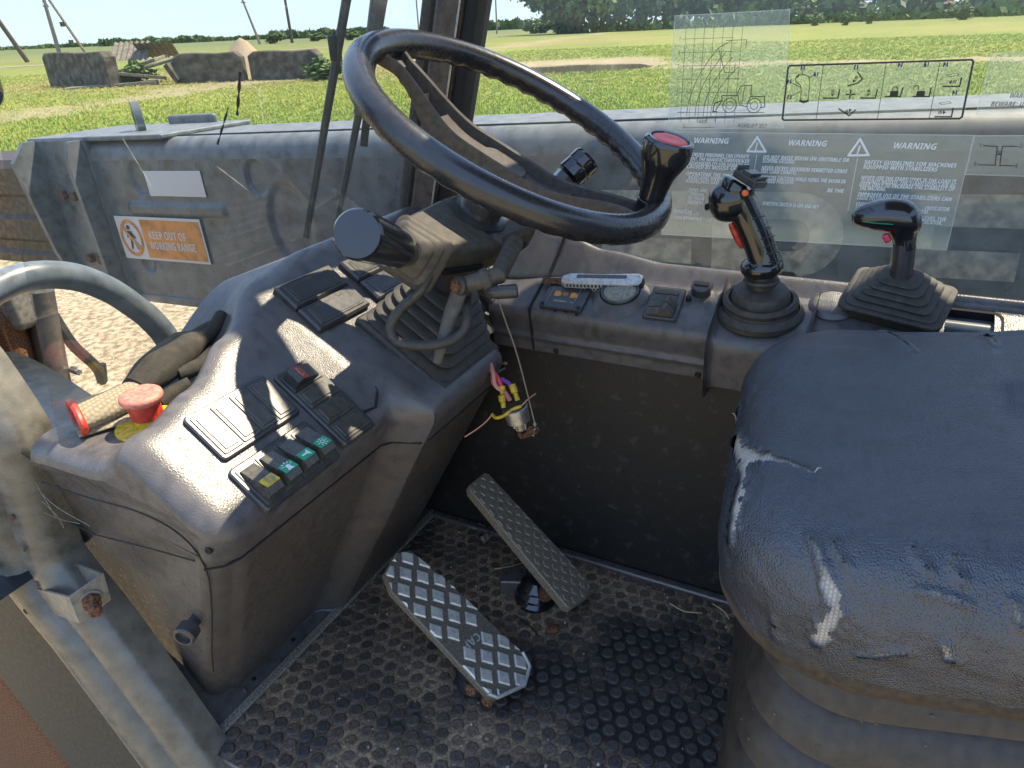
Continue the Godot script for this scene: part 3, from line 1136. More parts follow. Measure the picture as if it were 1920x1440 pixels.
	for x in [-4.6, -2.40]:
		var row := PackedVector3Array()
		for q in [[-0.30, -0.06], [-0.06, -0.06], [-0.035, -0.085], [-0.035, -0.17], [-0.05, -0.185], [-0.05, -0.245], [-0.035, -0.26], [-0.035, -0.33], [-0.05, -0.345], [-0.05, -0.375], [-0.035, -0.39], [-0.035, -0.42], [-0.30, -0.43]]:
			row.append(B * V(x, q[1], q[0]))
		rows.append(row)
	s = Soup.new()
	s.sheet(rows, true)
	part(t, "inner_section", s, M.inner_boom, 30.0)
	# hoses and clips hanging under the boom
	for k in [[-1.74, 0.05], [-1.62, 0.07], [-1.50, 0.06]]:
		s = Soup.new()
		s.rbox(V(0.05, k[1], 0.05), 0.01, B * Transform3D(Basis(), V(k[0], -H - 0.04, -0.07)))
		part(t, "hose_clip", s, M.black)
	s = Soup.new()
	s.tube(curve([B * V(-1.95, -H - 0.03, -0.1), B * V(-1.6, -H - 0.045, -0.09), B * V(-1.0, -H - 0.035, -0.1), B * V(0.3, -H - 0.04, -0.1)]), 0.018, 8)
	part(t, "hose", s, M.black)
	# white plate without print
	s = Soup.new()
	s.rbox(V(0.237, 0.072, 0.002), 0.0008, B * Transform3D(Basis(), V(-1.823, -0.122, 0.003)), 1)
	part(t, "blank_label", s, M.white)
	# warning sign: white ground, orange field, ring with a walking figure, words
	s = Soup.new()
	s.rbox(V(0.385, 0.134, 0.002), 0.0008, B * Transform3D(Basis(), V(-1.948, -0.288, 0.006)), 1)
	var sign_ := part(t, "warning_sign", s, M.white)
	s = Soup.new()
	s.rbox(V(0.262, 0.118, 0.001), 0.0004, B * Transform3D(Basis(), V(-1.893, -0.288, 0.0078)), 1)
	part(sign_, "orange_field", s, M.orange)
	s = Soup.new()
	var S := B * Transform3D(Basis(), V(-2.082, -0.288, 0.0085))
	var r0 := PackedVector3Array()
	var r1 := PackedVector3Array()
	for i in 33:
		var a := TAU * i / 32
		r0.append(S * V(cos(a) * 0.050, sin(a) * 0.058, 0))
		r1.append(S * V(cos(a) * 0.040, sin(a) * 0.047, 0))
	s.sheet([r0, r1])
	s.rbox(V(0.010, 0.098, 0.0004), 0.0002, S * Transform3D(Basis(Vector3.BACK, 0.72), V(0, 0, 0.0012)), 1)
	part(sign_, "prohibition_ring", s, M.orange)
	s = Soup.new()
	s.face(disc(0.0075, 14), S * Transform3D(Basis(), V(-0.004, 0.033, 0.0004)))
	s.face(P2([Vector2(-0.010, 0.022), Vector2(0.006, 0.022), Vector2(0.008, -0.004), Vector2(-0.008, -0.006)]), S * Transform3D(Basis(), V(0, 0, 0.0004)))
	s.face(P2([Vector2(0.004, 0.020), Vector2(0.020, 0.002), Vector2(0.017, -0.002), Vector2(0.002, 0.012)]), S * Transform3D(Basis(), V(0, 0, 0.0004)))
	s.face(P2([Vector2(-0.008, 0.018), Vector2(-0.02, 0.004), Vector2(-0.017, 0.0), Vector2(-0.006, 0.010)]), S * Transform3D(Basis(), V(0, 0, 0.0004)))
	s.face(P2([Vector2(-0.007, -0.004), Vector2(0.001, -0.006), Vector2(-0.008, -0.036), Vector2(-0.014, -0.034)]), S * Transform3D(Basis(), V(0, 0, 0.0004)))
	s.face(P2([Vector2(0.0, -0.006), Vector2(0.008, -0.004), Vector2(0.024, -0.034), Vector2(0.017, -0.037)]), S * Transform3D(Basis(), V(0, 0, 0.0004)))
	part(sign_, "walking_figure", s, M.ink)
	s = Soup.new()
	letter(s, "KEEP OUT OF", 0.024, B * Transform3D(Basis(), V(-1.995, -0.276, 0.0088)), true, 0.165)
	letter(s, "WORKING RANGE", 0.024, B * Transform3D(Basis(), V(-2.005, -0.308, 0.0088)), true, 0.205)
	part(sign_, "lettering", s, M.white)
	# great pale letters on the lower side of the boom, worn
	s = Soup.new()
	var L := B * Transform3D(Basis(), V(0, 0, 0.002))
	var h := 0.235
	var y0 := -0.36
	for x in [-0.53, 0.015, ]:
		s.face(P2([Vector2(x, y0), Vector2(x + 0.2, y0), Vector2(x + 0.2, y0 + 0.055), Vector2(x + 0.06, y0 + 0.055), Vector2(x + 0.06, y0 + 0.09), Vector2(x + 0.19, y0 + 0.09), Vector2(x + 0.19, y0 + 0.14), Vector2(x + 0.06, y0 + 0.14), Vector2(x + 0.06, y0 + 0.18), Vector2(x + 0.2, y0 + 0.18), Vector2(x + 0.2, y0 + h), Vector2(x, y0 + h)]), L)
	# R: stem, bowl, leg
	var rx := -0.30
	s.face(P2([Vector2(rx, y0), Vector2(rx + 0.06, y0), Vector2(rx + 0.06, y0 + h), Vector2(rx, y0 + h)]), L)
	var o0 := PackedVector3Array()
	var o1 := PackedVector3Array()
	o0.append(L * V(rx + 0.06, y0 + h, 0))
	o1.append(L * V(rx + 0.06, y0 + h - 0.05, 0))
	for i in 13:
		var a := PI / 2 - PI * i / 12
		o0.append(L * V(rx + 0.15 + cos(a) * 0.085, y0 + h - 0.08 + sin(a) * 0.08, 0))
		o1.append(L * V(rx + 0.15 + cos(a) * 0.028, y0 + h - 0.08 + sin(a) * 0.03, 0))
	o0.append(L * V(rx + 0.06, y0 + h - 0.16, 0))
	o1.append(L * V(rx + 0.06, y0 + h - 0.11, 0))
	s.sheet([o0, o1])
	s.face(P2([Vector2(rx + 0.09, y0 + 0.085), Vector2(rx + 0.155, y0 + 0.085), Vector2(rx + 0.245, y0), Vector2(rx + 0.165, y0)]), L)
	# T before the first E, X after the last
	s.face(P2([Vector2(-0.80, y0 + 0.18), Vector2(-0.58, y0 + 0.18), Vector2(-0.58, y0 + h), Vector2(-0.80, y0 + h)]), L)
	s.face(P2([Vector2(-0.72, y0), Vector2(-0.66, y0), Vector2(-0.66, y0 + 0.179), Vector2(-0.72, y0 + 0.179)]), L)
	s.face(P2([Vector2(0.25, y0), Vector2(0.32, y0), Vector2(0.47, y0 + h), Vector2(0.40, y0 + h)]), L)
	s.face(P2([Vector2(0.25, y0 + h), Vector2(0.32, y0 + h), Vector2(0.354, y0 + h * 0.6), Vector2(0.32, y0 + h * 0.54)]), L)
	s.face(P2([Vector2(0.40, y0), Vector2(0.47, y0), Vector2(0.40, y0 + h * 0.46), Vector2(0.366, y0 + h * 0.4)]), L)
	part(t, "maker_lettering", s, mat(lin(0.42, 0.44, 0.42), 0.7, 0.0, {tex = T.dusty, scale = 3.0}))


# ------------------------------------------------------------------ the cab shell
func screen_x(y: float) -> float:      # the windscreen leans back as it rises
	return -0.682 - 0.267 * (0.55 - y)


func pane(called: String, corners: Array, label: String) -> void:
	var c: Vector3 = (corners[0] + corners[2]) * 0.5
	var t := thing(called, label, "window", c)
	var s := Soup.new()
	s.quad(corners[0], corners[1], corners[2], corners[3])
	part(t, "dimming_pane", s, M.glass)
	var d := (c - EYE) * 0.002
	s = Soup.new()
	s.quad(corners[0] + d, corners[1] + d, corners[2] + d, corners[3] + d)
	part(t, "dust_film", s, M.dust)


func build_cab() -> void:
	pane("side_window", [V(-0.66, 0.47, -0.985), V(0.75, 0.47, -0.985), V(0.75, 1.38, -0.985), V(-0.44, 1.38, -0.985)], "dusty side window pane between the seat and the boom, covered in stickers")
	pane("windscreen", [V(screen_x(0.40), 0.40, -0.335), V(screen_x(0.40), 0.40, -0.975), V(screen_x(1.38), 1.38, -0.975), V(screen_x(1.38), 1.38, -0.335)], "scratched windscreen pane in front of the dashboard")
	# the corner pillar with its rubber seals
	var t := thing("cab_pillar", "dark brown metal corner pillar with black rubber seals behind the steering wheel", "pillar", V(-0.66, 0.5, -0.985))
	for k in [["post", -0.587, 0.050, 0.0, 0.055, M.pillar, 0.008], ["windscreen_seal", -0.624, 0.020, 0.004, 0.05, M.rubber, 0.007], ["window_seal", -0.551, 0.020, 0.004, 0.05, M.black, 0.007], ["window_trim", -0.566, 0.004, 0.030, 0.006, M.steel, 0.0015]]:
		var s := Soup.new()
		var rows := []
		for y in [0.40, 0.6, 0.8, 1.0, 1.2, 1.40]:
			var xc: float = k[1] + 0.267 * (y - 0.857)
			var row := PackedVector3Array()
			for q in rounded(k[2], k[4], k[6], 2, true):
				row.append(V(xc + q.x, y, -0.985 + k[3] + q.y))
			rows.append(row)
		s.sheet(rows, true)
		part(t, k[0], s, k[5])
	# roof: overhang added to shade the seat and console, open front with guard bars
	var s := Soup.new()
	s.rbox(V(1.07, 0.05, 1.13), 0.02, Transform3D(Basis(), V(0.365, 1.44, -0.845)))
	struct("shading_cab_roof", s, M.pillar, "solid cab roof over the seat, its unseen overhang added to shade seat and console", "roof")
	t = thing("roof_guard", "guard bars across the open roof front above the dashboard", "guard", V(-0.3, 1.42, -0.64))
	for z in [-0.97, -0.72, -0.32]:
		s = Soup.new()
		s.tube(P([V(-0.455, 1.40, z), V(-0.17, 1.43, z)]), 0.014, 8)
		part(t, "bar", s, M.pillar)
	for x in [-0.45]:
		s = Soup.new()
		s.tube(P([V(x, 1.41, -0.985), V(x, 1.41, -0.30)]), 0.016, 8)
		part(t, "cross_bar", s, M.pillar)
	s = Soup.new()
	s.rbox(V(1.2, 0.025, 0.03), 0.01, Transform3D(Basis(), V(0.15, 1.40, -0.985)))
	struct("window_header", s, M.pillar, "steel rail over the side window", "rail")
	# black sheet below the side console: the cab's inner wall
	s = Soup.new()
	s.rbox(V(1.45, 0.44, 0.05), 0.006, Transform3D(Basis(), V(0.03, 0.175, -0.922)))
	struct("inner_wall", s, M.lining, "black grained lining wall below the side console", "wall")
	s = Soup.new()
	s.rbox(V(1.0, 0.012, 0.016), 0.004, Transform3D(Basis(), V(-0.16, 0.004, -0.888)))
	struct("wall_skirting", s, M.kick, "dark rubber strip along the foot of the lining wall", "skirting")
	# outer body below the window and the rear bulkhead
	s = Soup.new()
	s.rbox(V(1.5, 1.0, 0.05), 0.01, Transform3D(Basis(), V(0.05, -0.02, -0.975)))
	s.rbox(V(0.05, 1.3, 0.66), 0.01, Transform3D(Basis(), V(0.80, 0.35, -0.64)))
	struct("cab_body", s, M.boom, "outer steel body of the cab", "body")


func build_front_outside() -> void:
	# hand rail
	var t := thing("hand_rail", "bent grey tube hand rail outside the windscreen", "hand rail", V(-0.9, 0.3, -0.6))
	var s := Soup.new()
	s.tube(curve([V(-0.9, 0.30, -0.25), V(-0.9, 0.50, -0.34), V(-0.9, 0.560, -0.395), V(-0.9, 0.574, -0.430), V(-0.9, 0.574, -0.470), V(-0.9, 0.558, -0.515), V(-0.9, 0.530, -0.552), V(-0.9, 0.500, -0.578), V(-0.9, 0.462, -0.604), V(-0.9, 0.41, -0.622), V(-0.9, 0.25, -0.65)], 5), 0.0175, 16)
	part(t, "tube", s, M.rail)
	# front mudguard
	s = Soup.new()
	var edge := [V(-1.9, 0.24, -0.74), V(-1.655, 0.25, -0.744), V(-1.52, 0.25, -0.738), V(-1.33, 0.25, -0.70), V(-1.17, 0.25, -0.66), V(-0.98, 0.25, -0.60), V(-0.84, 0.25, -0.55)]
	var rows := []
	for k in [[0.30, -0.012], [0.12, 0.0], [0.03, 0.0], [0.008, -0.006], [0.0, -0.022], [0.0, -0.22]]:
		var row := PackedVector3Array()
		for q: Vector3 in curve(edge, 4):
			row.append(q + V(0, k[1], k[0]))
		rows.append(row)
	rows[0] = P(Array(rows[0]).map(func(q): return V(q.x, q.y, -0.12)))
	s.sheet(rows)
	tag(part(self, "mudguard", s, M.fender), "dark blue mudguard outside the windscreen corner", "mudguard")
	# axle parts seen past the mudguard
	t = thing("axle_arm", "rusty axle arm with hose and bolt outside the windscreen", "axle", V(-1.6, -0.6, -0.95))
	s = Soup.new()
	s.tube(P([V(-1.6, 0.35, -0.828), V(-1.6, 0.16, -0.80), V(-1.6, -0.3, -0.75)]), 0.032, 10)
	part(t, "post", s, M.kick)
	s = Soup.new()
	s.rbox(V(0.10, 0.10, 0.10), 0.02, Transform3D(Basis(), V(-1.63, 0.33, -0.80)))
	part(t, "knuckle", s, M.bracket)
	s = Soup.new()
	s.rbox(V(0.12, 0.18, 0.10), 0.03, Transform3D(Basis(Vector3.UP, 0.4), V(-1.66, 0.24, -0.755)))
	part(t, "housing", s, M.rusty)
	s = Soup.new()
	s.tube(curve([V(-1.6, 0.30, -0.84), V(-1.58, 0.22, -0.85), V(-1.57, 0.15, -0.88), V(-1.6, 0.10, -0.90), V(-1.6, 0.14, -0.91)]), 0.012, 8)
	part(t, "hose", s, M.black)
	s = Soup.new()
	s.lathe([Vector2(0.009, 0), Vector2(0.009, 0.035), Vector2(0.006, 0.038)], V(-1.575, 0.165, -0.83), V(0.9, 0.1, 0.2), 6)
	part(t, "bolt", s, M.steel, 20.0)
	# mirror
	t = thing("rear_view_mirror", "black rear view mirror housing at the edge of the windscreen", "mirror", V(-0.85, 0.9, -0.43))
	s = Soup.new()
	s.rbox(V(0.05, 0.26, 0.15), 0.024, Transform3D(Basis(Vector3.UP, 0.5), V(-0.852, 0.890, -0.418)), 4)
	part(t, "housing", s, M.gloss)
	s = Soup.new()
	s.tube(P([V(-0.86, 1.0, -0.4), V(-0.78, 1.15, -0.34), V(-0.6, 1.3, -0.30)]), 0.012, 8)
	part(t, "arm", s, M.pillar)
	# wiper arms and blade on the outside of the screen
	t = thing("slim_wiper", "slim black wiper slanting down the windscreen", "wiper", V(-0.66, 0.6, -0.72))
	var d := V(-0.016, 0.004, 0)
	s = Soup.new()
	s.tube(P([V(screen_x(1.25), 1.25, -0.852) + d, V(screen_x(0.857), 0.857, -0.773) + d, V(screen_x(0.572), 0.572, -0.716) + d]), [0.007, 0.0065, 0.005], 6, true, 0.6)
	part(t, "blade", s, M.rubber)
	s = Soup.new()
	s.rbox(V(0.012, 0.03, 0.014), 0.004, Transform3D(Basis(), V(screen_x(0.80), 0.80, -0.762) + d * 1.3))
	part(t, "clip", s, M.black)
	t = thing("broad_wiper", "broad dark wiper with hanging blade beside the cab pillar", "wiper", V(-0.66, 0.6, -0.8))
	s = Soup.new()
	s.tube(P([V(screen_x(1.25), 1.25, -0.86) + d, V(screen_x(0.857), 0.857, -0.837) + d, V(screen_x(0.781), 0.781, -0.828) + d, V(screen_x(0.719), 0.719, -0.811) + d]), [0.013, 0.012, 0.010, 0.007], 6, true, 0.45)
	part(t, "arm", s, M.pillar)
	s = Soup.new()
	s.tube(P([V(screen_x(0.735), 0.735, -0.816) + d, V(screen_x(0.60), 0.60, -0.786) + d, V(screen_x(0.53), 0.53, -0.772) + d]), [0.006, 0.0045, 0.004], 6, true, 0.6)
	part(t, "blade", s, M.rubber)
	s = Soup.new()
	s.tube(P([V(screen_x(0.78), 0.78, -0.832) + d, V(screen_x(0.71), 0.71, -0.831) + d, V(screen_x(0.676), 0.676, -0.829) + d]), 0.006, 6)
	part(t, "washer_hose", s, M.rubber)


# ------------------------------------------------------------------ the dashboard: a moulded shell that runs across the cab (along z)
const SLOPE := 0.6458   # its switch face leans 37 degrees


func on_panel(x: float, z: float, out := 0.0) -> Vector3:     # a point of the switch face
	return V(x, 0.488 - 0.7536 * (x + 0.574), z) + V(0.6018, 0.7986, 0) * out


func panel_axes(x: float, z: float, out := 0.0) -> Transform3D:   # local x along -z (away from the door), local y up the face, local z out
	return axes(on_panel(x, z, out), V(0, 0, -1), V(0.6018, 0.7986, 0))


func table(t: float, keys: Array) -> float:     # smooth interpolation in a small table
	if t <= keys[0][0]:
		return keys[0][1]
	for i in keys.size() - 1:
		if t <= keys[i + 1][0]:
			return lerpf(keys[i][1], keys[i + 1][1], smoothstep(keys[i][0], keys[i + 1][0], t))
	return keys[-1][1]


# the outline in (x, y) at a distance z from the door; corners rounded, always the same number of points
func dash_outline(z: float) -> Array:
	var w := -z
	var ridge := table(w, [[0.36, -0.588], [0.42, -0.603], [0.50, -0.632], [0.60, -0.668], [0.70, -0.684], [0.95, -0.687]])
	var ledge := table(w, [[0.44, 0.462], [0.62, 0.545]])
	var pod := smoothstep(0.592, 0.622, w) * (1.0 - smoothstep(0.795, 0.822, w))
	var gap := smoothstep(0.805, 0.85, w)
	var ry := 0.488 - 0.7536 * (ridge + 0.574)
	var edge := Vector2(-0.477, 0.4149).lerp(Vector2(-0.432, 0.4105), pod).lerp(Vector2(-0.50, 0.4322), gap)
	var rise := Vector2(ridge, ry).lerp(edge, 0.46) + Vector2(0.6018, 0.7986) * 0.006 * pod
	if pod > 0:
		rise = Vector2(-0.567, 0.4828).lerp(Vector2(ridge, ry).lerp(edge, 0.46), 1.0 - pod)
	var foot := Vector2(-0.690, 0.006).lerp(Vector2(-0.655, 0.006), pod).lerp(Vector2(-0.70, 0.006), gap)
	var seam := edge.lerp(foot, 0.125)
	var c := [Vector2(-0.745, ledge - 0.004), Vector2(-0.712, ledge), Vector2(maxf(ridge - 0.035, -0.708), ledge + 0.002), Vector2(ridge, ry), rise, edge, seam]
	var radii := [0.0, 0.0, 0.02, 0.026, 0.02 * pod + 0.004, 0.03, 0.0]
	return [smooth_line(c, radii), smooth_line([seam, seam.lerp(foot, 0.5), foot], [0.0, 0.0, 0.0])]


func smooth_line(c: Array, radii: Array) -> PackedVector2Array:
	var o := PackedVector2Array()
	for i in c.size():
		var q: Vector2 = c[i]
		var r: float = radii[i]
		if i > 0:
			var a: Vector2 = c[i - 1]
			var r0: float = radii[i - 1]
			var s := a + (q - a).normalized() * minf(r0, a.distance_to(q) * 0.45)
			var e := q - (q - a).normalized() * minf(r, a.distance_to(q) * 0.45)
			for k in 7:
				o.append(s.lerp(e, k / 7.0))
		if r > 0 and i < c.size() - 1:
			var a: Vector2 = c[i - 1]
			var b: Vector2 = c[i + 1]
			var e := q - (q - a).normalized() * minf(r, a.distance_to(q) * 0.45)
			var f := q + (b - q).normalized() * minf(r, b.distance_to(q) * 0.45)
			for k in 7:
				var t := k / 7.0
				o.append(e.lerp(q, t).lerp(q.lerp(f, t), t))
	o.append(c[-1])
	return o


func inward(line: PackedVector2Array, d: float) -> PackedVector2Array:
	var o := PackedVector2Array()
	for i in line.size():
		var t := (line[mini(i + 1, line.size() - 1)] - line[maxi(i - 1, 0)]).normalized()
		o.append(line[i] + Vector2(t.y, -t.x) * d)
	return o


# stations from the door side: first the rounded shoulder, then the length of the dashboard
func dash_rows(which: int) -> Array:
	var rows := []
	var start := -0.324
	for i in 8:
		var a := PI / 2 * (1.0 - i / 8.0)
		rows.append(dash_row(which, start - 0.030 * (1.0 - sin(a)), 0.021 * (1.0 - cos(a))))
	for i in 62:
		rows.append(dash_row(which, lerpf(start - 0.030, -0.955, i / 61.0), 0.0))
	return rows


func dash_row(which: int, z: float, d: float) -> PackedVector3Array:
	var lines := dash_outline(z)
	var line := inward(lines[which], d + (0.006 if which == 1 and d > 0.0 else 0.0))
	var row := PackedVector3Array()
	for q in line:
		row.append(V(q.x, q.y, lean(q, z)))
	return row


func lean(q: Vector2, z: float) -> float:    # the door-side wall leans inwards at its foot
	return z - maxf(0.0, 0.42 - q.y) * 0.20 * smoothstep(0.62, 0.36, -z) + (0.03 * clampf(-0.50 - q.x, 0.0, 0.17) - 0.25 * maxf(0.0, -0.735 - q.x)) * smoothstep(0.40, 0.33, -z)


func build_dash() -> void:
	var t := thing("dashboard", "grey grained plastic dashboard with switch panels curving round under the windscreen", "dashboard", V(-0.6, 0, -0.6))
	for which in 2:
		var rows := dash_rows(which)
		var s := Soup.new()
		s.sheet(rows)
		# door-side wall
		var first: PackedVector3Array = rows[0]
		var poly := PackedVector2Array()
		for q in first:
			poly.append(Vector2(q.x, q.y))
		if which == 0:
			poly.append(Vector2(-0.87, poly[-1].y))
			poly.append(Vector2(-0.87, poly[0].y - 0.02))
		else:
			poly.append(Vector2(-0.75, 0.03))
			poly.append(Vector2(-0.89, 0.24))
			poly.append(Vector2(-0.89, poly[0].y))
		var ix := Geometry2D.triangulate_polygon(poly)
		for i in range(0, ix.size(), 3):
			var v := []
			for k in 3:
				var q := poly[ix[i + k]]
				v.append(V(q.x, q.y, lean(q, -0.324)))
			s.tri(v[0], v[1], v[2])
		part(t, ["upper_shell", "kick_panel"][which], s, [M.dash, M.kick][which], 50.0)
	# black box stands for the shaded void behind the seam
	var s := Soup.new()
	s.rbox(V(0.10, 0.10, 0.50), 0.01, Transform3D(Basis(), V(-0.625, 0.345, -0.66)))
	part(t, "void_block", s, M.black)
	# moulded cover lines on the door-side wall
	s = Soup.new()
	var line := []
	for q in [[-0.745, 0.408], [-0.66, 0.415], [-0.59, 0.420], [-0.548, 0.412], [-0.528, 0.390], [-0.530, 0.352], [-0.552, 0.30], [-0.585, 0.235], [-0.622, 0.165], [-0.645, 0.115]]:
		line.append(V(q[0], q[1], lean(Vector2(q[0], q[1]), -0.324) - 0.0002))
	s.tube(curve(line, 5), 0.0009, 6, true)
	part(t, "cover_seam", s, M.black)
	s = Soup.new()
	line = []
	for q in [[-0.80, 0.318], [-0.70, 0.345], [-0.60, 0.360], [-0.54, 0.366]]:
		line.append(V(q[0], q[1], lean(Vector2(q[0], q[1]), -0.324) - 0.0002))
	s.tube(P(line), 0.0009, 6, true)
	part(t, "cover_seam", s, M.black)
	# seam between the shell and the kick panel
	s = Soup.new()
	line = []
	for k in 40:
		var z := lerpf(-0.316, -0.90, k / 39.0)
		var d := 0.021 * (1.0 - cos(PI / 2 * smoothstep(-0.354, -0.300, z)))
		var o: PackedVector2Array = inward(dash_outline(z)[1], d - 0.0004)
		line.append(V(o[0].x, o[0].y, lean(o[0], z)))
	s.tube(P(line), 0.0014, 6)
	part(t, "panel_seam", s, M.black)
	# screws
	for q in [[-0.505, 0.395], [-0.60, 0.10]]:
		s = Soup.new()
		s.lathe([Vector2(0.004, -0.002), Vector2(0.004, 0.001), Vector2(0.0026, 0.0022), Vector2(0.0012, 0.0008)], V(q[0], q[1], lean(Vector2(q[0], q[1]), -0.324)), Vector3.BACK, 10)
		part(t, "screw", s, M.black)
	s = Soup.new()
	s.lathe([Vector2(0.0045, -0.003), Vector2(0.0045, 0.0012), Vector2(0.002, 0.0014)], on_panel(-0.500, -0.548), V(0.6, 0.8, 0), 12)
	part(t, "screw", s, M.black)
	# round knob on the door-side wall
	s = Soup.new()
	var kb := V(-0.609, 0.238, lean(Vector2(-0.609, 0.238), -0.324))
	s.lathe([Vector2(0.007, -0.004), Vector2(0.007, 0.010), Vector2(0.0125, 0.011), Vector2(0.0125, 0.024), Vector2(0.011, 0.026), Vector2(0.009, 0.026), Vector2(0.008, 0.021)], kb, V(0.35, -0.05, 1), 16)
	part(t, "knob", s, M.plastic, 25.0)
	# floor flange with its holes, along the kick panel and up beside the door frame
	s = Soup.new()
	var inner := PackedVector3Array()
	var outer := PackedVector3Array()
	for k in [[-0.702, 0.006, -0.96, -0.668, 0.004, -0.96], [-0.702, 0.006, -0.70, -0.668, 0.004, -0.70], [-0.700, 0.008, -0.46, -0.664, 0.004, -0.44], [-0.698, 0.010, -0.425, -0.658, 0.004, -0.385], [-0.706, 0.018, -0.408, -0.668, 0.006, -0.360], [-0.722, 0.05, -0.400, -0.690, 0.026, -0.352], [-0.755, 0.11, -0.385, -0.742, 0.100, -0.345], [-0.80, 0.185, -0.372, -0.79, 0.175, -0.340], [-0.84, 0.25, -0.36, -0.83, 0.24, -0.335]]:
		inner.append(V(k[0], k[1], k[2]))
		outer.append(V(k[3], k[4], k[5]))
	var lip := PackedVector3Array()
	for q in outer:
		lip.append(q + V(0.001, -0.006, 0.001))
	s.sheet([curve(Array(inner), 4), curve(Array(outer), 4), curve(Array(lip), 4)])
	part(t, "floor_flange", s, M.dash)
	for z in [-0.93, -0.80, -0.66, -0.535, -0.455]:
		s = Soup.new()
		s.lathe([Vector2(0.0035, 0.0), Vector2(0.0035, 0.0012), Vector2(0.002, 0.0016)], V(-0.681, 0.0052, z), V(0.05, 1, 0), 10)
		part(t, "rivet", s, M.black)
	# wavy edge of the tunnel cover beside the column
	s = Soup.new()
	s.tube(P([on_panel(-0.568, -0.605, 0.001), on_panel(-0.545, -0.601, 0.001), on_panel(-0.505, -0.597, 0.001), on_panel(-0.492, -0.575, 0.001), on_panel(-0.495, -0.556, 0.001)]), 0.0016, 6)
	part(t, "cover_seam", s, M.black)
	# lock opening and blanking plugs to the far side of the column
	s = Soup.new()
	s.lathe([Vector2(0.0135, -0.001), Vector2(0.0135, 0.0015), Vector2(0.0125, 0.0018), Vector2(0.0115, -0.0005)], on_panel(-0.492, -0.842), V(0.6, 0.8, 0), 20)
	part(t, "lock_hole", s, M.black)
	for q in [[-0.508, -0.900, 0.006], [-0.505, -0.872, 0.004]]:
		s = Soup.new()
		s.lathe([Vector2(q[2], -0.001), Vector2(q[2], 0.001), Vector2(q[2] * 0.6, 0.0018)], on_panel(q[0], q[1]), V(0.6, 0.8, 0), 14)
		part(t, "plug", s, M.lens)


# ------------------------------------------------------------------ switches and display blocks set into the switch face
func rocker_symbol(s: Soup, kind: int, at: Transform3D, k: float) -> void:
	match kind:
		0:   # headlamp with slanting rays
			s.face(P2([Vector2(0.2, -0.5), Vector2(0.55, -0.3), Vector2(0.65, 0), Vector2(0.55, 0.3), Vector2(0.2, 0.5)].map(func(q): return q * k)), at)
			for i in 4:
				s.box(V(0.5, 0.09, 0.05) * k, at * Transform3D(Basis(Vector3.BACK, 0.25), V(-0.25, 0.42 - i * 0.28, 0) * k))
		1:   # beacon lamp with rays
			s.box(V(0.8, 0.12, 0.05) * k, at * Transform3D(Basis(), V(0, -0.45, 0) * k))
			s.face(P2([Vector2(-0.28, -0.38), Vector2(0.28, -0.38), Vector2(0.28, 0.1), Vector2(0.14, 0.26), Vector2(-0.14, 0.26), Vector2(-0.28, 0.1)].map(func(q): return q * k)), at)
			for i in 5:
				var a := PI * (0.1 + 0.2 * i)
				s.box(V(0.3, 0.08, 0.05) * k, at * Transform3D(Basis(Vector3.BACK, a), V(cos(a) * 0.6, 0.05 + sin(a) * 0.55, 0) * k))
		2:   # horn
			s.face(P2([Vector2(-0.55, -0.12), Vector2(0.1, -0.12), Vector2(0.5, -0.5), Vector2(0.5, 0.5), Vector2(0.1, 0.12), Vector2(-0.55, 0.12)].map(func(q): return q * k)), at)
		3:   # sun-like lamp
			s.tube(P(range(17).map(func(i): return at * (V(cos(TAU * i / 16), sin(TAU * i / 16), 0) * 0.24 * k))), 0.045 * k, 4, false)
			for i in 8:
				var a := TAU * i / 8
				s.box(V(0.22, 0.08, 0.05) * k, at * Transform3D(Basis(Vector3.BACK, a), V(cos(a), sin(a), 0) * 0.5 * k))


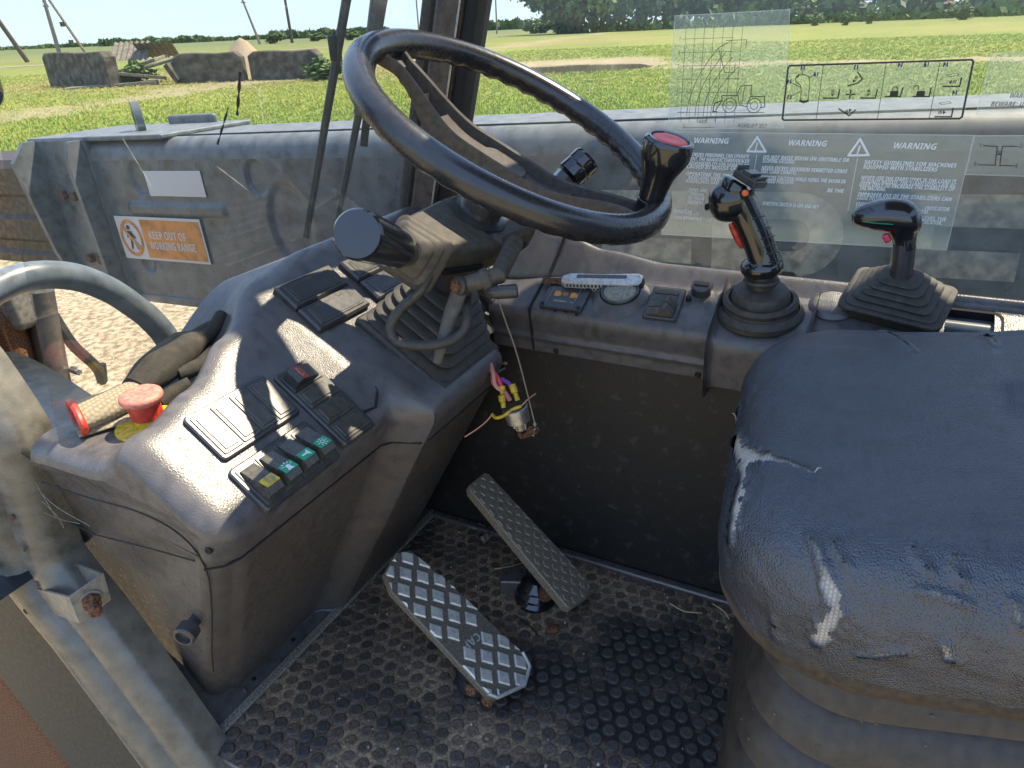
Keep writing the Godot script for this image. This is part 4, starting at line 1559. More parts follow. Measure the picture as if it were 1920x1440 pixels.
# a bank of four switch bays; long = along local x
func switch_bank(t: Node3D, x: float, z: float, w: float, h: float, upright: bool, bays: Array) -> void:
	# x, z: the upper corner towards the door; w runs away from the door, h down the face
	var A := panel_axes(x, z, 0.0)
	var s := Soup.new()
	s.prism(rounded(w, h, 0.005, 3), 0.006, A * Transform3D(Basis(), V(0, -h, -0.001)), 0.0016)
	var bank := part(t, "switch_bank", s, M.plastic)
	var n := bays.size()
	for i in n:
		var bw := (w - 0.008) / n if not upright else w - 0.008
		var bh := h - 0.008 if not upright else (h - 0.008) / n
		var cx := 0.004 + bw * (i + 0.5) if not upright else w * 0.5
		var cy := -h * 0.5 if not upright else -0.004 - bh * (i + 0.5)
		var C := A * Transform3D(Basis(), V(cx, cy, 0.005))
		var kind: int = bays[i]
		s = Soup.new()
		if kind < 0:       # blank cover: a raised rim and a plate
			s.prism(rounded(bw - 0.0012, bh - 0.0012, 0.0015, 2, true), 0.0014, C, 0.0005)
			s.prism(rounded(bw - 0.0085, bh - 0.0085, 0.001, 2, true), 0.0012, C * Transform3D(Basis(), V(0, 0, 0.0013)), 0.0006)
			part(bank, "blank_cover", s, M.switch, 30.0)
			continue
		# rocker: a wedge tilted in its well, with a coloured legend on the pressed end
		s.prism(rounded(bw - 0.0012, bh - 0.0012, 0.0015, 2, true), 0.0012, C, 0.0005)
		var along := bh - 0.009 if not upright else bw - 0.009
		var across := bw - 0.007 if not upright else bh - 0.007
		var low := 0.002
		var high := 0.0135
		var side := P2([Vector2(-along * 0.5, 0), Vector2(along * 0.5, 0), Vector2(along * 0.5, low), Vector2(-along * 0.32, high), Vector2(-along * 0.5, high - 0.003)])
		var D := C
		if upright:
			D = C * Transform3D(Basis(Vector3.BACK, -PI / 2), Vector3.ZERO)
		# side outline lies in (local y, local z); pushed across local x
		var E := D * Transform3D(Basis(Vector3.UP, Vector3.BACK, Vector3.RIGHT), V(-across * 0.5, 0, 0.001))
		s.prism(side, across, E, 0.0008)
		part(bank, "rocker_switch", s, M.switch if kind < 4 else M.plastic, 25.0)
		# the legend lies on the sloping top near its high end
		var tilt := atan2(high - low, along * 0.82)
		var top := D * Transform3D(Basis(Vector3.RIGHT, -tilt), V(0, -along * 0.12, low + 0.001 + (along * 0.62) * tan(tilt) + 0.0006))
		var L := top * Transform3D(Basis(), V(0, -along * 0.06, 0))
		s = Soup.new()
		s.prism(rounded(across * 0.92, along * 0.30, 0.001, 2, true), 0.0006, L, 0.0)
		part(bank, "legend", s, [M.yellow, M.green, M.green, M.green, M.red][kind], 30.0)
		s = Soup.new()
		if kind < 4:
			rocker_symbol(s, kind, L * Transform3D(Basis(), V(0, 0, 0.0009)), along * 0.24)
			part(bank, "symbol", s, M.white if kind > 0 else M.lens, 20.0)
		else:
			s.tube(P([L * V(-0.006, -0.004, 0.001), L * V(0.006, -0.004, 0.001), L * V(0, 0.005, 0.001), L * V(-0.006, -0.004, 0.001)]), 0.0006, 4, false)
			part(bank, "symbol", s, M.lens, 20.0)


func display_block(t: Node3D, A: Transform3D, w: float, h: float) -> void:
	# a dark frame with two smoked windows one above the other
	for i in 2:
		var s := Soup.new()
		var B := A * Transform3D(Basis(), V(0, -h * 0.5 * (i + 1), 0))
		s.prism(rounded(w, h * 0.5 - 0.001, 0.003, 3), 0.010, B * Transform3D(Basis(), V(0, 0, -0.001)), 0.0025)
		var f := part(t, "display_frame", s, M.plastic)
		s = Soup.new()
		s.prism(P2([Vector2(0.009, 0.006), Vector2(w - 0.009, 0.006), Vector2(w - 0.009, h * 0.5 - 0.008), Vector2(0.009, h * 0.5 - 0.008)]), 0.0012, B * Transform3D(Basis(), V(0, 0, 0.0088)), 0.0006)
		part(f, "display_window", s, M.switch)
		s = Soup.new()
		s.prism(P2([Vector2(0.014, 0.009), Vector2(w - 0.014, 0.009), Vector2(w - 0.014, h * 0.5 - 0.011), Vector2(0.014, h * 0.5 - 0.011)]), 0.0006, B * Transform3D(Basis(), V(0, 0, 0.0098)), 0.0002)
		part(f, "inner_window", s, M.plastic)


func build_switches() -> void:
	var t: Node3D = get_node("dashboard")
	switch_bank(t, -0.575, -0.384, 0.108, 0.060, false, [-1, -1, -1, -1])
	switch_bank(t, -0.519, -0.377, 0.110, 0.056, false, [0, 1, 2, 3])
	switch_bank(t, -0.568, -0.499, 0.055, 0.112, true, [4, -1, -1, -1])
	display_block(t, panel_axes(-0.648, -0.597), 0.100, 0.080)
	display_block(t, panel_axes(-0.645, -0.716), 0.108, 0.076)
	display_block(t, axes(V(-0.556, 0.492, -0.885), V(0.10, -0.02, -1), V(0.62, 0.76, 0.16)), 0.075, 0.070)
	# emergency stop button on its yellow plate, standing on the ledge
	var o := V(-0.640, 0.4655, -0.394)
	var n := V(0.03, 1.0, 0.06)
	var e := thing("emergency_stop_button", "pale red mushroom stop button on a round yellow plate at the dashboard corner", "stop button", o)
	var s := Soup.new()
	s.lathe([Vector2(0.034, -0.004), Vector2(0.034, 0.0015), Vector2(0.033, 0.0025)], o, n, 36, true, 1.0)
	part(e, "yellow_plate", s, M.yellow)
	s = Soup.new()
	s.lathe([Vector2(0.0142, 0.0), Vector2(0.0142, 0.014)], o, n, 28)
	part(e, "collar", s, M.yellow)
	s = Soup.new()
	s.lathe([Vector2(0.0158, 0.011), Vector2(0.0158, 0.029)], o, n, 28)
	part(e, "stem", s, M.red)
	s = Soup.new()
	s.lathe([Vector2(0.0155, 0.027), Vector2(0.0195, 0.0295), Vector2(0.0213, 0.033), Vector2(0.0208, 0.036), Vector2(0.0185, 0.038), Vector2(0.013, 0.0385), Vector2(0.006, 0.0377), Vector2(0.001, 0.0375)], o, n, 36)
	part(e, "mushroom_cap", s, M.pale_red, 60.0)


# ------------------------------------------------------------------ steering column and wheel
const HUB := Vector3(-0.387, 0.716, -0.761)     # wheel centre
const AX := Vector3(0.5, 0.866, 0.0)             # column axis, up towards the driver
const WU := Vector3(0, 0, -1)                    # across, away from the door
const WV := Vector3(0.866, -0.5, 0)              # across, towards the driver


func wp(u: float, w: float, d: float) -> Vector3:    # a point in the wheel's own axes, d below its plane
	return HUB + WU * u + WV * w - AX * d


# a folded boot: stacked rounded squares that swell and shrink
func boot(s: Soup, base: Transform3D, w0: Vector2, top: Vector3, w1: Vector2, r0: float, r1: float, folds: int, swell: float, twist_axis := Vector3.ZERO) -> void:
	var rows := []
	var steps := folds * 6
	var up := base.basis.z
	for i in steps + 1:
		var f := float(i) / steps
		var o := base.origin.lerp(top, f)
		var ph := f * folds
		var puff := swell * (absf(sin(PI * ph)) * 1.0 - 0.35) * (1.0 - 0.35 * f)
		var w := w0.lerp(w1, f) + Vector2(puff, puff)
		var r := lerpf(r0, r1, f)
		var row := PackedVector3Array()
		for q in rounded(w.x * 2, w.y * 2, minf(r, minf(w.x, w.y) * 0.99), 5, true):
			row.append(o + base.basis.x * q.x + base.basis.y * q.y)
		rows.append(row)
	s.sheet(rows, true)
	s.fan(rows[-1])


func build_column() -> void:
	var t := thing("steering_column", "dusty black steering column with square housing, folded rubber boot and tilt lever", "steering column", V(-0.52, 0.45, -0.73))
	var s := Soup.new()
	# boot from the tunnel to the column
	var base := axes(V(-0.514, 0.452, -0.731), V(0, 0, -1), V(0.55, 0.835, 0.0))
	s.rbox(V(0.150, 0.150, 0.012), 0.005, base * Transform3D(Basis(), V(0, 0, 0.002)))
	boot(s, base * Transform3D(Basis(), V(0, 0, 0.004)), Vector2(0.066, 0.066), wp(0.0, 0.0, 0.225), Vector2(0.036, 0.036), 0.02, 0.03, 6, 0.012)
	part(t, "boot", s, M.rubber, 50.0)
	s = Soup.new()
	s.tube(P([wp(0, 0, 0.26), wp(0, 0, 0.16)]), 0.026, 18)
	part(t, "column_tube", s, M.black)
	# housing: chamfered slab across the column, two halves with a joint
	var H := Transform3D(Basis(WU, WV, WU.cross(WV)), wp(0, 0, 0.172))
	var z := WU.cross(WV)      # points along or against the axis
	var up := 1.0 if z.dot(AX) > 0 else -1.0
	var outline := [P2([Vector2(-0.121, -0.040), Vector2(-0.021, -0.046), Vector2(-0.021, 0.051), Vector2(-0.030, 0.052), Vector2(-0.118, 0.024)]), P2([Vector2(-0.0195, -0.046), Vector2(0.076, -0.040), Vector2(0.080, 0.045), Vector2(0.070, 0.056), Vector2(-0.0195, 0.051)])]
	for k in 2:
		s = Soup.new()
		var rows := []
		var poly: PackedVector2Array = outline[k]
		if Geometry2D.is_polygon_clockwise(poly):
			poly.reverse()
		for q in [[0.0, 0.016], [0.008, 0.006], [0.024, 0.0], [0.046, 0.0], [0.052, 0.002], [0.056, 0.007]]:
			var row := PackedVector3Array()
			for p in Soup.inset(poly, q[1]):
				row.append(wp(p.x, p.y, 0.172 - q[0]))
			rows.append(row)
		s.sheet(rows, true)
		s.fan(rows[0])
		s.fan(rows[-1])
		part(t, "housing", s, M.dusty_plastic, 35.0)
	s = Soup.new()
	s.rbox(V(0.006, 0.09, 0.035), 0.002, Transform3D(Basis(WU, WV, WU.cross(WV)), wp(-0.0202, 0.003, 0.143)), 1)
	part(t, "housing_joint", s, M.black)
	# slots in the front faces
	for k in [[-0.105, 0.0295, -0.045, 0.0485, 0.147], [-0.005, 0.0525, 0.055, 0.0558, 0.140]]:
		s = Soup.new()
		var a := wp(k[0], k[1], k[4])
		var b := wp(k[2], k[3], k[4])
		s.rbox(V(a.distance_to(b), 0.008, 0.006), 0.002, axes(a.lerp(b, 0.5), b - a, AX.cross(b - a)), 1)
		part(t, "slot", s, M.black)
	# collar under the wheel
	s = Soup.new()
	s.lathe([Vector2(0.037, 0.0), Vector2(0.037, 0.003), Vector2(0.033, 0.005), Vector2(0.027, 0.006), Vector2(0.026, 0.012), Vector2(0.0275, 0.013), Vector2(0.0275, 0.024), Vector2(0.026, 0.026), Vector2(0.026, 0.062)], wp(0.0, 0.0, 0.117), AX, 32)
	part(t, "collar", s, M.plastic, 30.0)
	# combination stalk towards the door: square folded boot, stem, thick round grip
	var d := (V(-0.394, 0.668, -0.467) - wp(-0.118, -0.004, 0.143)).normalized()
	var o := wp(-0.116, -0.004, 0.143)
	s = Soup.new()
	var B := axes(o, AX, d)
	boot(s, B, Vector2(0.031, 0.034), o + d * 0.045, Vector2(0.017, 0.018), 0.012, 0.012, 3, 0.009)
	part(t, "stalk_boot", s, M.dusty_plastic, 50.0)
	s = Soup.new()
	s.lathe([Vector2(0.0145, 0.03), Vector2(0.0165, 0.06), Vector2(0.019, 0.085)], o, d, 20)
	part(t, "stalk_stem", s, M.dusty_plastic)
	s = Soup.new()
	var far := o.distance_to(V(-0.394, 0.668, -0.467))
	s.lathe([Vector2(0.017, 0.078), Vector2(0.0205, 0.080), Vector2(0.0215, 0.095), Vector2(0.0225, far - 0.002), Vector2(0.0205, far + 0.001), Vector2(0.001, far + 0.002)], o, d, 32)
	part(t, "stalk_grip", s, M.gloss, 30.0)
	# second stalk beyond the wheel
	s = Soup.new()
	var e := V(-0.355, 0.668, -0.922)
	var f := V(-0.412, 0.605, -0.868)
	var g := (e - f).normalized()
	s.lathe([Vector2(0.009, -0.03), Vector2(0.010, 0.0), Vector2(0.012, 0.004)], f, g, 14)
	s.lathe([Vector2(0.013, 0.004), Vector2(0.016, 0.03), Vector2(0.018, 0.052), Vector2(0.014, 0.054)], f, g, 8)
	s.lathe([Vector2(0.016, 0.055), Vector2(0.0205, 0.057), Vector2(0.0205, 0.070), Vector2(0.0195, 0.072), Vector2(0.0205, 0.074), Vector2(0.0205, 0.086), Vector2(0.018, 0.090)], f, g, 24)
	part(t, "far_stalk", s, M.gloss, 30.0)
	# tilt clamp: pivot tube, bolt, flat lever, black handle
	var c := V(-0.405, 0.564, -0.645)
	s = Soup.new()
	s.tube(P([c, V(-0.372, 0.572, -0.672), V(-0.385, 0.59, -0.74)]), [0.010, 0.0105, 0.011], 14)
	s.lathe([Vector2(0.0125, -0.004), Vector2(0.0135, 0.003), Vector2(0.012, 0.006)], V(-0.385, 0.568, -0.663), (V(-0.372, 0.572, -0.672) - c), 18)
	part(t, "tilt_pivot", s, M.dusty_plastic)
	s = Soup.new()
	s.lathe([Vector2(0.0115, -0.01), Vector2(0.0115, 0.006), Vector2(0.009, 0.008)], c, V(-0.25, 0.25, 1), 20)
	part(t, "pivot_bolt", s, M.rubber, 30.0)
	s = Soup.new()
	s.lathe([Vector2(0.007, 0.008), Vector2(0.007, 0.010), Vector2(0.003, 0.0105)], c, V(-0.25, 0.25, 1), 6)
	part(t, "bolt_head", s, M.rusty, 20.0)
	s = Soup.new()
	s.tube(P([c, V(-0.411, 0.535, -0.628), V(-0.416, 0.500, -0.608), V(-0.418, 0.485, -0.603)]), [0.0095, 0.0085, 0.0065, 0.005], 10, true, 0.6)
	part(t, "tilt_lever", s, M.dusty_plastic)
	s = Soup.new()
	s.tube(curve([V(-0.405, 0.555, -0.69), V(-0.378, 0.556, -0.662), V(-0.360, 0.558, -0.66), V(-0.345, 0.559, -0.667)]), [0.006, 0.006, 0.0065, 0.007, 0.0075, 0.008, 0.008, 0.008, 0.008, 0.008, 0.008, 0.008, 0.008, 0.008, 0.008, 0.008, 0.008, 0.008, 0.006], 12)
	part(t, "tilt_handle", s, M.plastic)
	# sheathed cable looping round the boot
	s = Soup.new()
	s.tube(curve([V(-0.436, 0.578, -0.63), V(-0.441, 0.562, -0.614), V(-0.456, 0.546, -0.596), V(-0.463, 0.530, -0.585), V(-0.458, 0.517, -0.582), V(-0.445, 0.512, -0.583), V(-0.425, 0.510, -0.592), V(-0.405, 0.512, -0.604), V(-0.392, 0.520, -0.62), V(-0.391, 0.533, -0.632), V(-0.402, 0.542, -0.65), V(-0.42, 0.548, -0.68)], 6), 0.0056, 10)
	part(t, "cable", s, M.rubber)


func build_wheel() -> void:
	var t := thing("steering_wheel", "black steering wheel with one broad spoke and finger grips", "steering wheel", HUB)
	var R := 0.185
	var rows := []
	for i in 145:
		var a := TAU * i / 144.0
		var c := HUB + (WV * cos(a) + WU * sin(a)) * R
		var out := (WV * cos(a) + WU * sin(a))
		var row := PackedVector3Array()
		# finger grips under the rim over most of its length, none at the spoke ends
		var grip := smoothstep(0.28, 0.45, absf(sin(a + 0.05)))
		for k in 20:
			var b := TAU * k / 20.0
			var r := 0.0158
			var under := maxf(0.0, -sin(b) * 0.8 - cos(b) * 0.35)
			r -= 0.0016 * grip * under * (1.0 - cos(a * 44.0))
			row.append(c + out * cos(b) * r + AX * sin(b) * r * 1.05)
		rows.append(row)
	var s := Soup.new()
	s.sheet(rows, true)
	part(t, "rim", s, M.rim, 60.0)
	# spoke: a dished trough between two walls, widening over the hub
	var dir := (WV * cos(0.10) + WU * sin(0.10)).normalized()
	var side := dir.cross(AX).normalized()
	var outer := []
	for i in 49:
		var f := -1.0 + 2.0 * i / 48.0
		var p := f * 0.178
		var g := 1.0 - absf(f)
		var drop := 0.034 * smoothstep(0.0, 0.75, g)
		var half := 0.0165 + 0.014 * smoothstep(0.1, 0.85, g) + 0.010 * smoothstep(0.16, 0.0, g)
		var deep := 0.014 + 0.018 * smoothstep(0.15, 0.6, g) + 0.016 * smoothstep(0.62, 0.8, g)
		var wall := 0.0045
		var well := 0.009 + 0.003 * smoothstep(0.3, 0.8, g)
		var pocket := 0.0
		# three open pockets along each arm, bars between them
		for k in [[0.22, 0.09], [0.42, 0.08]]:
			pocket = maxf(pocket, smoothstep(k[1], k[1] - 0.02, absf(absf(f) - (1.0 - k[0]))))
		var o := HUB + dir * p - AX * drop
		var row := PackedVector3Array()
		for q in [[-half, -deep], [-half - 0.0015, -deep * 0.5], [-half, -0.001], [-half + 0.0015, 0.0008], [-half + wall, -0.001], [-half + wall + 0.0015, -well - pocket * 0.010], [half - wall - 0.0015, -well - pocket * 0.010], [half - wall, -0.001], [half - 0.0015, 0.0008], [half, -0.001], [half + 0.0015, -deep * 0.5], [half, -deep]]:
			row.append(o + side * q[0] + AX * q[1])
		outer.append(row)
	s = Soup.new()
	s.sheet(outer, true)
	s.fan(outer[0])
	s.fan(outer[-1])
	part(t, "spoke", s, M.spoke, 38.0)
	s = Soup.new()
	s.lathe([Vector2(0.025, -0.075), Vector2(0.032, -0.068), Vector2(0.036, -0.05), Vector2(0.030, -0.042)], HUB, AX, 28)
	part(t, "hub", s, M.spoke)
	# spinner knob with a red cap
	var o := HUB + (WV * cos(0.17) + WU * sin(0.17)) * 0.172 + AX * 0.008
	var n := V(0.28, 0.955, 0.06).normalized()
	s = Soup.new()
	s.lathe([Vector2(0.015, -0.004), Vector2(0.015, 0.002), Vector2(0.0125, 0.004)], o, n, 24)
	s.lathe([Vector2(0.0145, 0.004), Vector2(0.0155, 0.016), Vector2(0.0185, 0.032), Vector2(0.0245, 0.046), Vector2(0.0275, 0.053), Vector2(0.0275, 0.066), Vector2(0.0265, 0.071), Vector2(0.0245, 0.073), Vector2(0.0215, 0.0725), Vector2(0.0205, 0.0695)], o, n, 36)
	part(t, "spinner_knob", s, M.gloss, 35.0)
	s = Soup.new()
	s.lathe([Vector2(0.0205, 0.0695), Vector2(0.0195, 0.0715), Vector2(0.016, 0.0725), Vector2(0.009, 0.0720), Vector2(0.001, 0.0715)], o, n, 30)
	part(t, "red_cap", s, mat(lin(0.66, 0.022, 0.016), 0.3, 0.0, {spec = 0.4}), 60.0)


# ------------------------------------------------------------------ side console under the side window (runs along x)
func con(x: float, z: float, out := 0.0) -> Vector3:     # a point of its sloping top
	return V(x, 0.45 + 0.42 * (-0.87 - z), z) + V(0, 0.922, 0.387) * out


func con_axes(x: float, z: float, out := 0.0, turn := 0.0) -> Transform3D:
	return axes(con(x, z, out), V(cos(turn), 0, sin(turn)), V(0, 0.922, 0.387))


func console_outline(x: float) -> PackedVector2Array:       # (z, y)
	var sill := table(x, [[-0.50, 0.566], [-0.423, 0.536], [-0.354, 0.518], [-0.26, 0.507]])
	var foot := table(x, [[-0.50, -0.925], [-0.40, -0.945], [-0.30, -0.955], [0.0, -0.957], [0.06, -0.974]])
	return smooth_line([Vector2(-0.986, 0.38), Vector2(-0.985, sill), Vector2(-0.9765, sill), Vector2(foot, 0.45 + 0.42 * (-0.87 - foot)), Vector2(-0.945, 0.4815), Vector2(-0.912, 0.46764), Vector2(-0.872, 0.4508), Vector2(-0.888, 0.409), Vector2(-0.884, 0.4025), Vector2(-0.889, 0.396), Vector2(-0.892, 0.377), Vector2(-0.902, 0.375)],
		[0.0, 0.004, 0.012, 0.010, 0.0, 0.0, 0.024, 0.006, 0.004, 0.004, 0.003, 0.0])


func build_console() -> void:
	var t := thing("side_console", "grey plastic side console under the side window carrying switches and levers", "console", V(-0.1, 0.38, -0.93))
	var rows := []
	var xs := []
	for i in 107:
		xs.append(-0.505 + i * 0.0085)
	for x in xs:
		var row := PackedVector3Array()
		for q in console_outline(x):
			row.append(V(x, q.y, q.x))
		rows.append(row)
	var s := Soup.new()
	var line := console_outline(0.1)
	s.sheet(rows, false, func(i, j): return not (xs[i] > 0.083 and xs[i + 1] < 0.148 and line[j].x > -0.9725 and line[j + 1].x < -0.911 and line[j].y > 0.455))
	part(t, "console_shell", s, M.dash, 50.0)
	# open tray
	s = Soup.new()
	var tr := rounded(0.066, 0.060, 0.010, 3)
	var rim := []
	for q in [[0.0, 0.0015], [-0.003, 0.0005], [-0.004, -0.05]]:
		var row := PackedVector3Array()
		for p in Soup.inset(tr, -q[0] - 0.002):
			row.append(con_axes(0.0825, -0.913) * V(p.x, p.y, q[1]))
		rim.append(row)
	s.sheet(rim, true)
	s.fan(rim[-1])
	part(t, "tray", s, M.black)
	# seam against the dashboard
	s = Soup.new()
	s.tube(P([V(-0.418, 0.542, -0.974), con(-0.432, -0.945, 0.003), con(-0.437, -0.925, 0.001), con(-0.436, -0.890, 0.001), V(-0.436, 0.4525, -0.876), V(-0.436, 0.432, -0.879), V(-0.438, 0.38, -0.892)]), 0.0022, 6)
	part(t, "seam", s, M.black)
	for q in [[-0.187, 0.384], [-0.40, 0.384]]:
		s = Soup.new()
		s.lathe([Vector2(0.0048, -0.001), Vector2(0.0048, 0.0015), Vector2(0.003, 0.003), Vector2(0.001, 0.002)], V(q[0], q[1], -0.8915), Vector3.BACK, 12)
		part(t, "screw", s, M.black)
	for q in [[-0.058, -0.925], [-0.395, -0.878], [-0.379, -0.879], [-0.361, -0.876]]:
		s = Soup.new()
		s.lathe([Vector2(0.0026, 0.0), Vector2(0.0024, 0.001), Vector2(0.001, 0.0006)], con(q[0], q[1]), V(0, 0.92, 0.39), 10)
		part(t, "plug", s, M.black)
	# warning light plate
	var A := con_axes(-0.389, -0.9025)
	s = Soup.new()
	s.prism(rounded(0.066, 0.050, 0.003, 3, true), 0.006, A * Transform3D(Basis(), V(0, 0, -0.001)), 0.001)
	var g := part(t, "gauge_plate", s, M.plastic)
	s = Soup.new()
	for k in [[-0.024, 0.0], [0.018, 0.0]]:
		s.box(V(0.0008, 0.042, 0.0004), A * Transform3D(Basis(), V(k[0], k[1], 0.0054)))
	s.box(V(0.020, 0.004, 0.0004), A * Transform3D(Basis(), V(-0.004, -0.011, 0.0054)))
	s.box(V(0.004, 0.003, 0.0004), A * Transform3D(Basis(), V(0.014, -0.011, 0.0054)))
	part(g, "print_line", s, M.lens)
	for k in [[-0.014, 0.004], [0.011, 0.004]]:
		s = Soup.new()
		s.prism(rounded(0.008, 0.011, 0.0015, 2, true), 0.0008, A * Transform3D(Basis(), V(k[0], k[1], 0.005)), 0.0002)
		s.box(V(0.0025, 0.007, 0.0006), A * Transform3D(Basis(), V(k[0] + 0.0055, k[1] - 0.001, 0.0054)))
		part(g, "fuel_symbol", s, M.orange)
	s = Soup.new()
	for i in 3:
		s.box(V(0.0012, 0.006 + 0.002 * (i % 2), 0.0005), A * Transform3D(Basis(), V(-0.004 + i * 0.0028, 0.005, 0.0054)))
	part(g, "level_symbol", s, M.orange)
	for k in [[-0.028, -0.020], [0.028, -0.020], [0.028, 0.020]]:
		s = Soup.new()
		s.lathe([Vector2(0.003, 0), Vector2(0.003, 0.001), Vector2(0.0012, 0.0005)], A * V(k[0], k[1], 0.005), A.basis.z, 10)
		part(g, "screw", s, M.black)
	# round dial on its moulded mound
	var n := V(0, 0.922, 0.387)
	s = Soup.new()
	s.lathe([Vector2(0.048, -0.004), Vector2(0.040, 0.001), Vector2(0.033, 0.007), Vector2(0.029, 0.009)], con(-0.312, -0.921), n, 36, false)
	part(t, "dial_mound", s, M.dash)
	s = Soup.new()
	s.lathe([Vector2(0.0275, 0.006), Vector2(0.0275, 0.0115), Vector2(0.0262, 0.0128), Vector2(0.024, 0.0122), Vector2(0.0228, 0.0105)], con(-0.312, -0.921), n, 36, false)
	var dial := part(t, "dial_bezel", s, M.plastic)
	s = Soup.new()
	s.lathe([Vector2(0.0235, 0.0100), Vector2(0.022, 0.0112), Vector2(0.012, 0.0118), Vector2(0.001, 0.012)], con(-0.312, -0.921), n, 36)
	part(dial, "dial_glass", s, M.lens)
	# four-way switch block: two blanks, two raised rockers
	A = con_axes(-0.246, -0.916, 0.0, -0.02)
	s = Soup.new()
	s.prism(rounded(0.047, 0.064, 0.003, 3, true), 0.006, A * Transform3D(Basis(), V(0, 0, -0.001)), 0.0015)
	var b := part(t, "switch_block", s, M.plastic)
	for i in 2:
		s = Soup.new()
		s.prism(rounded(0.034, 0.0125, 0.001, 2, true), 0.0016, A * Transform3D(Basis(), V(-0.002, 0.022 - i * 0.0145, 0.005)), 0.0006)
		part(b, "blank_cover", s, M.dusty_plastic)
	for i in 2:
		s = Soup.new()
		var w := 0.036
		s.prism(P2([Vector2(-w * 0.5, 0), Vector2(w * 0.5, 0), Vector2(w * 0.5, 0.003), Vector2(w * 0.26, 0.0155), Vector2(w * 0.14, 0.0155), Vector2(-w * 0.06, 0.006), Vector2(-w * 0.5, 0.0035)]), 0.0125, A * Transform3D(Basis(Vector3.RIGHT, Vector3.BACK, -Vector3.UP), V(0, -0.002 - i * 0.0145, 0.005)), 0.0006)
		part(b, "rocker_switch", s, M.dusty_plastic, 25.0)
	s = Soup.new()
	s.lathe([Vector2(0.004, 0), Vector2(0.004, 0.006), Vector2(0.003, 0.007)], con(-0.217, -0.930), n, 12)
	part(b, "peg", s, M.black)
	# socket cap by the window
	A = con_axes(-0.204, -0.947)
	s = Soup.new()
	var half := PackedVector2Array()
	for i in 11:
		var a := PI + PI * i / 10
		half.append(Vector2(cos(a) * 0.0135, sin(a) * 0.010 - 0.002))
	half.append(Vector2(0.0135, 0.010))
	half.append(Vector2(-0.0135, 0.010))
	s.prism(half, 0.013, A, 0.0015)
	part(t, "socket_cap", s, M.plastic)
	s = Soup.new()
	s.rbox(V(0.020, 0.010, 0.004), 0.001, A * Transform3D(Basis(), V(0, 0.003, 0.0125)))
	part(t, "socket_slot", s, M.black)
	# round vent beside the gear boot
	s = Soup.new()
	s.lathe([Vector2(0.029, 0.0), Vector2(0.029, 0.003), Vector2(0.026, 0.006), Vector2(0.0235, 0.0075), Vector2(0.022, 0.0065), Vector2(0.020, 0.0068), Vector2(0.001, 0.0070)], con(-0.036, -0.950), n, 36)
	part(t, "round_vent", s, M.dash, 30.0)
	# the joystick's own moulded pod in front of the trim
	s = Soup.new()
	rows = []
	for k in [[-0.1725, 0.016], [-0.1715, 0.006], [-0.168, 0.0015], [-0.163, 0.0], [-0.11, 0.0], [-0.061, 0.0], [-0.056, 0.002], [-0.053, 0.010]]:
		var row := PackedVector3Array()
		for q in inward(smooth_line([Vector2(-0.965, 0.4905), Vector2(-0.900, 0.4665), Vector2(-0.862, 0.449), Vector2(-0.874, 0.3765), Vector2(-0.91, 0.374)], [0.0, 0.01, 0.016, 0.004, 0.0]), k[1] * -1.0):
			row.append(V(k[0], q.y, q.x))
		rows.append(row)
	s.sheet(rows)
	part(t, "joystick_pod", s, M.dash, 50.0)
	s = Soup.new()
	s.tube(P([V(-0.1745, 0.377, -0.8905), V(-0.1745, 0.41, -0.885), V(-0.1745, 0.447, -0.871), con(-0.1745, -0.90, 0.001)]), 0.0018, 6)
	part(t, "seam", s, M.black)


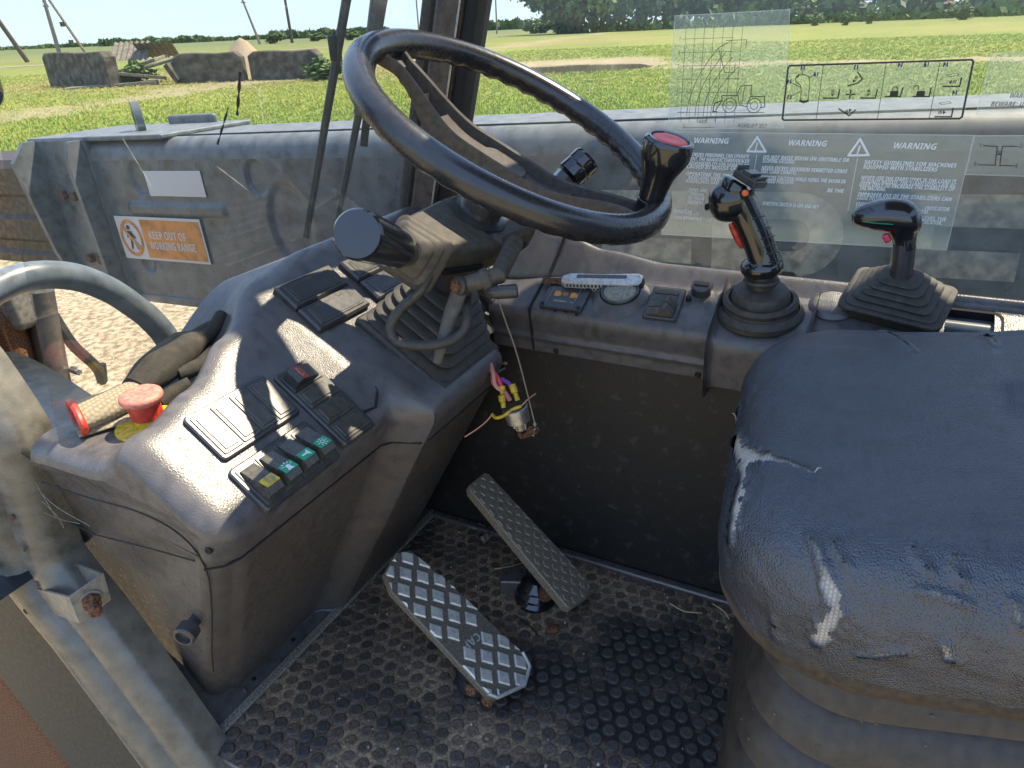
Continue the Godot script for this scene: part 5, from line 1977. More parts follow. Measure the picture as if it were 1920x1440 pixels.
func build_levers() -> void:
	var n := V(0, 0.922, 0.387)
	# joystick
	var o := con(-0.122, -0.926)
	var t := thing("joystick", "tall black boom control joystick with thumb switch and orange button", "joystick", o)
	var s := Soup.new()
	s.lathe([Vector2(0.056, -0.004), Vector2(0.056, 0.003), Vector2(0.053, 0.007), Vector2(0.049, 0.010), Vector2(0.0485, 0.006), Vector2(0.046, 0.012), Vector2(0.0475, 0.018), Vector2(0.044, 0.023), Vector2(0.040, 0.0225), Vector2(0.0385, 0.018), Vector2(0.037, 0.020), Vector2(0.036, 0.027), Vector2(0.033, 0.032), Vector2(0.024, 0.036), Vector2(0.016, 0.038), Vector2(0.0145, 0.050)], o, V(0.0, 0.98, 0.19), 48)
	part(t, "boot", s, M.rubber, 35.0)
	s = Soup.new()
	var c := V(-0.1235, 0.530, -0.915)
	s.lathe([Vector2(0.021, -0.014), Vector2(0.0225, -0.011), Vector2(0.021, -0.008), Vector2(0.0165, -0.007), Vector2(0.0165, 0.0)], c, V(-0.05, 1, 0.05), 28)
	part(t, "neck_ring", s, M.rubber, 30.0)
	s = Soup.new()
	s.lathe([Vector2(0.014, -0.006), Vector2(0.023, -0.001), Vector2(0.026, 0.004), Vector2(0.0265, 0.009), Vector2(0.024, 0.015), Vector2(0.018, 0.019)], c, V(-0.12, 1, 0.05), 32)
	part(t, "grip_flange", s, M.gloss)
	# grip: a tapering oval that leans and swells into the head
	var path := curve([V(-0.120, 0.540, -0.915), V(-0.126, 0.556, -0.914), V(-0.137, 0.580, -0.912), V(-0.149, 0.602, -0.910), V(-0.160, 0.620, -0.908), V(-0.164, 0.635, -0.908), V(-0.161, 0.643, -0.909)], 5)
	var rr := []
	for i in path.size():
		rr.append(table(i / float(path.size() - 1), [[0.0, 0.0225], [0.2, 0.0200], [0.45, 0.0195], [0.65, 0.0215], [0.82, 0.0235], [0.93, 0.022], [1.0, 0.014]]))
	s = Soup.new()
	s.tube(path, rr, 24, true, 0.92)
	# bulging head towards the door and the front
	var rows := []
	for i in 13:
		var f := i / 12.0
		var ce := V(-0.160, 0.622, -0.906).lerp(V(-0.1935, 0.612, -0.895), f)
		var r := 0.0225 * sqrt(maxf(0.0, 1.0 - pow(f, 3.4))) + 0.0005
		var d := V(-0.036, -0.011, 0.013).normalized()
		var a := d.cross(Vector3.UP).normalized()
		var b := a.cross(d)
		var row := PackedVector3Array()
		for k in 22:
			var w := TAU * k / 22
			row.append(ce + a * cos(w) * r * 0.95 + b * sin(w) * r * 1.12)
		rows.append(row)
	s.sheet(rows, true)
	s.fan(rows[-1])
	part(t, "grip", s, M.gloss, 60.0)
	# ribs on the palm side
	for i in 6:
		s = Soup.new()
		var f := 0.06 + 0.075 * i
		var ce := path[int(f * (path.size() - 1))]
		var arc := PackedVector3Array()
		var ax := (path[int(f * (path.size() - 1)) + 1] - ce).normalized()
		var u := ax.cross(V(0, 0, 1)).normalized() * -1.0
		if u.x < 0: u = -u
		var w := ax.cross(u)
		if w.z < 0: w = -w
		for k in 9:
			var a := -0.4 + 1.55 * k / 8.0
			var r: float = rr[int(f * (path.size() - 1))] + 0.0002
			arc.append(ce + (u * cos(a) + w * sin(a) * 0.95) * r + ax * 0.006 * sin(a))
		s.tube(arc, 0.0007, 5)
		part(t, "grip_rib", s, M.switch)
	# thumb switch: a block with rocker plates on the head
	var D := Transform3D(Basis(Vector3.BACK, -0.42) * Basis(Vector3.UP, -0.35), V(-0.148, 0.6480, -0.9000))
	s = Soup.new()
	s.rbox(V(0.034, 0.010, 0.030), 0.003, D)
	part(t, "thumb_switch", s, M.plastic)
	for i in 3:
		s = Soup.new()
		s.rbox(V(0.0022 if i != 1 else 0.012, 0.009 if i != 1 else 0.007, 0.027), 0.001, D * Transform3D(Basis(Vector3.BACK, 0.35 - i * 0.3), V(-0.014 + i * 0.0135, 0.0055, 0.001)), 1)
		part(t, "switch_plate", s, M.plastic)
	s = Soup.new()
	s.lathe([Vector2(0.0040, 0), Vector2(0.0038, 0.002), Vector2(0.002, 0.0030)], V(-0.1495, 0.6335, -0.8855), V(0.1, 0.45, 0.9), 16)
	part(t, "orange_button", s, mat(lin(0.75, 0.12, 0.02), 0.4))
	s = Soup.new()
	s.lathe([Vector2(0.0042, 0), Vector2(0.0042, 0.0008), Vector2(0.0034, 0.001), Vector2(0.003, -0.001)], V(-0.1905, 0.6165, -0.8765), V(-0.55, 0.2, 0.8), 14)
	part(t, "screw_hole", s, M.black)
	s = Soup.new()
	s.tube(curve([V(-0.1655, 0.592, -0.902), V(-0.1565, 0.576, -0.904), V(-0.149, 0.562, -0.907)], 4), [0.003, 0.004, 0.0045, 0.005, 0.005, 0.005, 0.0045, 0.004, 0.003], 8)
	part(t, "trigger", s, M.red)
	# gear lever: square folded boot, stem, hammer-shaped knob
	o = con(0.034, -0.957)
	t = thing("gear_lever", "short gear lever with black hammer shaped knob and dusty square folded boot", "gear lever", o)
	var B := con_axes(0.034, -0.956, 0.002, 0.23)
	s = Soup.new()
	s.rbox(V(0.096, 0.070, 0.018), 0.006, B * Transform3D(Basis(), V(0, 0, 0.006)))
	part(t, "boot_base", s, M.welt)
	s = Soup.new()
	s.prism(rounded(0.118, 0.084, 0.012, 4, true), 0.004, B * Transform3D(Basis(), V(0, 0, 0.017)), 0.0015)
	boot(s, B * Transform3D(Basis(), V(0, 0, 0.020)), Vector2(0.050, 0.034), V(0.0335, 0.535, -0.951), Vector2(0.016, 0.014), 0.010, 0.013, 5, 0.008)
	part(t, "boot", s, M.rubber, 50.0)
	s = Soup.new()
	s.tube(P([V(0.0335, 0.520, -0.951), V(0.0325, 0.550, -0.950), V(0.0285, 0.580, -0.950)]), [0.0125, 0.0118, 0.0125], 20)
	part(t, "stem", s, M.plastic)
	s = Soup.new()
	rows = []
	for k in [[-0.033, 0.600, 0.0015, 0.001], [-0.0315, 0.600, 0.0075, 0.008], [-0.027, 0.6005, 0.0125, 0.0135], [-0.018, 0.601, 0.0165, 0.018], [-0.006, 0.602, 0.0195, 0.020], [0.008, 0.603, 0.0215, 0.021], [0.022, 0.602, 0.0215, 0.021], [0.032, 0.600, 0.019, 0.019], [0.039, 0.597, 0.0135, 0.014], [0.0425, 0.595, 0.007, 0.008], [0.0435, 0.595, 0.001, 0.001]]:
		var row := PackedVector3Array()
		for i in 26:
			var a := TAU * i / 26
			row.append(V(k[0], k[1] + sin(a) * k[2] * (1.0 if sin(a) > 0 else 0.85), -0.950 + cos(a) * k[3]))
		rows.append(row)
	s.sheet(rows, true)
	s.lathe([Vector2(0.012, -0.012), Vector2(0.0125, 0.0), Vector2(0.0165, 0.012), Vector2(0.021, 0.020)], V(0.0285, 0.577, -0.950), V(-0.25, 1, 0), 24)
	part(t, "knob", s, M.gloss, 60.0)
	s = Soup.new()
	var loop := PackedVector3Array()
	for i in 41:
		var a := TAU * i / 40.0
		loop.append(V(0.0055 + cos(a) * 0.0385, 0.5985 + cos(a) * 0.0, -0.950 + sin(a) * 0.0206 * (1.0 - 0.05 * cos(a))))
	s.tube(loop, 0.0007, 5, false)
	part(t, "knob_seam", s, M.green)
	s = Soup.new()
	s.rbox(V(0.008, 0.011, 0.010), 0.003, Transform3D(Basis(Vector3.BACK, 0.6), V(0.0095, 0.580, -0.938)))
	part(t, "red_button", s, mat(lin(0.55, 0.04, 0.09), 0.4))


# ------------------------------------------------------------------ floor mat with round studs
func dirt(x: float, z: float) -> float:    # how much dried mud lies on the mat
	var d := 0.62 + 0.9 * zone.get_noise_2d(x * 180.0, z * 180.0) + 0.35 * zone_fine.get_noise_2d(x * 90.0, z * 90.0)
	d -= 0.75 * smoothstep(0.17, 0.05, Vector2((x + 0.215) * 0.8, z + 0.655).length())       # worn clean and damp
	d -= 0.45 * smoothstep(0.12, 0.0, Vector2(x + 0.08, (z + 0.72) * 0.6).length())
	d += 0.3 * smoothstep(0.25, 0.05, Vector2(x + 0.44, z + 0.80).length())
	return clampf(d, 0.0, 1.0)


func build_floor() -> void:
	var t := thing("floor_mat", "black studded rubber floor mat caked with brown dirt", "floor mat", V(-0.35, 0, -0.62))
	var rows := []
	var cols := []
	var clean := Color(0.026, 0.024, 0.024)
	var mud := Color(0.40, 0.295, 0.205)
	for i in 141:
		var row := PackedVector3Array()
		var col := PackedColorArray()
		for j in 141:
			var x := lerpf(-0.668, 0.10, i / 140.0)
			var z := lerpf(-0.348, -0.90, j / 140.0)
			var d := dirt(x, z)
			row.append(V(x, 0.0012 * d + 0.0008 * zone_fine.get_noise_2d(x * 300.0, z * 300.0) * d, z))
			col.append(clean.lerp(mud, d) * (0.8 + 0.5 * absf(zone_fine.get_noise_2d(x * 40.0, z * 40.0))))
		rows.append(row)
		cols.append(col)
	part(t, "mat_sheet", fast_sheet(rows, cols), M.mat)
	# studs in staggered rows: low drums with a rounded shoulder
	var st := Soup.new()
	st.lathe([Vector2(0.0094, -0.002), Vector2(0.0090, 0.0020), Vector2(0.0080, 0.0029), Vector2(0.0062, 0.0031), Vector2(0.001, 0.0027)], Vector3.ZERO, Vector3.UP, 16)
	var drum := st.mesh(50.0)
	var spots := []
	var tones := []
	var p := 0.0228
	var i := 0
	var z := -0.36
	while z > -0.885:
		var x := -0.655 + (p * 0.5 if i % 2 else 0.0)
		while x < 0.09:
			var d := dirt(x, z)
			var jitter := rng.randf_range(0.93, 1.05)
			var sink := 0.0014 * smoothstep(0.75, 1.0, d)
			spots.append(Transform3D(Basis(V(rng.randf_range(-1, 1), 0, rng.randf_range(-1, 1)).normalized(), rng.randf() * 0.06).scaled(Vector3.ONE * jitter), V(x, -sink, z)))
			tones.append(Color(0.06, 0.056, 0.054).lerp(Color(0.20, 0.15, 0.11), clampf(d * 0.9 - 0.25 + rng.randf_range(-0.2, 0.2), 0.0, 0.8)) * rng.randf_range(0.85, 1.2))
			x += p
		z -= p * 0.866
		i += 1
	var mm := MultiMesh.new()
	mm.transform_format = MultiMesh.TRANSFORM_3D
	mm.use_colors = true
	mm.mesh = drum
	mm.instance_count = spots.size()
	for k in spots.size():
		mm.set_instance_transform(k, spots[k])
		mm.set_instance_color(k, tones[k])
	var studs := MultiMeshInstance3D.new()
	studs.name = "stud_relief"
	studs.multimesh = mm
	studs.material_override = M.stud
	studs.position = -t.position
	studs.set_meta("kind", "stuff")
	t.add_child(studs, true)
	# steel floor under it and the metal edging strip beside the dashboard flange
	var s := Soup.new()
	s.rbox(V(1.5, 0.03, 0.58), 0.004, Transform3D(Basis(), V(0.02, -0.02, -0.638)))
	struct("cab_floor", s, M.kick, "steel floor of the cab", "floor")
	s = Soup.new()
	s.rbox(V(0.0135, 0.005, 0.60), 0.0012, Transform3D(Basis(), V(-0.6595, 0.0045, -0.665)))
	tag(part(self, "edging_strip", s, mat(lin(0.34, 0.33, 0.30), 0.5, 0.3, {tex = T.soil, scale = 8.0})), "flat dull metal strip edging the floor mat beside the dashboard", "edging strip")
	# litter: crumbs of soil, straw, dead leaves
	s = Soup.new()
	for k in 420:
		var x := rng.randf_range(-0.62, -0.05)
		var zz := rng.randf_range(-0.88, -0.40)
		if rng.randf() > dirt(x, zz) + 0.05:
			continue
		var r := 0.0008 + 0.0022 * pow(rng.randf(), 4.0)
		s.tint = Color(0.24, 0.18, 0.12).lerp(Color(0.42, 0.36, 0.28), rng.randf())
		var o := V(x, 0.0025 + r * 0.5, zz)
		var a := V(rng.randfn(), rng.randfn(), rng.randfn()).normalized() * r
		var b := a.cross(V(rng.randfn(), rng.randfn(), rng.randfn()).normalized()).normalized() * r
		var c := a.cross(b).normalized() * r * 0.7
		for q in [[a, b, c], [b, -a, c], [-a, -b, c], [-b, a, c], [b, a, -c], [-a, b, -c], [-b, -a, -c], [a, -b, -c]]:
			s.tri(o + q[0], o + q[1], o + q[2])
	struct("soil_crumbs", s, mat(Color.WHITE, 0.95), "crumbs of dry soil scattered over the floor mat", "soil", "stuff")
	var straw_m := mat(lin(0.50, 0.40, 0.22), 0.8)
	var straws := [[V(-0.478, 0.006, -0.80), V(-0.455, 0.008, -0.815), V(-0.43, 0.007, -0.845), "thin curved straw standing on the mat between the two pedals"], [V(-0.19, 0.006, -0.845), V(-0.165, 0.006, -0.838), V(-0.14, 0.006, -0.846), "pale straw beside the seat base on the mat"], [V(-0.40, 0.007, -0.72), V(-0.375, 0.008, -0.712), V(-0.35, 0.006, -0.70), "dark twig lying behind the brake pedal"], [V(-0.10, 0.006, -0.85), V(-0.11, 0.007, -0.862), V(-0.13, 0.006, -0.872), "bent straw at the foot of the lining wall"]]
	for k in straws:
		s = Soup.new()
		s.tube(curve([k[0], k[1], k[2]], 5), 0.0009, 5)
		tag(part(self, numbered("straw"), s, straw_m if not "twig" in k[3] else M.black), k[3], "straw")
	# two shrivelled leaves by the far pedal
	for k in [[V(-0.555, 0.006, -0.885), 0.4, 0.022, "shrivelled grey leaf on the mat by the kick panel"], [V(-0.530, 0.007, -0.862), 1.9, 0.018, "crumpled pale leaf on the mat beside the accelerator pedal"], [V(-0.395, 0.006, -0.745), 0.9, 0.012, "curled orange leaf on the mat between the pedals"]]:
		s = Soup.new()
		var lr := []
		for a in 9:
			var row := PackedVector3Array()
			for b in 7:
				var u := a / 8.0 - 0.5
				var v := (b / 6.0 - 0.5) * sin(PI * (a + 0.3) / 8.6) * (0.7 + 0.3 * sin(a * 2.1))
				var q := V(u * k[2] * 1.7, 0, v * k[2])
				q.y = 0.25 * k[2] * (absf(v) * 1.4 + 0.35 * sin(u * 9.0 + b) + 0.15)
				row.append(k[0] + Basis(Vector3.UP, k[1]) * q)
			lr.append(row)
		s.sheet(lr)
		tag(part(self, numbered("dead_leaf"), s, mat(lin(0.36, 0.16, 0.05) if "orange" in k[3] else lin(0.30, 0.26, 0.20), 0.8)), k[3], "leaf")


# ------------------------------------------------------------------ pedals
# raised diamonds in a lattice inside an outline, each its own piece
func diamonds(t: Node3D, A: Transform3D, poly: PackedVector2Array, step: Vector2, size: Vector2, height: float, off: Vector2, m: Material, skip) -> void:
	var shrunk := poly
	for i in range(-12, 13):
		for j in range(-12, 13):
			var c := off + Vector2(step.x * (i + (0.5 if j % 2 else 0.0)), step.y * j)
			var d := P2([c + Vector2(size.x, 0), c + Vector2(0, size.y), c - Vector2(size.x, 0), c - Vector2(0, size.y)])
			if skip != null and skip.call(c):
				continue
			for q in Geometry2D.intersect_polygons(d, shrunk):
				var area := 0.0
				for k in q.size():
					area += q[k].cross(q[(k + 1) % q.size()])
				if absf(area) < 2e-5:
					continue
				var s := Soup.new()
				s.prism(q, height, A, height * 0.55)
				part(t, "tread_diamond", s, m, 25.0)


func build_pedals() -> void:
	var n := V(0.544, 0.839, 0.0)
	# local x along the pedal towards the front, local y towards the door
	var A := Transform3D(Basis(V(-0.821, 0.533, -0.205), V(-0.172, 0.112, 0.979), V(-0.821, 0.533, -0.205).cross(V(-0.172, 0.112, 0.979))).orthonormalized(), V(-0.338, 0.045, -0.572))
	var poly := P2([Vector2(0.228, 0.006), Vector2(0.220, -0.017), Vector2(0.163, -0.032), Vector2(0.008, -0.056), Vector2(-0.009, -0.050), Vector2(-0.022, -0.022), Vector2(-0.008, 0.024), Vector2(0.003, 0.031), Vector2(0.185, 0.049), Vector2(0.212, 0.040)])
	var t := thing("brake_pedal", "bright worn aluminium pedal with large raised diamonds", "pedal", V(-0.338, 0.0, -0.572))
	var s := Soup.new()
	var flip := A.basis.z.dot(n) < 0
	var up := Transform3D(Basis(A.basis.x, A.basis.y, -A.basis.z if flip else A.basis.z), A.origin)
	s.prism(poly, 0.010, up * Transform3D(Basis(), V(0, 0, -0.010)), 0.0015)
	part(t, "pedal_plate", s, mat(lin(0.20, 0.185, 0.16), 0.6, 0.35, {tex = T.soil, scale = 10.0, bump = T.fine, depth = 0.03}))
	diamonds(t, up, Soup.inset(ccw(poly), 0.0015), Vector2(0.0345, 0.0185), Vector2(0.0132, 0.0110), 0.0028, Vector2(0.005, -0.004), M.alu, func(c): return absf(c.x - 0.072 - c.y * 0.12) < 0.009)
	# raised rim at the heel and a plain band with worn cast lettering
	s = Soup.new()
	s.tube(P([up * V(0.012, -0.0545, 0.001), up * V(-0.008, -0.049, 0.001), up * V(-0.0205, -0.022, 0.001), up * V(-0.007, 0.023, 0.001), up * V(0.004, 0.030, 0.001)]), 0.0026, 8)
	part(t, "heel_rim", s, M.alu)
	s = Soup.new()
	letter(s, "CAP", 0.011, up * Transform3D(Basis(Vector3.BACK, PI / 2), V(0.068, -0.016, 0.0009)), true, 0.03)
	part(t, "cast_lettering", s, M.alu)
	s = Soup.new()
	s.rbox(V(0.10, 0.050, 0.024), 0.005, up * Transform3D(Basis(), V(0.045, -0.008, -0.024)))
	part(t, "pedal_bracket", s, M.kick)
	for q in [[0.022, 0.030, -0.021], [-0.002, 0.020, -0.022]]:
		s = Soup.new()
		s.lathe([Vector2(0.0085, -0.004), Vector2(0.0085, 0.003), Vector2(0.006, 0.005)], up * V(q[0], q[1] + 0.0015, q[2]), up.basis.y, 12)
		part(t, "pivot_pin", s, M.rusty)
	s = Soup.new()
	s.lathe([Vector2(0.030, 0.0), Vector2(0.031, 0.006), Vector2(0.026, 0.010), Vector2(0.030, 0.016), Vector2(0.025, 0.022), Vector2(0.028, 0.030), Vector2(0.022, 0.045), Vector2(0.018, 0.055)], V(-0.392, 0.002, -0.590), V(0.05, 1, 0), 24)
	part(t, "pedal_boot", s, M.black)
	# accelerator: longer, dirtier, finer diamonds
	A = Transform3D(Basis(V(-0.805, 0.535, -0.256), V(-0.213, 0.142, 0.967), V(-0.805, 0.535, -0.256).cross(V(-0.213, 0.142, 0.967))).orthonormalized(), V(-0.311, 0.055, -0.742))
	flip = A.basis.z.dot(n) < 0
	up = Transform3D(Basis(A.basis.x, A.basis.y, -A.basis.z if flip else A.basis.z), A.origin)
	poly = P2([Vector2(0.222, 0.026), Vector2(0.232, 0.020), Vector2(0.240, -0.022), Vector2(0.234, -0.028), Vector2(0.006, -0.052), Vector2(-0.004, -0.046), Vector2(-0.012, -0.02), Vector2(-0.009, 0.012), Vector2(-0.002, 0.018)])
	t = thing("accelerator_pedal", "long muddy metal pedal with small diamonds against the lining wall", "pedal", V(-0.311, 0.0, -0.742))
	s = Soup.new()
	s.prism(poly, 0.014, up * Transform3D(Basis(), V(0, 0, -0.014)), 0.0016)
	part(t, "pedal_plate", s, M.alu_dirty)
	diamonds(t, up, Soup.inset(ccw(poly), 0.003), Vector2(0.0225, 0.0108), Vector2(0.0068, 0.0048), 0.0016, Vector2(0.008, -0.012), mat(lin(0.36, 0.34, 0.31), 0.5, 0.5, {tex = T.soil, scale = 12.0}), null)
	s = Soup.new()
	s.tube(P([up * V(0.03, -0.01, -0.012), V(-0.372, 0.02, -0.765), V(-0.385, 0.0, -0.770)]), [0.012, 0.014, 0.014], 12)
	part(t, "pedal_rod", s, M.rusty)
	s = Soup.new()
	s.lathe([Vector2(0.034, 0.0), Vector2(0.034, 0.006), Vector2(0.028, 0.010), Vector2(0.031, 0.018), Vector2(0.024, 0.024), Vector2(0.026, 0.030), Vector2(0.014, 0.040)], V(-0.388, 0.002, -0.772), V(0.1, 1, 0), 28)
	part(t, "pedal_boot", s, M.gloss)
	for q in [[-0.43, -0.78, 0.022, 0.028], [-0.335, -0.722, 0.010, 0.008]]:
		s = Soup.new()
		s.rbox(V(q[2] * 2, q[3], q[2] * 1.6), 0.004, Transform3D(Basis(Vector3.UP, 0.4), V(q[0], q[3] * 0.5, q[1])))
		part(t, "floor_bracket", s, M.kick if q[2] > 0.015 else M.rusty)


func ccw(poly: PackedVector2Array) -> PackedVector2Array:
	var p := poly.duplicate()
	if Geometry2D.is_polygon_clockwise(p):
		p.reverse()
	return p


# ------------------------------------------------------------------ the driver's seat
const SEAT_AT := Vector3(0.155, 0, -0.663)
const SEAT_TURN := 0.122
const SEAT_A := 0.25
const SEAT_B := 0.232
const SEAT_RC := 0.108
const SEAT_TOP := 0.501
const SEAT_R := 0.065


func seat_reach(a: float) -> float:      # distance from the middle to the edge of the rounded rectangle
	var d := Vector2(cos(a), sin(a))
	var lo := 0.0
	var hi := 0.5
	for i in 24:
		var m := (lo + hi) * 0.5
		var q := Vector2(maxf(absf(d.x) * m - (SEAT_A - SEAT_RC), 0.0), maxf(absf(d.y) * m - (SEAT_B - SEAT_RC), 0.0))
		if q.length() < SEAT_RC:
			lo = m
		else:
			hi = m
	return lo


func seat_place(q: Vector2, y: float) -> Vector3:
	y += 0.275 * pow(maxf(0.0, 0.15 - q.x), 1.5)
	var f := V(-cos(SEAT_TURN), 0, sin(SEAT_TURN))
	var s := V(sin(SEAT_TURN), 0, cos(SEAT_TURN))
	return SEAT_AT + f * q.x + s * q.y + V(0, y, 0)


# w: 0 middle .. 1 shoulder .. 2 under the round edge .. 2.2 hem; out: how far off the foam
func seat_point(a: float, reach: float, w: float, out: float) -> Vector3:
	var d := Vector2(cos(a), sin(a))
	if w <= 1.0:
		return seat_place(d * (reach - SEAT_R) * w, SEAT_TOP + 0.012 * (1.0 - w * w * w) + out)
	if w <= 2.0:
		var t := (w - 1.0) * 1.75
		return seat_place(d * (reach - SEAT_R + (SEAT_R + out) * sin(t)), SEAT_TOP - SEAT_R + (SEAT_R + out) * cos(t))
	var e := seat_point(a, reach, 2.0, out)
	var k := (w - 2.0) / 0.2
	return e + V(0, -0.028 * k, 0) + seat_place(-d * 0.004 * k, 0) - seat_place(Vector2.ZERO, 0)


func tear_lines() -> Array:
	return [
		[[V(-0.101, 0.441, -0.703), 0.0029], [V(-0.097, 0.449, -0.674), 0.0044]],
		[[V(-0.090, 0.451, -0.624), 0.0052], [V(-0.075, 0.471, -0.569), 0.0067], [V(-0.063, 0.484, -0.546), 0.0055], [V(-0.049, 0.494, -0.531), 0.0035], [V(-0.032, 0.500, -0.523), 0.0026], [V(-0.021, 0.501, -0.516), 0.0021], [V(-0.012, 0.501, -0.510), 0.0008]],
		[[V(-0.069, 0.477, -0.546), 0.0046], [V(-0.064, 0.479, -0.516), 0.0022], [V(-0.063, 0.475, -0.498), 0.0047], [V(-0.062, 0.469, -0.484), 0.0064], [V(-0.062, 0.460, -0.474), 0.0051], [V(-0.062, 0.453, -0.468), 0.0025]],
		[[V(-0.006, 0.489, -0.449), 0.0008], [V(0.002, 0.483, -0.439), 0.0011], [V(0.009, 0.475, -0.429), 0.0026], [V(0.015, 0.467, -0.423), 0.0033], [V(0.019, 0.458, -0.419), 0.0036], [V(0.018, 0.448, -0.416), 0.0037], [V(0.014, 0.439, -0.416), 0.0048], [V(0.013, 0.427, -0.416), 0.0041], [V(0.013, 0.424, -0.417), 0.0023]],
		[[V(-0.019, 0.424, -0.427), 0.0012], [V(-0.014, 0.409, -0.430), 0.0016]],
		[[V(-0.000, 0.452, -0.421), 0.0015]],
		[[V(0.040, 0.425, -0.416), 0.0007], [V(0.053, 0.432, -0.417), 0.0011], [V(0.066, 0.438, -0.418), 0.0011]],
		[[V(0.085, 0.451, -0.422), 0.0010], [V(0.090, 0.442, -0.421), 0.0017], [V(0.095, 0.440, -0.422), 0.0007]],
		[[V(0.116, 0.484, -0.439), 0.0007], [V(0.119, 0.480, -0.436), 0.0013], [V(0.123, 0.474, -0.433), 0.0013]],
		[[V(0.119, 0.508, -0.848), 0.0011], [V(0.119, 0.516, -0.817), 0.0033], [V(0.122, 0.521, -0.782), 0.0011]],
		[[V(0.010, 0.491, -0.446), 0.0004], [V(0.013, 0.488, -0.441), 0.0007], [V(0.021, 0.483, -0.434), 0.0004]],
		[[V(0.057, 0.498, -0.453), 0.0004], [V(0.060, 0.494, -0.447), 0.0007], [V(0.069, 0.490, -0.442), 0.0005]],
		[[V(0.081, 0.499, -0.455), 0.0007], [V(0.080, 0.494, -0.448), 0.0005], [V(0.088, 0.489, -0.442), 0.0005]],
		[[V(0.066, 0.480, -0.432), 0.0005], [V(0.080, 0.480, -0.433), 0.0007], [V(0.093, 0.478, -0.433), 0.0005]],
		[[V(0.023, 0.500, -0.841), 0.0006], [V(0.041, 0.510, -0.793), 0.0008], [V(0.053, 0.514, -0.758), 0.0005]]]


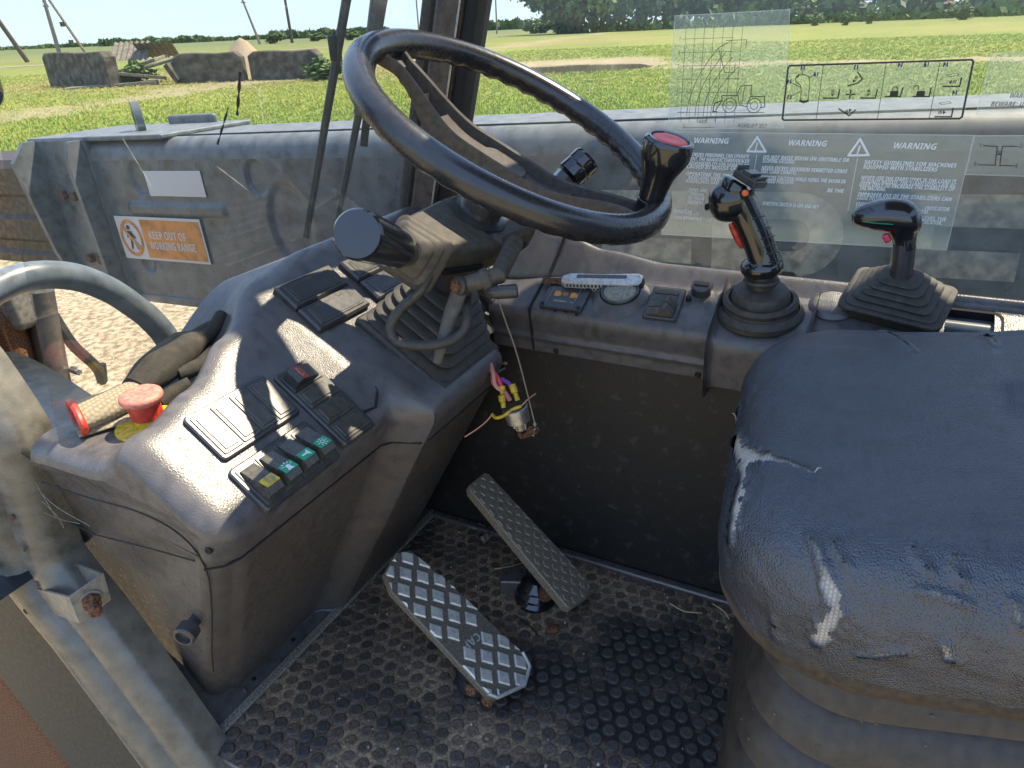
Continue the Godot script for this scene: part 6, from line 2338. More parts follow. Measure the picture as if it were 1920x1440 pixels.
func build_seat() -> void:
	var t := thing("driver_seat", "worn black vinyl driver's seat cushion torn open at its corner over a folded rubber skirt", "seat", V(0.155, 0.0, -0.663))
	var tears := tear_lines()
	var boxes := []
	for l in tears:
		var b := AABB(l[0][0], Vector3.ZERO)
		for q in l:
			b = b.expand(q[0])
		boxes.append(b.grow(0.012))
	var ragged := FastNoiseLite.new()
	ragged.frequency = 90.0
	ragged.seed = 5
	ragged.fractal_octaves = 3
	var outer := []
	var gone := []
	var foam := []
	var na := 900
	var ws := []
	for i in 66: ws.append(0.25 + 0.75 * i / 66.0)
	for i in 66: ws.append(1.0 + i / 66.0)
	for i in 10: ws.append(2.0 + 0.2 * i / 9.0)
	var reach := []
	for j in na + 1:
		reach.append(seat_reach(TAU * j / na))
	var crease := FastNoiseLite.new()
	crease.frequency = 22.0
	crease.seed = 77
	crease.fractal_octaves = 3
	for i in ws.size() + 1:
		var row := PackedVector3Array()
		var g := PackedByteArray()
		var frow := PackedVector3Array()
		var w: float = 0.0 if i == 0 else ws[i - 1]
		for j in na + 1:
			var a := TAU * j / na
			var p := seat_point(a, reach[j], w, 0.0)
			var lift := 0.0
			var hole := 0
			for k in tears.size():
				if not boxes[k].has_point(p):
					continue
				var l: Array = tears[k]
				for m in l.size() - 1:
					var c := Geometry3D.get_closest_point_to_segment(p, l[m][0], l[m + 1][0])
					var len_: float = l[m][0].distance_to(l[m + 1][0])
					var f: float = c.distance_to(l[m][0]) / maxf(len_, 1e-5)
					var r: float = lerpf(l[m][1], l[m + 1][1], f) * (1.1 + 1.5 * ragged.get_noise_3d(p.x, p.y, p.z))
					var d := p.distance_to(c)
					if d < r:
						hole = 1
					lift = maxf(lift, 0.0022 * smoothstep(r + 0.006, r, d))
			var fold := 0.0
			if w > 0.9:
				fold = 0.0014 * crease.get_noise_3d(p.x, p.y * 2.5, p.z) * smoothstep(0.9, 1.6, w)
			row.append(seat_point(a, reach[j], w, lift + fold + 0.0008 * crease.get_noise_3d(p.x * 0.6, 0, p.z * 0.6)))
			g.append(hole)
			if j % 4 == 0:
				frow.append(seat_point(a, reach[j], w, -0.0022))
		outer.append(row)
		gone.append(g)
		foam.append(frow)
	part(t, "vinyl_cover", fast_sheet(outer, [], func(i, j): return gone[i][j] + gone[i + 1][j] + gone[i][j + 1] + gone[i + 1][j + 1] < 2), M.seat)
	part(t, "fabric_backing", fast_sheet(foam), M.fabric)
	# frayed threads and curled flaps along the big tears
	for k in [[V(-0.097, 0.452, -0.664), V(-0.101, 0.458, -0.664)], [V(-0.012, 0.503, -0.511), V(-0.008, 0.507, -0.514)]]:
		var s := Soup.new()
		s.tube(curve([k[0], k[0].lerp(k[1], 0.5) + V(0, 0.003, 0.001), k[1]], 4), 0.0005, 4)
		part(t, "loose_thread", s, M.fabric)
	# fuzzy welt under the cover
	var s := Soup.new()
	var rows := []
	for q in [[-0.010, 0.012], [0.002, 0.006], [0.004, -0.006], [-0.002, -0.018], [-0.012, -0.026], [-0.05, -0.03]]:
		var row := PackedVector3Array()
		for j in 121:
			var a := TAU * j / 120
			var d := Vector2(cos(a), sin(a))
			row.append(seat_place(d * (seat_reach(a) - 0.008 + q[0]), 0.398 + q[1]))
		rows.append(row)
	s.sheet(rows)
	part(t, "welt", s, M.welt, 60.0)
	# folded rubber skirt round the suspension
	rows = []
	var prof := []
	for f in 5:
		for q in [[0.0, -0.004], [0.10, 0.010], [0.35, 0.020], [0.65, 0.027], [0.86, 0.030], [0.94, 0.027], [0.98, 0.018], [1.0, 0.0]]:
			prof.append([q[1] * 1.35 + 0.005 * f - 0.044, 0.366 - 0.056 * (f + q[0])])
	for q in prof:
		var row := PackedVector3Array()
		for j in 181:
			var a := TAU * j / 180
			var d := Vector2(cos(a), sin(a))
			row.append(seat_place(d * (seat_reach(a) - 0.045 + q[0]), q[1]))
		rows.append(row)
	s = Soup.new()
	s.sheet(rows)
	part(t, "folded_skirt", s, M.bellows, 38.0)
	# water drops drying on the folds
	var drops := 0
	for k in 170:
		var a := rng.randf_range(0.55, 1.25)
		var pick: Array = prof[rng.randi_range(2, 22)]
		var o := seat_place(Vector2(cos(a), sin(a)) * (seat_reach(a) - 0.045 + pick[0] + 0.0002), pick[1])
		if drops < 38:
			drops += 1
			s = Soup.new()
			var r := rng.randf_range(0.0008, 0.0020)
			s.lathe([Vector2(r, 0), Vector2(r * 0.8, r * 0.18), Vector2(r * 0.3, r * 0.28)], o, o - V(0.155, pick[1] - 0.1, -0.663), 10)
			part(t, "dried_drop", s, M.switch)
	# suspension base on the floor
	s = Soup.new()
	var F := Basis(Vector3.UP, SEAT_TURN)
	s.rbox(V(0.40, 0.10, 0.34), 0.012, Transform3D(F, V(0.165, 0.055, -0.665)))
	part(t, "seat_base", s, M.kick)
	s = Soup.new()
	s.rbox(V(0.010, 0.16, 0.32), 0.002, Transform3D(F, V(-0.022, 0.075, -0.655)))
	part(t, "base_plate", s, M.plastic)
	s = Soup.new()
	s.tube(curve([V(0.02, 0.09, -0.47), V(0.06, 0.075, -0.455), V(0.12, 0.085, -0.465), V(0.2, 0.06, -0.46)]), 0.006, 8)
	part(t, "base_cable", s, M.black)


# ------------------------------------------------------------------ the door frame
func build_frame() -> void:
	var t := thing("door_frame", "worn grey green painted steel door frame with two ribs bending down to the sill", "door frame", V(-0.70, 0.2, -0.32))
	var inner := curve([V(-0.95, 0.98, 0), V(-0.91, 0.75, 0), V(-0.850, 0.58, 0), V(-0.815, 0.525, 0), V(-0.785, 0.468, 0), V(-0.777, 0.430, 0), V(-0.790, 0.370, 0), V(-0.806, 0.285, 0), V(-0.797, 0.255, 0), V(-0.751, 0.196, 0), V(-0.695, 0.102, 0), V(-0.638, 0.000, 0), V(-0.57, -0.12, 0), V(-0.49, -0.25, 0)], 6)
	var section := [[0.006, -0.372], [-0.001, -0.340], [0.004, -0.328], [0.013, -0.318], [0.025, -0.313], [0.034, -0.317], [0.041, -0.331], [0.0445, -0.336], [0.048, -0.331], [0.054, -0.313], [0.063, -0.304], [0.080, -0.302], [0.098, -0.307], [0.106, -0.319], [0.109, -0.332], [0.108, -0.37]]
	var rows := []
	var seal := []
	var step := []
	for i in inner.size():
		var d := (inner[mini(i + 1, inner.size() - 1)] - inner[maxi(i - 1, 0)]).normalized()
		var out := V(d.y, -d.x, 0)
		if out.x > 0: out = -out
		var row := PackedVector3Array()
		for q in section:
			row.append(inner[i] + out * q[0] * 1.16 + V(0, 0, q[1]))
		rows.append(row)
		var r2 := PackedVector3Array()
		for q in [[0.110, -0.372], [0.118, -0.356], [0.135, -0.350], [0.34, -0.345], [0.545, -0.347], [0.560, -0.358]]:
			r2.append(inner[i] + out * q[0] + V(0, 0, q[1]))
		seal.append(r2)
		var r3 := PackedVector3Array()
		for q in [[0.55, -0.39], [0.56, -0.368], [0.58, -0.362], [0.62, -0.358], [1.25, -0.39]]:
			r3.append(inner[i] + out * q[0] + V(0, 0, q[1]))
		step.append(r3)
	var s := Soup.new()
	s.sheet(rows)
	part(t, "frame_rib", s, M.frame, 60.0)
	s = Soup.new()
	s.sheet(seal)
	part(t, "rubber_seal", s, M.rubber, 60.0)
	s = Soup.new()
	s.sheet(step)
	part(t, "rusty_step", s, M.rusty, 60.0)
	# chips of rust on the paint
	var chip := 0
	for k in [[16, 0.030, 0.010], [19, 0.02, 0.006], [28, 0.075, 0.005], [33, 0.083, 0.007], [38, 0.022, 0.006], [41, 0.018, 0.004], [44, 0.07, 0.006], [47, 0.03, 0.005], [49, 0.088, 0.004]]:
		var i: int = k[0]
		var d := (inner[i + 1] - inner[i - 1]).normalized()
		var out := V(d.y, -d.x, 0)
		if out.x > 0: out = -out
		s = Soup.new()
		var poly := PackedVector2Array()
		for m in 11:
			var a := TAU * m / 11
			poly.append(Vector2(cos(a) * k[2], sin(a) * k[2] * 0.45) * rng.randf_range(0.6, 1.2))
		var z := -0.3125 if k[1] < 0.04 else -0.3015
		s.prism(poly, 0.0012, axes(inner[i] + out * k[1] + V(0, 0, z - 0.001), d, V(0, 0, 1)), 0.0006)
		part(t, "rust_chip", s, M.rusty)
	# bent sheet bracket with a rusted bolt
	t = thing("striker_bracket", "bent sheet steel door striker bracket with a rusted bolt on the frame", "bracket", V(-0.76, 0.26, -0.32))
	var a := V(-0.842, 0.228, -0.316)
	var b := V(-0.732, 0.272, -0.300)
	var c := V(-0.716, 0.284, -0.335)
	var tl := V(-0.816, 0.251, -0.335)
	var tb := V(-0.798, 0.258, -0.350)
	var la := V(-0.832, 0.190, -0.318)
	var lb := V(-0.733, 0.232, -0.300)
	var lc := V(-0.722, 0.242, -0.335)
	s = Soup.new()
	for q in [[a, b, lb, la], [b, c, lc, lb], [c, tb, tb + V(0, -0.04, 0), lc], [tb, tl, tl + V(0, -0.04, 0), tb + V(0, -0.04, 0)]]:
		var n: Vector3 = (q[1] - q[0]).cross(q[3] - q[0]).normalized() * 0.0022
		s.quad(q[0], q[1], q[2], q[3])
		s.quad(q[0] + n, q[1] + n, q[2] + n, q[3] + n)
		for e in 4:
			s.quad(q[e], q[(e + 1) % 4], q[(e + 1) % 4] + n, q[e] + n)
	part(t, "bent_plate", s, M.bracket, 20.0)
	var m := b.lerp(lc, 0.5)
	var n := (c - b).cross(lb - b).normalized()
	if n.x < 0: n = -n
	s = Soup.new()
	s.lathe([Vector2(0.0125, 0.0), Vector2(0.0125, 0.003), Vector2(0.009, 0.0035)], m, n, 20)
	part(t, "washer", s, M.bracket, 25.0)
	s = Soup.new()
	s.lathe([Vector2(0.0105, 0.003), Vector2(0.0105, 0.011), Vector2(0.008, 0.0125)], m, n, 6)
	part(t, "nut", s, M.rusty, 20.0)
	s = Soup.new()
	s.lathe([Vector2(0.0062, 0.01), Vector2(0.0062, 0.020), Vector2(0.0072, 0.022), Vector2(0.0068, 0.028), Vector2(0.004, 0.030)], m, n, 12)
	part(t, "bolt", s, M.rusty, 30.0)


# ------------------------------------------------------------------ stickers on the side window (on its inner face, z = -0.985)
const FILM_Z := -0.9825


func flat(s: Soup, pts: Array, z := -0.9808) -> void:
	s.face(PackedVector2Array(pts.map(func(q): return Vector2(q[0], q[1]))), Transform3D(Basis(), V(0, 0, z)))


func stroke(s: Soup, pts: Array, w: float, z := -0.9808) -> void:
	for i in pts.size() - 1:
		var a := Vector2(pts[i][0], pts[i][1])
		var b := Vector2(pts[i + 1][0], pts[i + 1][1])
		var n := (b - a).normalized().orthogonal() * w * 0.5
		var e := (b - a).normalized() * w * 0.4
		s.face(P2([a - e - n, b + e - n, b + e + n, a - e + n]), Transform3D(Basis(), V(0, 0, z + 0.00002 * i)))


func ring(s: Soup, c: Array, r: float, w: float, n := 20) -> void:
	var p := []
	for i in n + 1:
		p.append([c[0] + cos(TAU * i / n) * r, c[1] + sin(TAU * i / n) * r])
	stroke(s, p, w)


func sticker(called: String, label: String, corners: Array) -> Node3D:
	var c := Vector3.ZERO
	for q in corners:
		c += V(q[0], q[1], FILM_Z) / corners.size()
	var t := thing(called, label, "sticker", c)
	var s := Soup.new()
	s.prism(PackedVector2Array(corners.map(func(q): return Vector2(q[0], q[1]))), 0.0006, Transform3D(Basis(), V(0, 0, FILM_Z)), 0.0002)
	part(t, "clear_film", s, M.film, 20.0)
	s = Soup.new()
	var loop := corners.duplicate()
	loop.append(corners[0])
	stroke(s, loop, 0.0008, -0.9816)
	part(t, "film_edge", s, clear(Color(0.85, 0.9, 0.88), 0.45, 0.2))
	return t


func write(s: Soup, rows: Array, slant := 0.18, bold := true) -> void:
	for q in rows:
		letter(s, q[0], q[4] * (0.62 if q[4] < 0.006 else 0.84), Transform3D(Basis(), V(q[1], q[2], -0.9806)), bold, q[3], slant)


func build_decals() -> void:
	# load chart
	var t := sticker("load_chart_sticker", "clear load chart sticker with grid, lifting curves and a small machine drawing", [[-0.274, 0.691], [-0.1275, 0.696], [-0.1375, 0.8265], [-0.2735, 0.8255]])
	var s := Soup.new()
	for i in 7:
		stroke(s, [[-0.262, 0.706 + i * 0.0155], [-0.175 - 0.004 * i, 0.706 + i * 0.0155]], 0.0004)
	for i in 7:
		stroke(s, [[-0.258 + i * 0.0115, 0.700], [-0.258 + i * 0.0115, 0.812]], 0.0004)
	for k in [[0.0, 1.0], [0.009, 0.93], [0.018, 0.86], [0.026, 0.72]]:
		var p := []
		for i in 9:
			var f := i / 8.0
			p.append([-0.250 + k[0] * 1.2 + 0.034 * f * f - k[0] * 0.2 * f, 0.708 + 0.080 * k[1] * f])
		stroke(s, p, 0.0006)
	stroke(s, [[-0.216, 0.788], [-0.200, 0.796], [-0.193, 0.796]], 0.0006)
	stroke(s, [[-0.216, 0.788], [-0.206, 0.760], [-0.194, 0.760], [-0.194, 0.770]], 0.0006)
	stroke(s, [[-0.208, 0.796], [-0.183, 0.796], [-0.183, 0.787]], 0.0006)
	# machine drawing
	for c in [[-0.196, 0.7215], [-0.166, 0.7215]]:
		ring(s, c, 0.0085, 0.0008)
		ring(s, c, 0.0045, 0.0006)
	stroke(s, [[-0.213, 0.716], [-0.206, 0.727], [-0.207, 0.733], [-0.188, 0.733], [-0.185, 0.744], [-0.172, 0.745], [-0.171, 0.732], [-0.155, 0.732], [-0.153, 0.720], [-0.158, 0.719]], 0.0009)
	stroke(s, [[-0.187, 0.733], [-0.184, 0.722], [-0.175, 0.720], [-0.172, 0.732]], 0.0008)
	stroke(s, [[-0.181, 0.722], [-0.180, 0.743]], 0.0006)
	stroke(s, [[-0.206, 0.727], [-0.215, 0.724], [-0.2165, 0.714], [-0.2115, 0.714]], 0.0012)
	stroke(s, [[-0.262, 0.7125], [-0.153, 0.7135]], 0.0006)
	stroke(s, [[-0.253, 0.698], [-0.253, 0.6935], [-0.214, 0.6945]], 0.0005)
	part(t, "chart_lines", s, M.ink)
	s = Soup.new()
	write(s, [["AGRILIFT 357", -0.1840, 0.6975, 0.036, 0.0052]], 0.2, false)
	write(s, [["4000", -0.2335, 0.7015, 0.009, 0.003], ["1", -0.2475, 0.704, 0.001, 0.003], ["2", -0.2365, 0.704, 0.0015, 0.003], ["3", -0.225, 0.704, 0.0015, 0.003], ["4", -0.2135, 0.704, 0.0015, 0.003]], 0.0, false)
	for i in 6:
		write(s, [[str(i + 2), -0.2655, 0.7215 + i * 0.0155, 0.0014, 0.0028]], 0.0, false)
	part(t, "lettering", s, M.ink)
	# joystick diagram with its black frame
	t = sticker("joystick_diagram_sticker", "clear sticker with black framed joystick and bucket symbols numbered one to four", [[-0.1318, 0.7040], [0.0618, 0.7087], [0.0602, 0.7705], [-0.1322, 0.7672]])
	s = Soup.new()
	stroke(s, [[-0.1285, 0.7049], [0.0585, 0.7095], [0.0606, 0.7115], [0.0592, 0.7680], [0.0570, 0.7698], [-0.1295, 0.7665], [-0.1312, 0.7648], [-0.1305, 0.7068], [-0.1285, 0.7049]], 0.0019)
	part(t, "black_border", s, M.ink)
	s = Soup.new()
	for k in [[-0.0921, 0.7668, -0.0915, 0.7062], [-0.0258, 0.7682, -0.0245, 0.7078], [0.0275, 0.7690, 0.0288, 0.7088]]:
		stroke(s, [[k[0], k[1]], [k[2], k[3]]], 0.0006)
	# joystick outline and leader lines
	stroke(s, [[-0.1215, 0.7525], [-0.1180, 0.7560], [-0.1120, 0.7565], [-0.1065, 0.7545], [-0.1045, 0.7480], [-0.1040, 0.7380], [-0.1035, 0.7270]], 0.0007)
	stroke(s, [[-0.1215, 0.7525], [-0.1205, 0.7485], [-0.1145, 0.7450], [-0.1130, 0.7380], [-0.1125, 0.7270]], 0.0007)
	flat(s, [[-0.1140, 0.7265], [-0.1085, 0.7245], [-0.1025, 0.7265], [-0.1030, 0.7285], [-0.1085, 0.7275], [-0.1135, 0.7285]])
	flat(s, [[-0.1215, 0.7535], [-0.1180, 0.7570], [-0.1165, 0.7565], [-0.1195, 0.7530]])
	for k in [[-0.1147, 0.7610, -0.1140, 0.7560], [-0.1005, 0.7560, -0.1060, 0.7530], [-0.1262, 0.7480, -0.1140, 0.7425], [-0.1235, 0.7325, -0.1145, 0.7375]]:
		stroke(s, [[k[0], k[1]], [k[2], k[3]]], 0.0007)
	# buckets as heavy L shapes
	for k in [[[-0.0619, 0.7439], [-0.0511, 0.7473], [-0.0478, 0.7513], [-0.0541, 0.7588]], [[-0.0867, 0.7304], [-0.0708, 0.7305], [-0.0705, 0.7399]], [[-0.046, 0.7306], [-0.0308, 0.7306], [-0.0301, 0.7398]], [[-0.0678, 0.7186], [-0.0555, 0.711], [-0.0496, 0.7176]], [[-0.0205, 0.7324], [-0.0051, 0.7324], [-0.004, 0.7415]], [[0.0079, 0.7324], [0.024, 0.7325], [0.0243, 0.7414]], [[0.0355, 0.743], [0.0515, 0.743], [0.0516, 0.7517]], [[0.0341, 0.7111], [0.0503, 0.7113], [0.05, 0.7203]]]:
		stroke(s, k, 0.0014)
	# arrows: bars and a head
	for k in [[-0.0555, 0.7510, -2.0], [-0.0775, 0.7365, -1.57], [-0.0388, 0.7365, 1.57], [-0.0575, 0.7165, 0.35], [0.0440, 0.7475, 3.14], [0.0400, 0.7158, 0.0]]:
		var c := Vector2(k[0], k[1])
		var d := Vector2.from_angle(k[2])
		var n := d.orthogonal()
		for i in 3:
			var o: Vector2 = c - d * (0.0030 - i * 0.0013)
			stroke(s, [[o.x - n.x * 0.0014, o.y - n.y * 0.0014], [o.x + n.x * 0.0014, o.y + n.y * 0.0014]], 0.0007)
		var h: Vector2 = c + d * 0.0010
		flat(s, [[h.x + n.x * 0.0022, h.y + n.y * 0.0022], [h.x + d.x * 0.0030, h.y + d.y * 0.0030], [h.x - n.x * 0.0022, h.y - n.y * 0.0022]])
	for d in [[0, 1], [1, 0], [0, -1], [-1, 0]]:
		stroke(s, [[-0.0581 + d[0] * 0.0012, 0.7346 + d[1] * 0.0012], [-0.0581 + d[0] * 0.0045, 0.7346 + d[1] * 0.0045]], 0.0015)
	# padlocks, shut and open
	for k in [[-0.0120, 0.7355, 0.0], [0.0150, 0.7355, 1.0]]:
		flat(s, [[k[0] - 0.0042, k[1] - 0.0026], [k[0] + 0.0042, k[1] - 0.0026], [k[0] + 0.0042, k[1] + 0.0028], [k[0] - 0.0042, k[1] + 0.0028]])
		var p := []
		for i in 9:
			var a := PI * i / 8.0
			p.append([k[0] - k[2] * 0.0058 + cos(a) * 0.0028, k[1] + 0.0032 + k[2] * 0.0012 + sin(a) * 0.0042])
		stroke(s, p, 0.0008)
	for k in [[0.0428, 0.7560], [0.0410, 0.7270]]:
		stroke(s, [[k[0] - 0.006, k[1] - 0.0012], [k[0] + 0.004, k[1] + 0.0004], [k[0] + 0.006, k[1] - 0.0014], [k[0] - 0.003, k[1] - 0.0030], [k[0] - 0.006, k[1] - 0.0012]], 0.0004)
	part(t, "symbol_print", s, M.ink)
	s = Soup.new()
	var marks := [["3", -0.1147, 0.7635], ["1", -0.0989, 0.7569], ["2", -0.1279, 0.7489], ["4", -0.1256, 0.7315], ["4", -0.0566, 0.7639], ["2", -0.0112, 0.7655], ["1", 0.0148, 0.7656], ["2", 0.0335, 0.7654], ["2", 0.0482, 0.7364]]
	for k in marks:
		flat(s, [[k[1] - 0.0022, k[2] - 0.0024], [k[1] + 0.0022, k[2] - 0.0024], [k[1] + 0.0022, k[2] + 0.0024], [k[1] - 0.0022, k[2] + 0.0024]])
	part(t, "number_field", s, M.ink)
	s = Soup.new()
	for k in marks:
		letter(s, k[0], 0.0042, Transform3D(Basis(), V(k[1] - 0.0011, k[2], -0.9804)), true, 0.0 if k[0] == "1" else 0.0022)
	part(t, "number", s, M.pale_ink)
	# three column warning sheet in pale print
	t = sticker("warning_sticker", "large clear sticker with three columns of pale warning text and two triangles", [[-0.2745, 0.549], [0.0765, 0.560], [0.0765, 0.692], [-0.2745, 0.688]])
	var pale := [
		["WARNING", -0.2374, 0.6781, 0.0448, 0.0078], ["WARNING", -0.1193, 0.6785, 0.0444, 0.0078], ["WARNING", -0.0019, 0.6787, 0.0445, 0.0078],
		["AUTHORIZED PERSONNEL CAN OPERATE", -0.2511, 0.6599, 0.0858, 0.0044], ["EQUIPMENT. THE MANUFACTURER/DEALER", -0.2586, 0.6543, 0.0940, 0.0044], ["RESPONSIBILITY FOR DAMAGE OR", -0.2425, 0.6487, 0.0778, 0.0044], ["CAUSED BY MISUSE OF THIS", -0.2450, 0.6444, 0.0801, 0.0044],
		["OPERATING THE MACHINE", -0.2450, 0.6350, 0.0760, 0.0044], ["READ AND UNDERSTAND", -0.2420, 0.6302, 0.0670, 0.0044], ["GUIDELINES GIVEN IN", -0.2450, 0.6253, 0.0580, 0.0044], ["IONS ARE", -0.2400, 0.6139, 0.0250, 0.0044], ["ITIONAL", -0.2380, 0.6082, 0.0200, 0.0044], ["OF YOUR", -0.2400, 0.6028, 0.0220, 0.0044], ["MACHINE.", -0.2410, 0.5975, 0.0232, 0.0044],
		["DO NOT RAISE BOOM ON UNSTABLE OR", -0.1480, 0.6601, 0.1007, 0.0046], ["SLOPING GROUND.", -0.1482, 0.6556, 0.0388, 0.0046], ["NEVER EXCEED MAXIMUM PERMITTED LOADS", -0.1484, 0.6468, 0.1013, 0.0046], ["(SEE LOAD CHARTS).", -0.1486, 0.6425, 0.0435, 0.0046],
		["EXERCISE CAUTION WHILE USING THE BOOM IN", -0.1484, 0.6347, 0.1014, 0.0046], ["A RAISED POSITION.", -0.1486, 0.6304, 0.0418, 0.0046], ["BE THE", -0.0665, 0.6231, 0.0190, 0.0044], ["IGNITION SWITCH IS OFF AND KEY", -0.1425, 0.6018, 0.0696, 0.0046],
		["SAFETY GUIDELINES FOR MACHINES", -0.0300, 0.6587, 0.0965, 0.0056], ["EQUIPPED WITH STABILIZERS", -0.0303, 0.6534, 0.0787, 0.0056],
		["NEVER USE THE STABILIZERS IF THE LOAD IS", -0.0305, 0.6404, 0.1004, 0.0047], ["ALREADY RAISED. THE STABILIZERS CAN BE", -0.0304, 0.6366, 0.1005, 0.0047], ["USED ONLY TO INCREASE THE STABILITY OF", -0.0309, 0.6322, 0.1012, 0.0047], ["THE MACHINE.", -0.0301, 0.6280, 0.0288, 0.0047],
		["IMPROPER USE OF THE STABILIZERS CAN", -0.0312, 0.6203, 0.1010, 0.0047], ["CAUSE INSTABILITY", -0.0312, 0.6160, 0.0383, 0.0047], ["ENSURE", -0.0311, 0.6085, 0.0180, 0.0047], ["INDICATOR", 0.0440, 0.6085, 0.0255, 0.0047], ["LAMP", -0.0311, 0.6039, 0.0120, 0.0047], ["BOOM.", 0.0330, 0.6039, 0.0160, 0.0047],
		["BEF", -0.0316, 0.5965, 0.0085, 0.0047], ["LEVEL THE", 0.0430, 0.5965, 0.0260, 0.0047], ["MA", -0.0316, 0.5921, 0.0070, 0.0047], ["INDICATOR.", 0.0390, 0.5921, 0.0265, 0.0047],
		["demachine", -0.2593, 0.5841, 0.0254, 0.0074], ["s.r.l.", -0.2308, 0.5822, 0.0073, 0.0032], ["TELEPHONE +39", -0.2564, 0.5749, 0.0509, 0.0034]]
	s = Soup.new()
	write(s, pale)
	part(t, "lettering", s, M.pale_ink)
	for k in [[[-0.1682, 0.6665], [-0.158, 0.6840], [-0.1458, 0.6668]], [[-0.0490, 0.6657], [-0.0392, 0.6850], [-0.0271, 0.6670]]]:
		s = Soup.new()
		stroke(s, [k[0], k[1], k[2], k[0]], 0.0024)
		var cx: float = (k[0][0] + k[2][0]) * 0.5 - 0.0006
		stroke(s, [[cx - 0.0004, 0.6712], [cx + 0.0006, 0.6768]], 0.0018)
		stroke(s, [[cx - 0.0008, 0.6686], [cx - 0.0006, 0.6694]], 0.0018)
		part(t, "warning_triangle", s, M.pale_ink)
	s = Soup.new()
	stroke(s, [[-0.1562, 0.6627], [-0.1581, 0.6258]], 0.0006)
	stroke(s, [[-0.0384, 0.6632], [-0.0389, 0.5995]], 0.0006)
	part(t, "divider", s, M.pale_ink)
	# gear pattern
	t = sticker("gear_pattern_sticker", "small clear sticker with a dark H shaped gear pattern", [[0.0770, 0.6490], [0.1420, 0.6500], [0.1425, 0.6935], [0.0770, 0.6915]])
	s = Soup.new()
	stroke(s, [[0.0880, 0.6813], [0.1012, 0.6806], [0.1037, 0.6605], [0.0872, 0.6603]], 0.0008)
	stroke(s, [[0.1024, 0.6720], [0.1065, 0.6722]], 0.0010)
	stroke(s, [[0.1200, 0.6815], [0.1060, 0.6810], [0.1080, 0.6603], [0.1210, 0.6606]], 0.0008)
	write(s, [["3", 0.0828, 0.6608, 0.0022, 0.0042], ["2", 0.1220, 0.6820, 0.0022, 0.0042], ["4", 0.1225, 0.6608, 0.0022, 0.0042], ["1", 0.0840, 0.6815, 0.0012, 0.0042], ["N", 0.1034, 0.6742, 0.002, 0.003]], 0.0, false)
	part(t, "gear_print", s, M.ink)
	# notice cut by the picture's edge
	t = sticker("notice_sticker", "rounded pale sticker with faint grey text beside the framed joystick sticker", [[0.0735, 0.7135], [0.20, 0.7140], [0.20, 0.7760], [0.0795, 0.7755], [0.0745, 0.7720]])
	s = Soup.new()
	write(s, [["WARNING", 0.1010, 0.7335, 0.026, 0.0040], ["BEWARE: U", 0.0851, 0.7251, 0.0304, 0.0042]], 0.2)
	part(t, "lettering", s, mat(lin(0.16, 0.17, 0.15), 0.6))


# ------------------------------------------------------------------ small things lying and hanging about
func build_small() -> void:
	build_knife()
	build_ignition()
	build_gloves()
	var web := thing("cobweb", "dusty cobweb threads stretched from the door frame to the dashboard's side", "cobweb", V(-0.78, 0.36, -0.34))
	for k in [[V(-0.792, 0.385, -0.335), V(-0.745, 0.375, -0.327), V(-0.68, 0.372, -0.322)], [V(-0.800, 0.345, -0.336), V(-0.755, 0.352, -0.330), V(-0.70, 0.368, -0.323)], [V(-0.79, 0.362, -0.336), V(-0.775, 0.345, -0.338), V(-0.768, 0.330, -0.337)], [V(-0.785, 0.39, -0.335), V(-0.772, 0.372, -0.332), V(-0.762, 0.352, -0.331)]]:
		wire(web, "thread", k, 0.00035, M.lens)
	# streaks and smears on the windscreen: dried runs of dirt on the pane
	var streaks := [[-0.568, 0.757, -0.552, 0.722, 0.0016, "dark broken streak of dirt across the windscreen"], [-0.585, 0.79, -0.580, 0.748, 0.0022, "pale smear of dried dirt on the windscreen above the dark streak"], [-0.612, 0.772, -0.618, 0.735, 0.0009, "thin pale scratch on the windscreen before the weeds"], [-0.443, 0.742, -0.468, 0.695, 0.0010, "thin pale scratch on the windscreen above the lifting boom's end"], [-0.55, 0.70, -0.595, 0.665, 0.0016, "faint slanting smear on the windscreen before the boom"]]
	for k in streaks:
		var s := Soup.new()
		var y0: float = k[1]
		var y1: float = k[3]
		var p := PackedVector3Array()
		var r := []
		for i in 15:
			var f := i / 14.0
			var y := lerpf(y0, y1, f)
			p.append(V(screen_x(y) + 0.001, y, lerpf(k[0], k[2], f) + 0.00015 * sin(f * 23.0)))
			r.append(k[4] * (0.25 + 0.75 * absf(sin(f * 9.0 + k[0] * 40.0))))
		s.tube(p, r, 6, true, 0.25)
		tag(part(self, numbered("dirt_streak"), s, M.black if "dark" in k[5] else clear(Color(0.9, 0.92, 0.9), 0.28, 0.5)), k[5], "dirt streak")


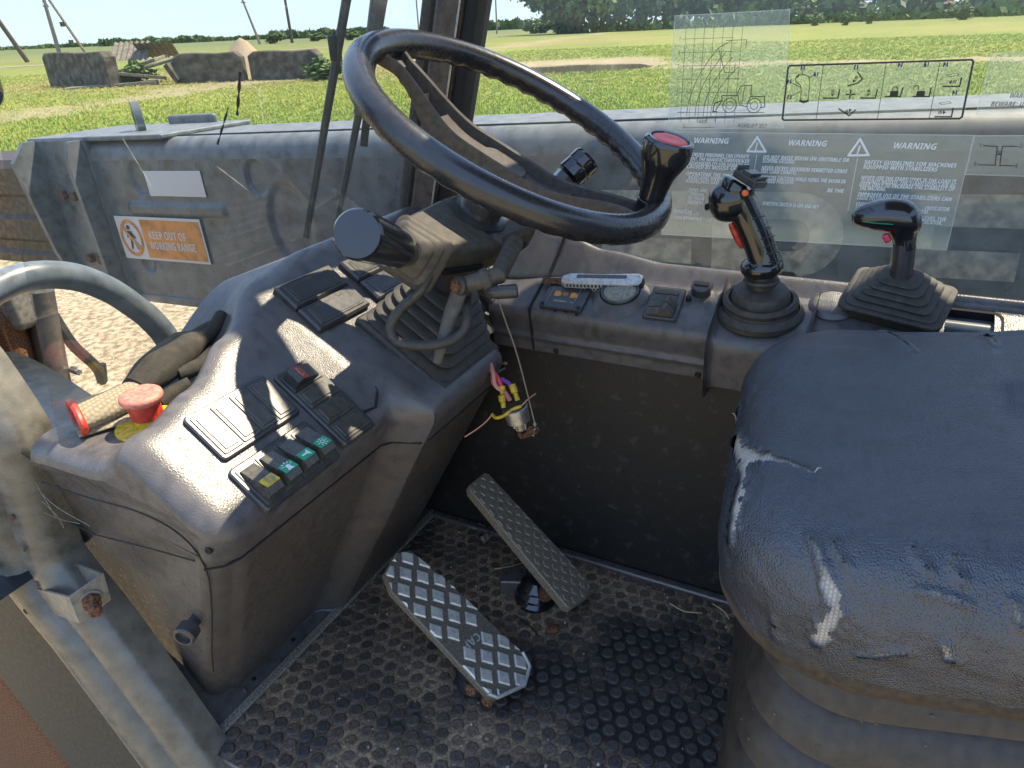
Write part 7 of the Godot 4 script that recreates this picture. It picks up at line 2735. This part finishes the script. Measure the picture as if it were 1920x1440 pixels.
func build_knife() -> void:
	# utility knife lying on the console by the window
	var a := con(-0.404, -0.9285)
	var b := con(-0.287, -0.944)
	var n := V(0, 0.922, 0.387)
	var A := axes(a, b - a, n)
	var t := thing("utility_knife", "grey ribbed utility knife with its blade out, lying on the side console", "knife", a)
	var L := a.distance_to(b)
	var s := Soup.new()
	s.rbox(V(0.048, 0.013, 0.0012), 0.0004, A * Transform3D(Basis(Vector3.BACK, 0.02), V(-0.008, 0.001, 0.0075)), 1)
	part(t, "blade", s, M.rusty)
	var poly := P2([Vector2(0.0, -0.0055), Vector2(0.006, -0.0105), Vector2(0.03, -0.0118), Vector2(L - 0.025, -0.0125), Vector2(L - 0.004, -0.0115), Vector2(L, -0.006), Vector2(L, 0.008), Vector2(L - 0.006, 0.012), Vector2(0.06, 0.0095), Vector2(0.012, 0.0105), Vector2(0.0, 0.004)])
	s = Soup.new()
	s.prism(poly, 0.0175, A, 0.0035)
	part(t, "handle", s, M.knife, 35.0)
	# dark inlay on top, ribs along the edge, dark end cap
	s = Soup.new()
	s.prism(rounded(0.074, 0.0075, 0.002, 2, true), 0.0012, A * Transform3D(Basis(), V(0.060, 0.0008, 0.0168)), 0.0003)
	part(t, "inlay", s, M.switch)
	for i in 15:
		s = Soup.new()
		s.rbox(V(0.0022, 0.0015, 0.0042), 0.0005, A * Transform3D(Basis(), V(0.010 + i * 0.0054, -0.0118 - 0.00035 * minf(i, 3), 0.0105)), 1)
		part(t, "grip_rib", s, M.black)
		s = Soup.new()
		s.rbox(V(0.0024, 0.0014, 0.0032), 0.0005, A * Transform3D(Basis(), V(0.012 + i * 0.0054, -0.0118 - 0.00035 * minf(i, 3), 0.0042)), 1)
		part(t, "grip_rib", s, M.black)
	s = Soup.new()
	s.rbox(V(0.0165, 0.0205, 0.0125), 0.003, A * Transform3D(Basis(), V(L - 0.0055, -0.0025, 0.0068)))
	part(t, "end_cap", s, M.black)


func wire(t: Node3D, called: String, pts: Array, r: float, m: Material) -> void:
	var s := Soup.new()
	s.tube(curve(pts, 6), r, 8)
	part(t, called, s, m)


func build_ignition() -> void:
	# wire tray under the dashboard
	var t := thing("wire_tray", "thin bent wire tray rail under the dashboard edge", "bracket", V(-0.5, 0.33, -0.88))
	var steel := mat(lin(0.42, 0.41, 0.38), 0.4, 0.7)
	wire(t, "rail", [V(-0.496, 0.352, -0.905), V(-0.490, 0.345, -0.925), V(-0.488, 0.335, -0.938), V(-0.490, 0.334, -0.925), V(-0.497, 0.338, -0.86), V(-0.503, 0.342, -0.80)], 0.0020, steel)
	wire(t, "lower_rail", [V(-0.500, 0.312, -0.915), V(-0.503, 0.315, -0.86), V(-0.508, 0.318, -0.79)], 0.0045, M.plastic)
	var s := Soup.new()
	s.lathe([Vector2(0.003, 0), Vector2(0.0035, 0.008), Vector2(0.002, 0.010)], V(-0.497, 0.343, -0.900), V(0.6, 0.2, 0.3), 8)
	part(t, "hook", s, M.lens)
	# ignition switch dangling by its wires
	var o := V(-0.400, 0.356, -0.752)
	t = thing("ignition_switch", "silver ignition switch dangling on red and yellow wires below the dashboard", "ignition switch", o)
	var n := V(-0.22, 0.93, 0.05).normalized()
	s = Soup.new()
	s.lathe([Vector2(0.0165, -0.012), Vector2(0.0170, 0.0), Vector2(0.0172, 0.004), Vector2(0.0180, 0.0045), Vector2(0.0180, 0.0085), Vector2(0.0165, 0.0095)], o - n * 0.008, n, 32)
	part(t, "switch_body", s, M.steel, 30.0)
	s = Soup.new()
	s.lathe([Vector2(0.0160, 0.0), Vector2(0.0155, 0.002), Vector2(0.010, 0.003), Vector2(0.001, 0.003)], o + n * 0.001, n, 24)
	part(t, "terminal_plate", s, M.welt)
	s = Soup.new()
	for i in 7:
		var a := TAU * i / 7
		s.rbox(V(0.0045, 0.013, 0.003), 0.001, Transform3D(Basis(Vector3.RIGHT.rotated(Vector3.UP, a), n, Vector3.RIGHT.rotated(Vector3.UP, a).cross(n)).orthonormalized(), o - n * 0.026 + V(cos(a), 0, -sin(a)) * 0.0072), 1)
	s.lathe([Vector2(0.0072, -0.033), Vector2(0.0072, -0.019)], o, n, 16)
	part(t, "splined_neck", s, mat(lin(0.36, 0.32, 0.26), 0.5, 0.6), 30.0)
	# rusty lug plate at the end of the neck
	s = Soup.new()
	var e := o - n * 0.038 + V(0.004, 0, 0.0)
	var B := axes(e, V(1, 0.1, -0.3), V(-0.15, 0.75, 0.6))
	var outl := P2([Vector2(-0.010, -0.004), Vector2(-0.006, -0.009), Vector2(0.004, -0.0085), Vector2(0.020, -0.004), Vector2(0.0225, 0.001), Vector2(0.020, 0.005), Vector2(0.004, 0.0085), Vector2(-0.006, 0.009), Vector2(-0.010, 0.004)])
	s.prism(outl, 0.003, B, 0.0006)
	part(t, "lug_plate", s, M.rusty)
	for q in [[-0.001, 0.0038], [0.0175, 0.0022]]:
		s = Soup.new()
		s.lathe([Vector2(q[1], 0.0), Vector2(q[1], 0.0004)], B * V(q[0], 0, 0.0031), B.basis.z, 14)
		part(t, "lug_hole", s, M.black)
	var red := mat(lin(0.55, 0.06, 0.07), 0.5)
	var pink := mat(lin(0.50, 0.20, 0.16), 0.5)
	wire(t, "red_wire", [V(-0.475, 0.378, -0.775), V(-0.458, 0.399, -0.765), V(-0.442, 0.402, -0.762), V(-0.430, 0.393, -0.760), V(-0.421, 0.381, -0.756), V(-0.412, 0.372, -0.753)], 0.0034, red)
	wire(t, "pink_wire", [V(-0.472, 0.384, -0.790), V(-0.448, 0.407, -0.772), V(-0.434, 0.401, -0.756), V(-0.428, 0.385, -0.751), V(-0.416, 0.376, -0.754), V(-0.405, 0.370, -0.747)], 0.0030, pink)
	wire(t, "brown_wire", [V(-0.470, 0.376, -0.782), V(-0.446, 0.396, -0.774), V(-0.433, 0.389, -0.752), V(-0.424, 0.376, -0.758), V(-0.414, 0.366, -0.752)], 0.0028, mat(lin(0.32, 0.12, 0.09), 0.5))
	wire(t, "violet_wire", [V(-0.426, 0.390, -0.764), V(-0.413, 0.386, -0.762), V(-0.404, 0.378, -0.758)], 0.0028, mat(lin(0.16, 0.05, 0.34), 0.5))
	for k in [[V(-0.418, 0.374, -0.748), V(-0.413, 0.358, -0.744), 0.0050], [V(-0.409, 0.386, -0.762), V(-0.398, 0.366, -0.757), 0.0050], [V(-0.421, 0.384, -0.756), V(-0.419, 0.373, -0.752), 0.0046]]:
		s = Soup.new()
		s.tube(P([k[0], k[0].lerp(k[1], 0.5), k[0].lerp(k[1], 0.55), k[1]]), [k[2], k[2], k[2] * 0.7, k[2] * 0.7], 12)
		part(t, "crimp_sleeve", s, M.yellow)
	wire(t, "yellow_wire", [V(-0.427, 0.349, -0.735), V(-0.419, 0.3475, -0.731), V(-0.408, 0.352, -0.733), V(-0.398, 0.360, -0.740), V(-0.388, 0.364, -0.747)], 0.0024, M.yellow)
	wire(t, "bare_strand", [V(-0.427, 0.349, -0.735), V(-0.432, 0.341, -0.727), V(-0.441, 0.333, -0.715), V(-0.453, 0.325, -0.702)], 0.0011, M.copper)
	wire(t, "bare_strand", [V(-0.388, 0.364, -0.747), V(-0.383, 0.370, -0.757), V(-0.378, 0.373, -0.772)], 0.0011, M.copper)
	# string that ties it to the column
	t = thing("tie_string", "thin brown string running down to the dangling ignition switch", "string", V(-0.384, 0.45, -0.74))
	wire(t, "string", [V(-0.424, 0.566, -0.738), V(-0.412, 0.50, -0.748), V(-0.398, 0.44, -0.757), V(-0.384, 0.375, -0.760), V(-0.372, 0.326, -0.758)], 0.0010, M.string)
	s = Soup.new()
	s.lathe([Vector2(0.001, -0.004), Vector2(0.003, 0.0), Vector2(0.001, 0.004)], V(-0.373, 0.334, -0.757), V(0.1, 1, 0.2), 8)
	s.tube(P([V(-0.372, 0.328, -0.756), V(-0.374, 0.318, -0.752)]), 0.0018, 6)
	part(t, "knot", s, M.lens)


# a glove finger or thumb as a bent, tapering tube
func build_gloves() -> void:
	var t := thing("work_glove", "black coated work glove with tan knitted cuff and red hem lying behind the dashboard edge", "glove", V(-0.69, 0.47, -0.42))
	# cuff: an open knitted sleeve, flattened
	var s := Soup.new()
	var rows := []
	var path := curve([V(-0.702, 0.477, -0.358), V(-0.696, 0.478, -0.374), V(-0.690, 0.480, -0.392), V(-0.688, 0.482, -0.410), V(-0.688, 0.484, -0.425)], 5)
	for i in path.size():
		var f := i / float(path.size() - 1)
		var row := PackedVector3Array()
		var d := (path[mini(i + 1, path.size() - 1)] - path[maxi(i - 1, 0)]).normalized()
		var u := d.cross(Vector3.UP).normalized()
		for k in 26:
			var a := TAU * k / 26
			var ru := lerpf(0.0245, 0.019, f) * (1.0 + 0.10 * sin(a * 3.0 + 1.0) * (1.0 - f))
			var rv := lerpf(0.017, 0.011, f) * (1.0 - 0.35 * (1.0 - f) * maxf(0.0, cos(a - 4.4)))
			row.append(path[i] + u * cos(a) * ru + Vector3.UP * sin(a) * rv)
		rows.append(row)
	s.sheet(rows, true)
	part(t, "knitted_cuff", s, M.cuff, 60.0)
	s = Soup.new()
	var hem := PackedVector3Array(Array(rows[0]))
	hem.append(rows[0][0])
	hem.append(rows[0][1])
	s.tube(hem, 0.0038, 8, false)
	part(t, "red_hem", s, M.red)
	# palm, swelling then narrowing to the fingers
	s = Soup.new()
	rows = []
	path = curve([V(-0.688, 0.486, -0.418), V(-0.690, 0.492, -0.440), V(-0.692, 0.497, -0.465), V(-0.692, 0.503, -0.490), V(-0.691, 0.507, -0.512)], 6)
	for i in path.size():
		var f := i / float(path.size() - 1)
		var row := PackedVector3Array()
		var d := (path[mini(i + 1, path.size() - 1)] - path[maxi(i - 1, 0)]).normalized()
		var u := d.cross(Vector3.UP).normalized()
		for k in 24:
			var a := TAU * k / 24
			row.append(path[i] + u * cos(a) * table(f, [[0.0, 0.019], [0.3, 0.025], [0.7, 0.025], [1.0, 0.019]]) + Vector3.UP * sin(a) * table(f, [[0.0, 0.012], [0.35, 0.020], [0.75, 0.018], [1.0, 0.010]]) * (1.0 + 0.08 * sin(a * 4.0 + f * 7.0)))
		rows.append(row)
	s.sheet(rows, true)
	s.fan(rows[0], true)
	s.fan(rows[-1])
	part(t, "palm", s, M.glove, 60.0)
	for k in [[V(-0.684, 0.506, -0.505), V(-0.684, 0.513, -0.530), V(-0.688, 0.526, -0.552), 0.0095], [V(-0.694, 0.508, -0.507), V(-0.696, 0.511, -0.535), V(-0.699, 0.507, -0.560), 0.0095], [V(-0.700, 0.503, -0.500), V(-0.704, 0.500, -0.530), V(-0.706, 0.492, -0.550), 0.0090], [V(-0.704, 0.498, -0.49), V(-0.708, 0.490, -0.515), V(-0.709, 0.480, -0.535), 0.0085], [V(-0.672, 0.487, -0.462), V(-0.664, 0.489, -0.485), V(-0.664, 0.499, -0.513), 0.0098]]:
		s = Soup.new()
		var p := curve([k[0], k[1], k[2]], 5)
		var r := []
		for i in p.size():
			r.append(k[3] * (1.0 - 0.25 * i / p.size()) * (0.75 if i == p.size() - 1 else 1.0))
		s.tube(p, r, 14)
		part(t, "finger", s, M.glove, 60.0)
	# second glove, flat beneath, only its pale back and one finger showing
	t = thing("flat_glove", "second work glove lying flat under the black one, pale cloth back", "glove", V(-0.68, 0.465, -0.39))
	s = Soup.new()
	rows = []
	path = curve([V(-0.700, 0.4665, -0.352), V(-0.688, 0.4675, -0.372), V(-0.676, 0.468, -0.395), V(-0.665, 0.468, -0.425)], 5)
	for i in path.size():
		var row := PackedVector3Array()
		for k in 18:
			var a := TAU * k / 18
			row.append(path[i] + V(0.9, 0, 0.4) * cos(a) * 0.017 + Vector3.UP * sin(a) * 0.005)
		rows.append(row)
	s.sheet(rows, true)
	s.fan(rows[0], true)
	s.fan(rows[-1])
	part(t, "cloth_back", s, M.cuff, 60.0)
	s = Soup.new()
	s.tube(curve([V(-0.664, 0.470, -0.425), V(-0.662, 0.474, -0.445), V(-0.655, 0.478, -0.462)], 5), 0.009, 12)
	part(t, "finger", s, M.glove)
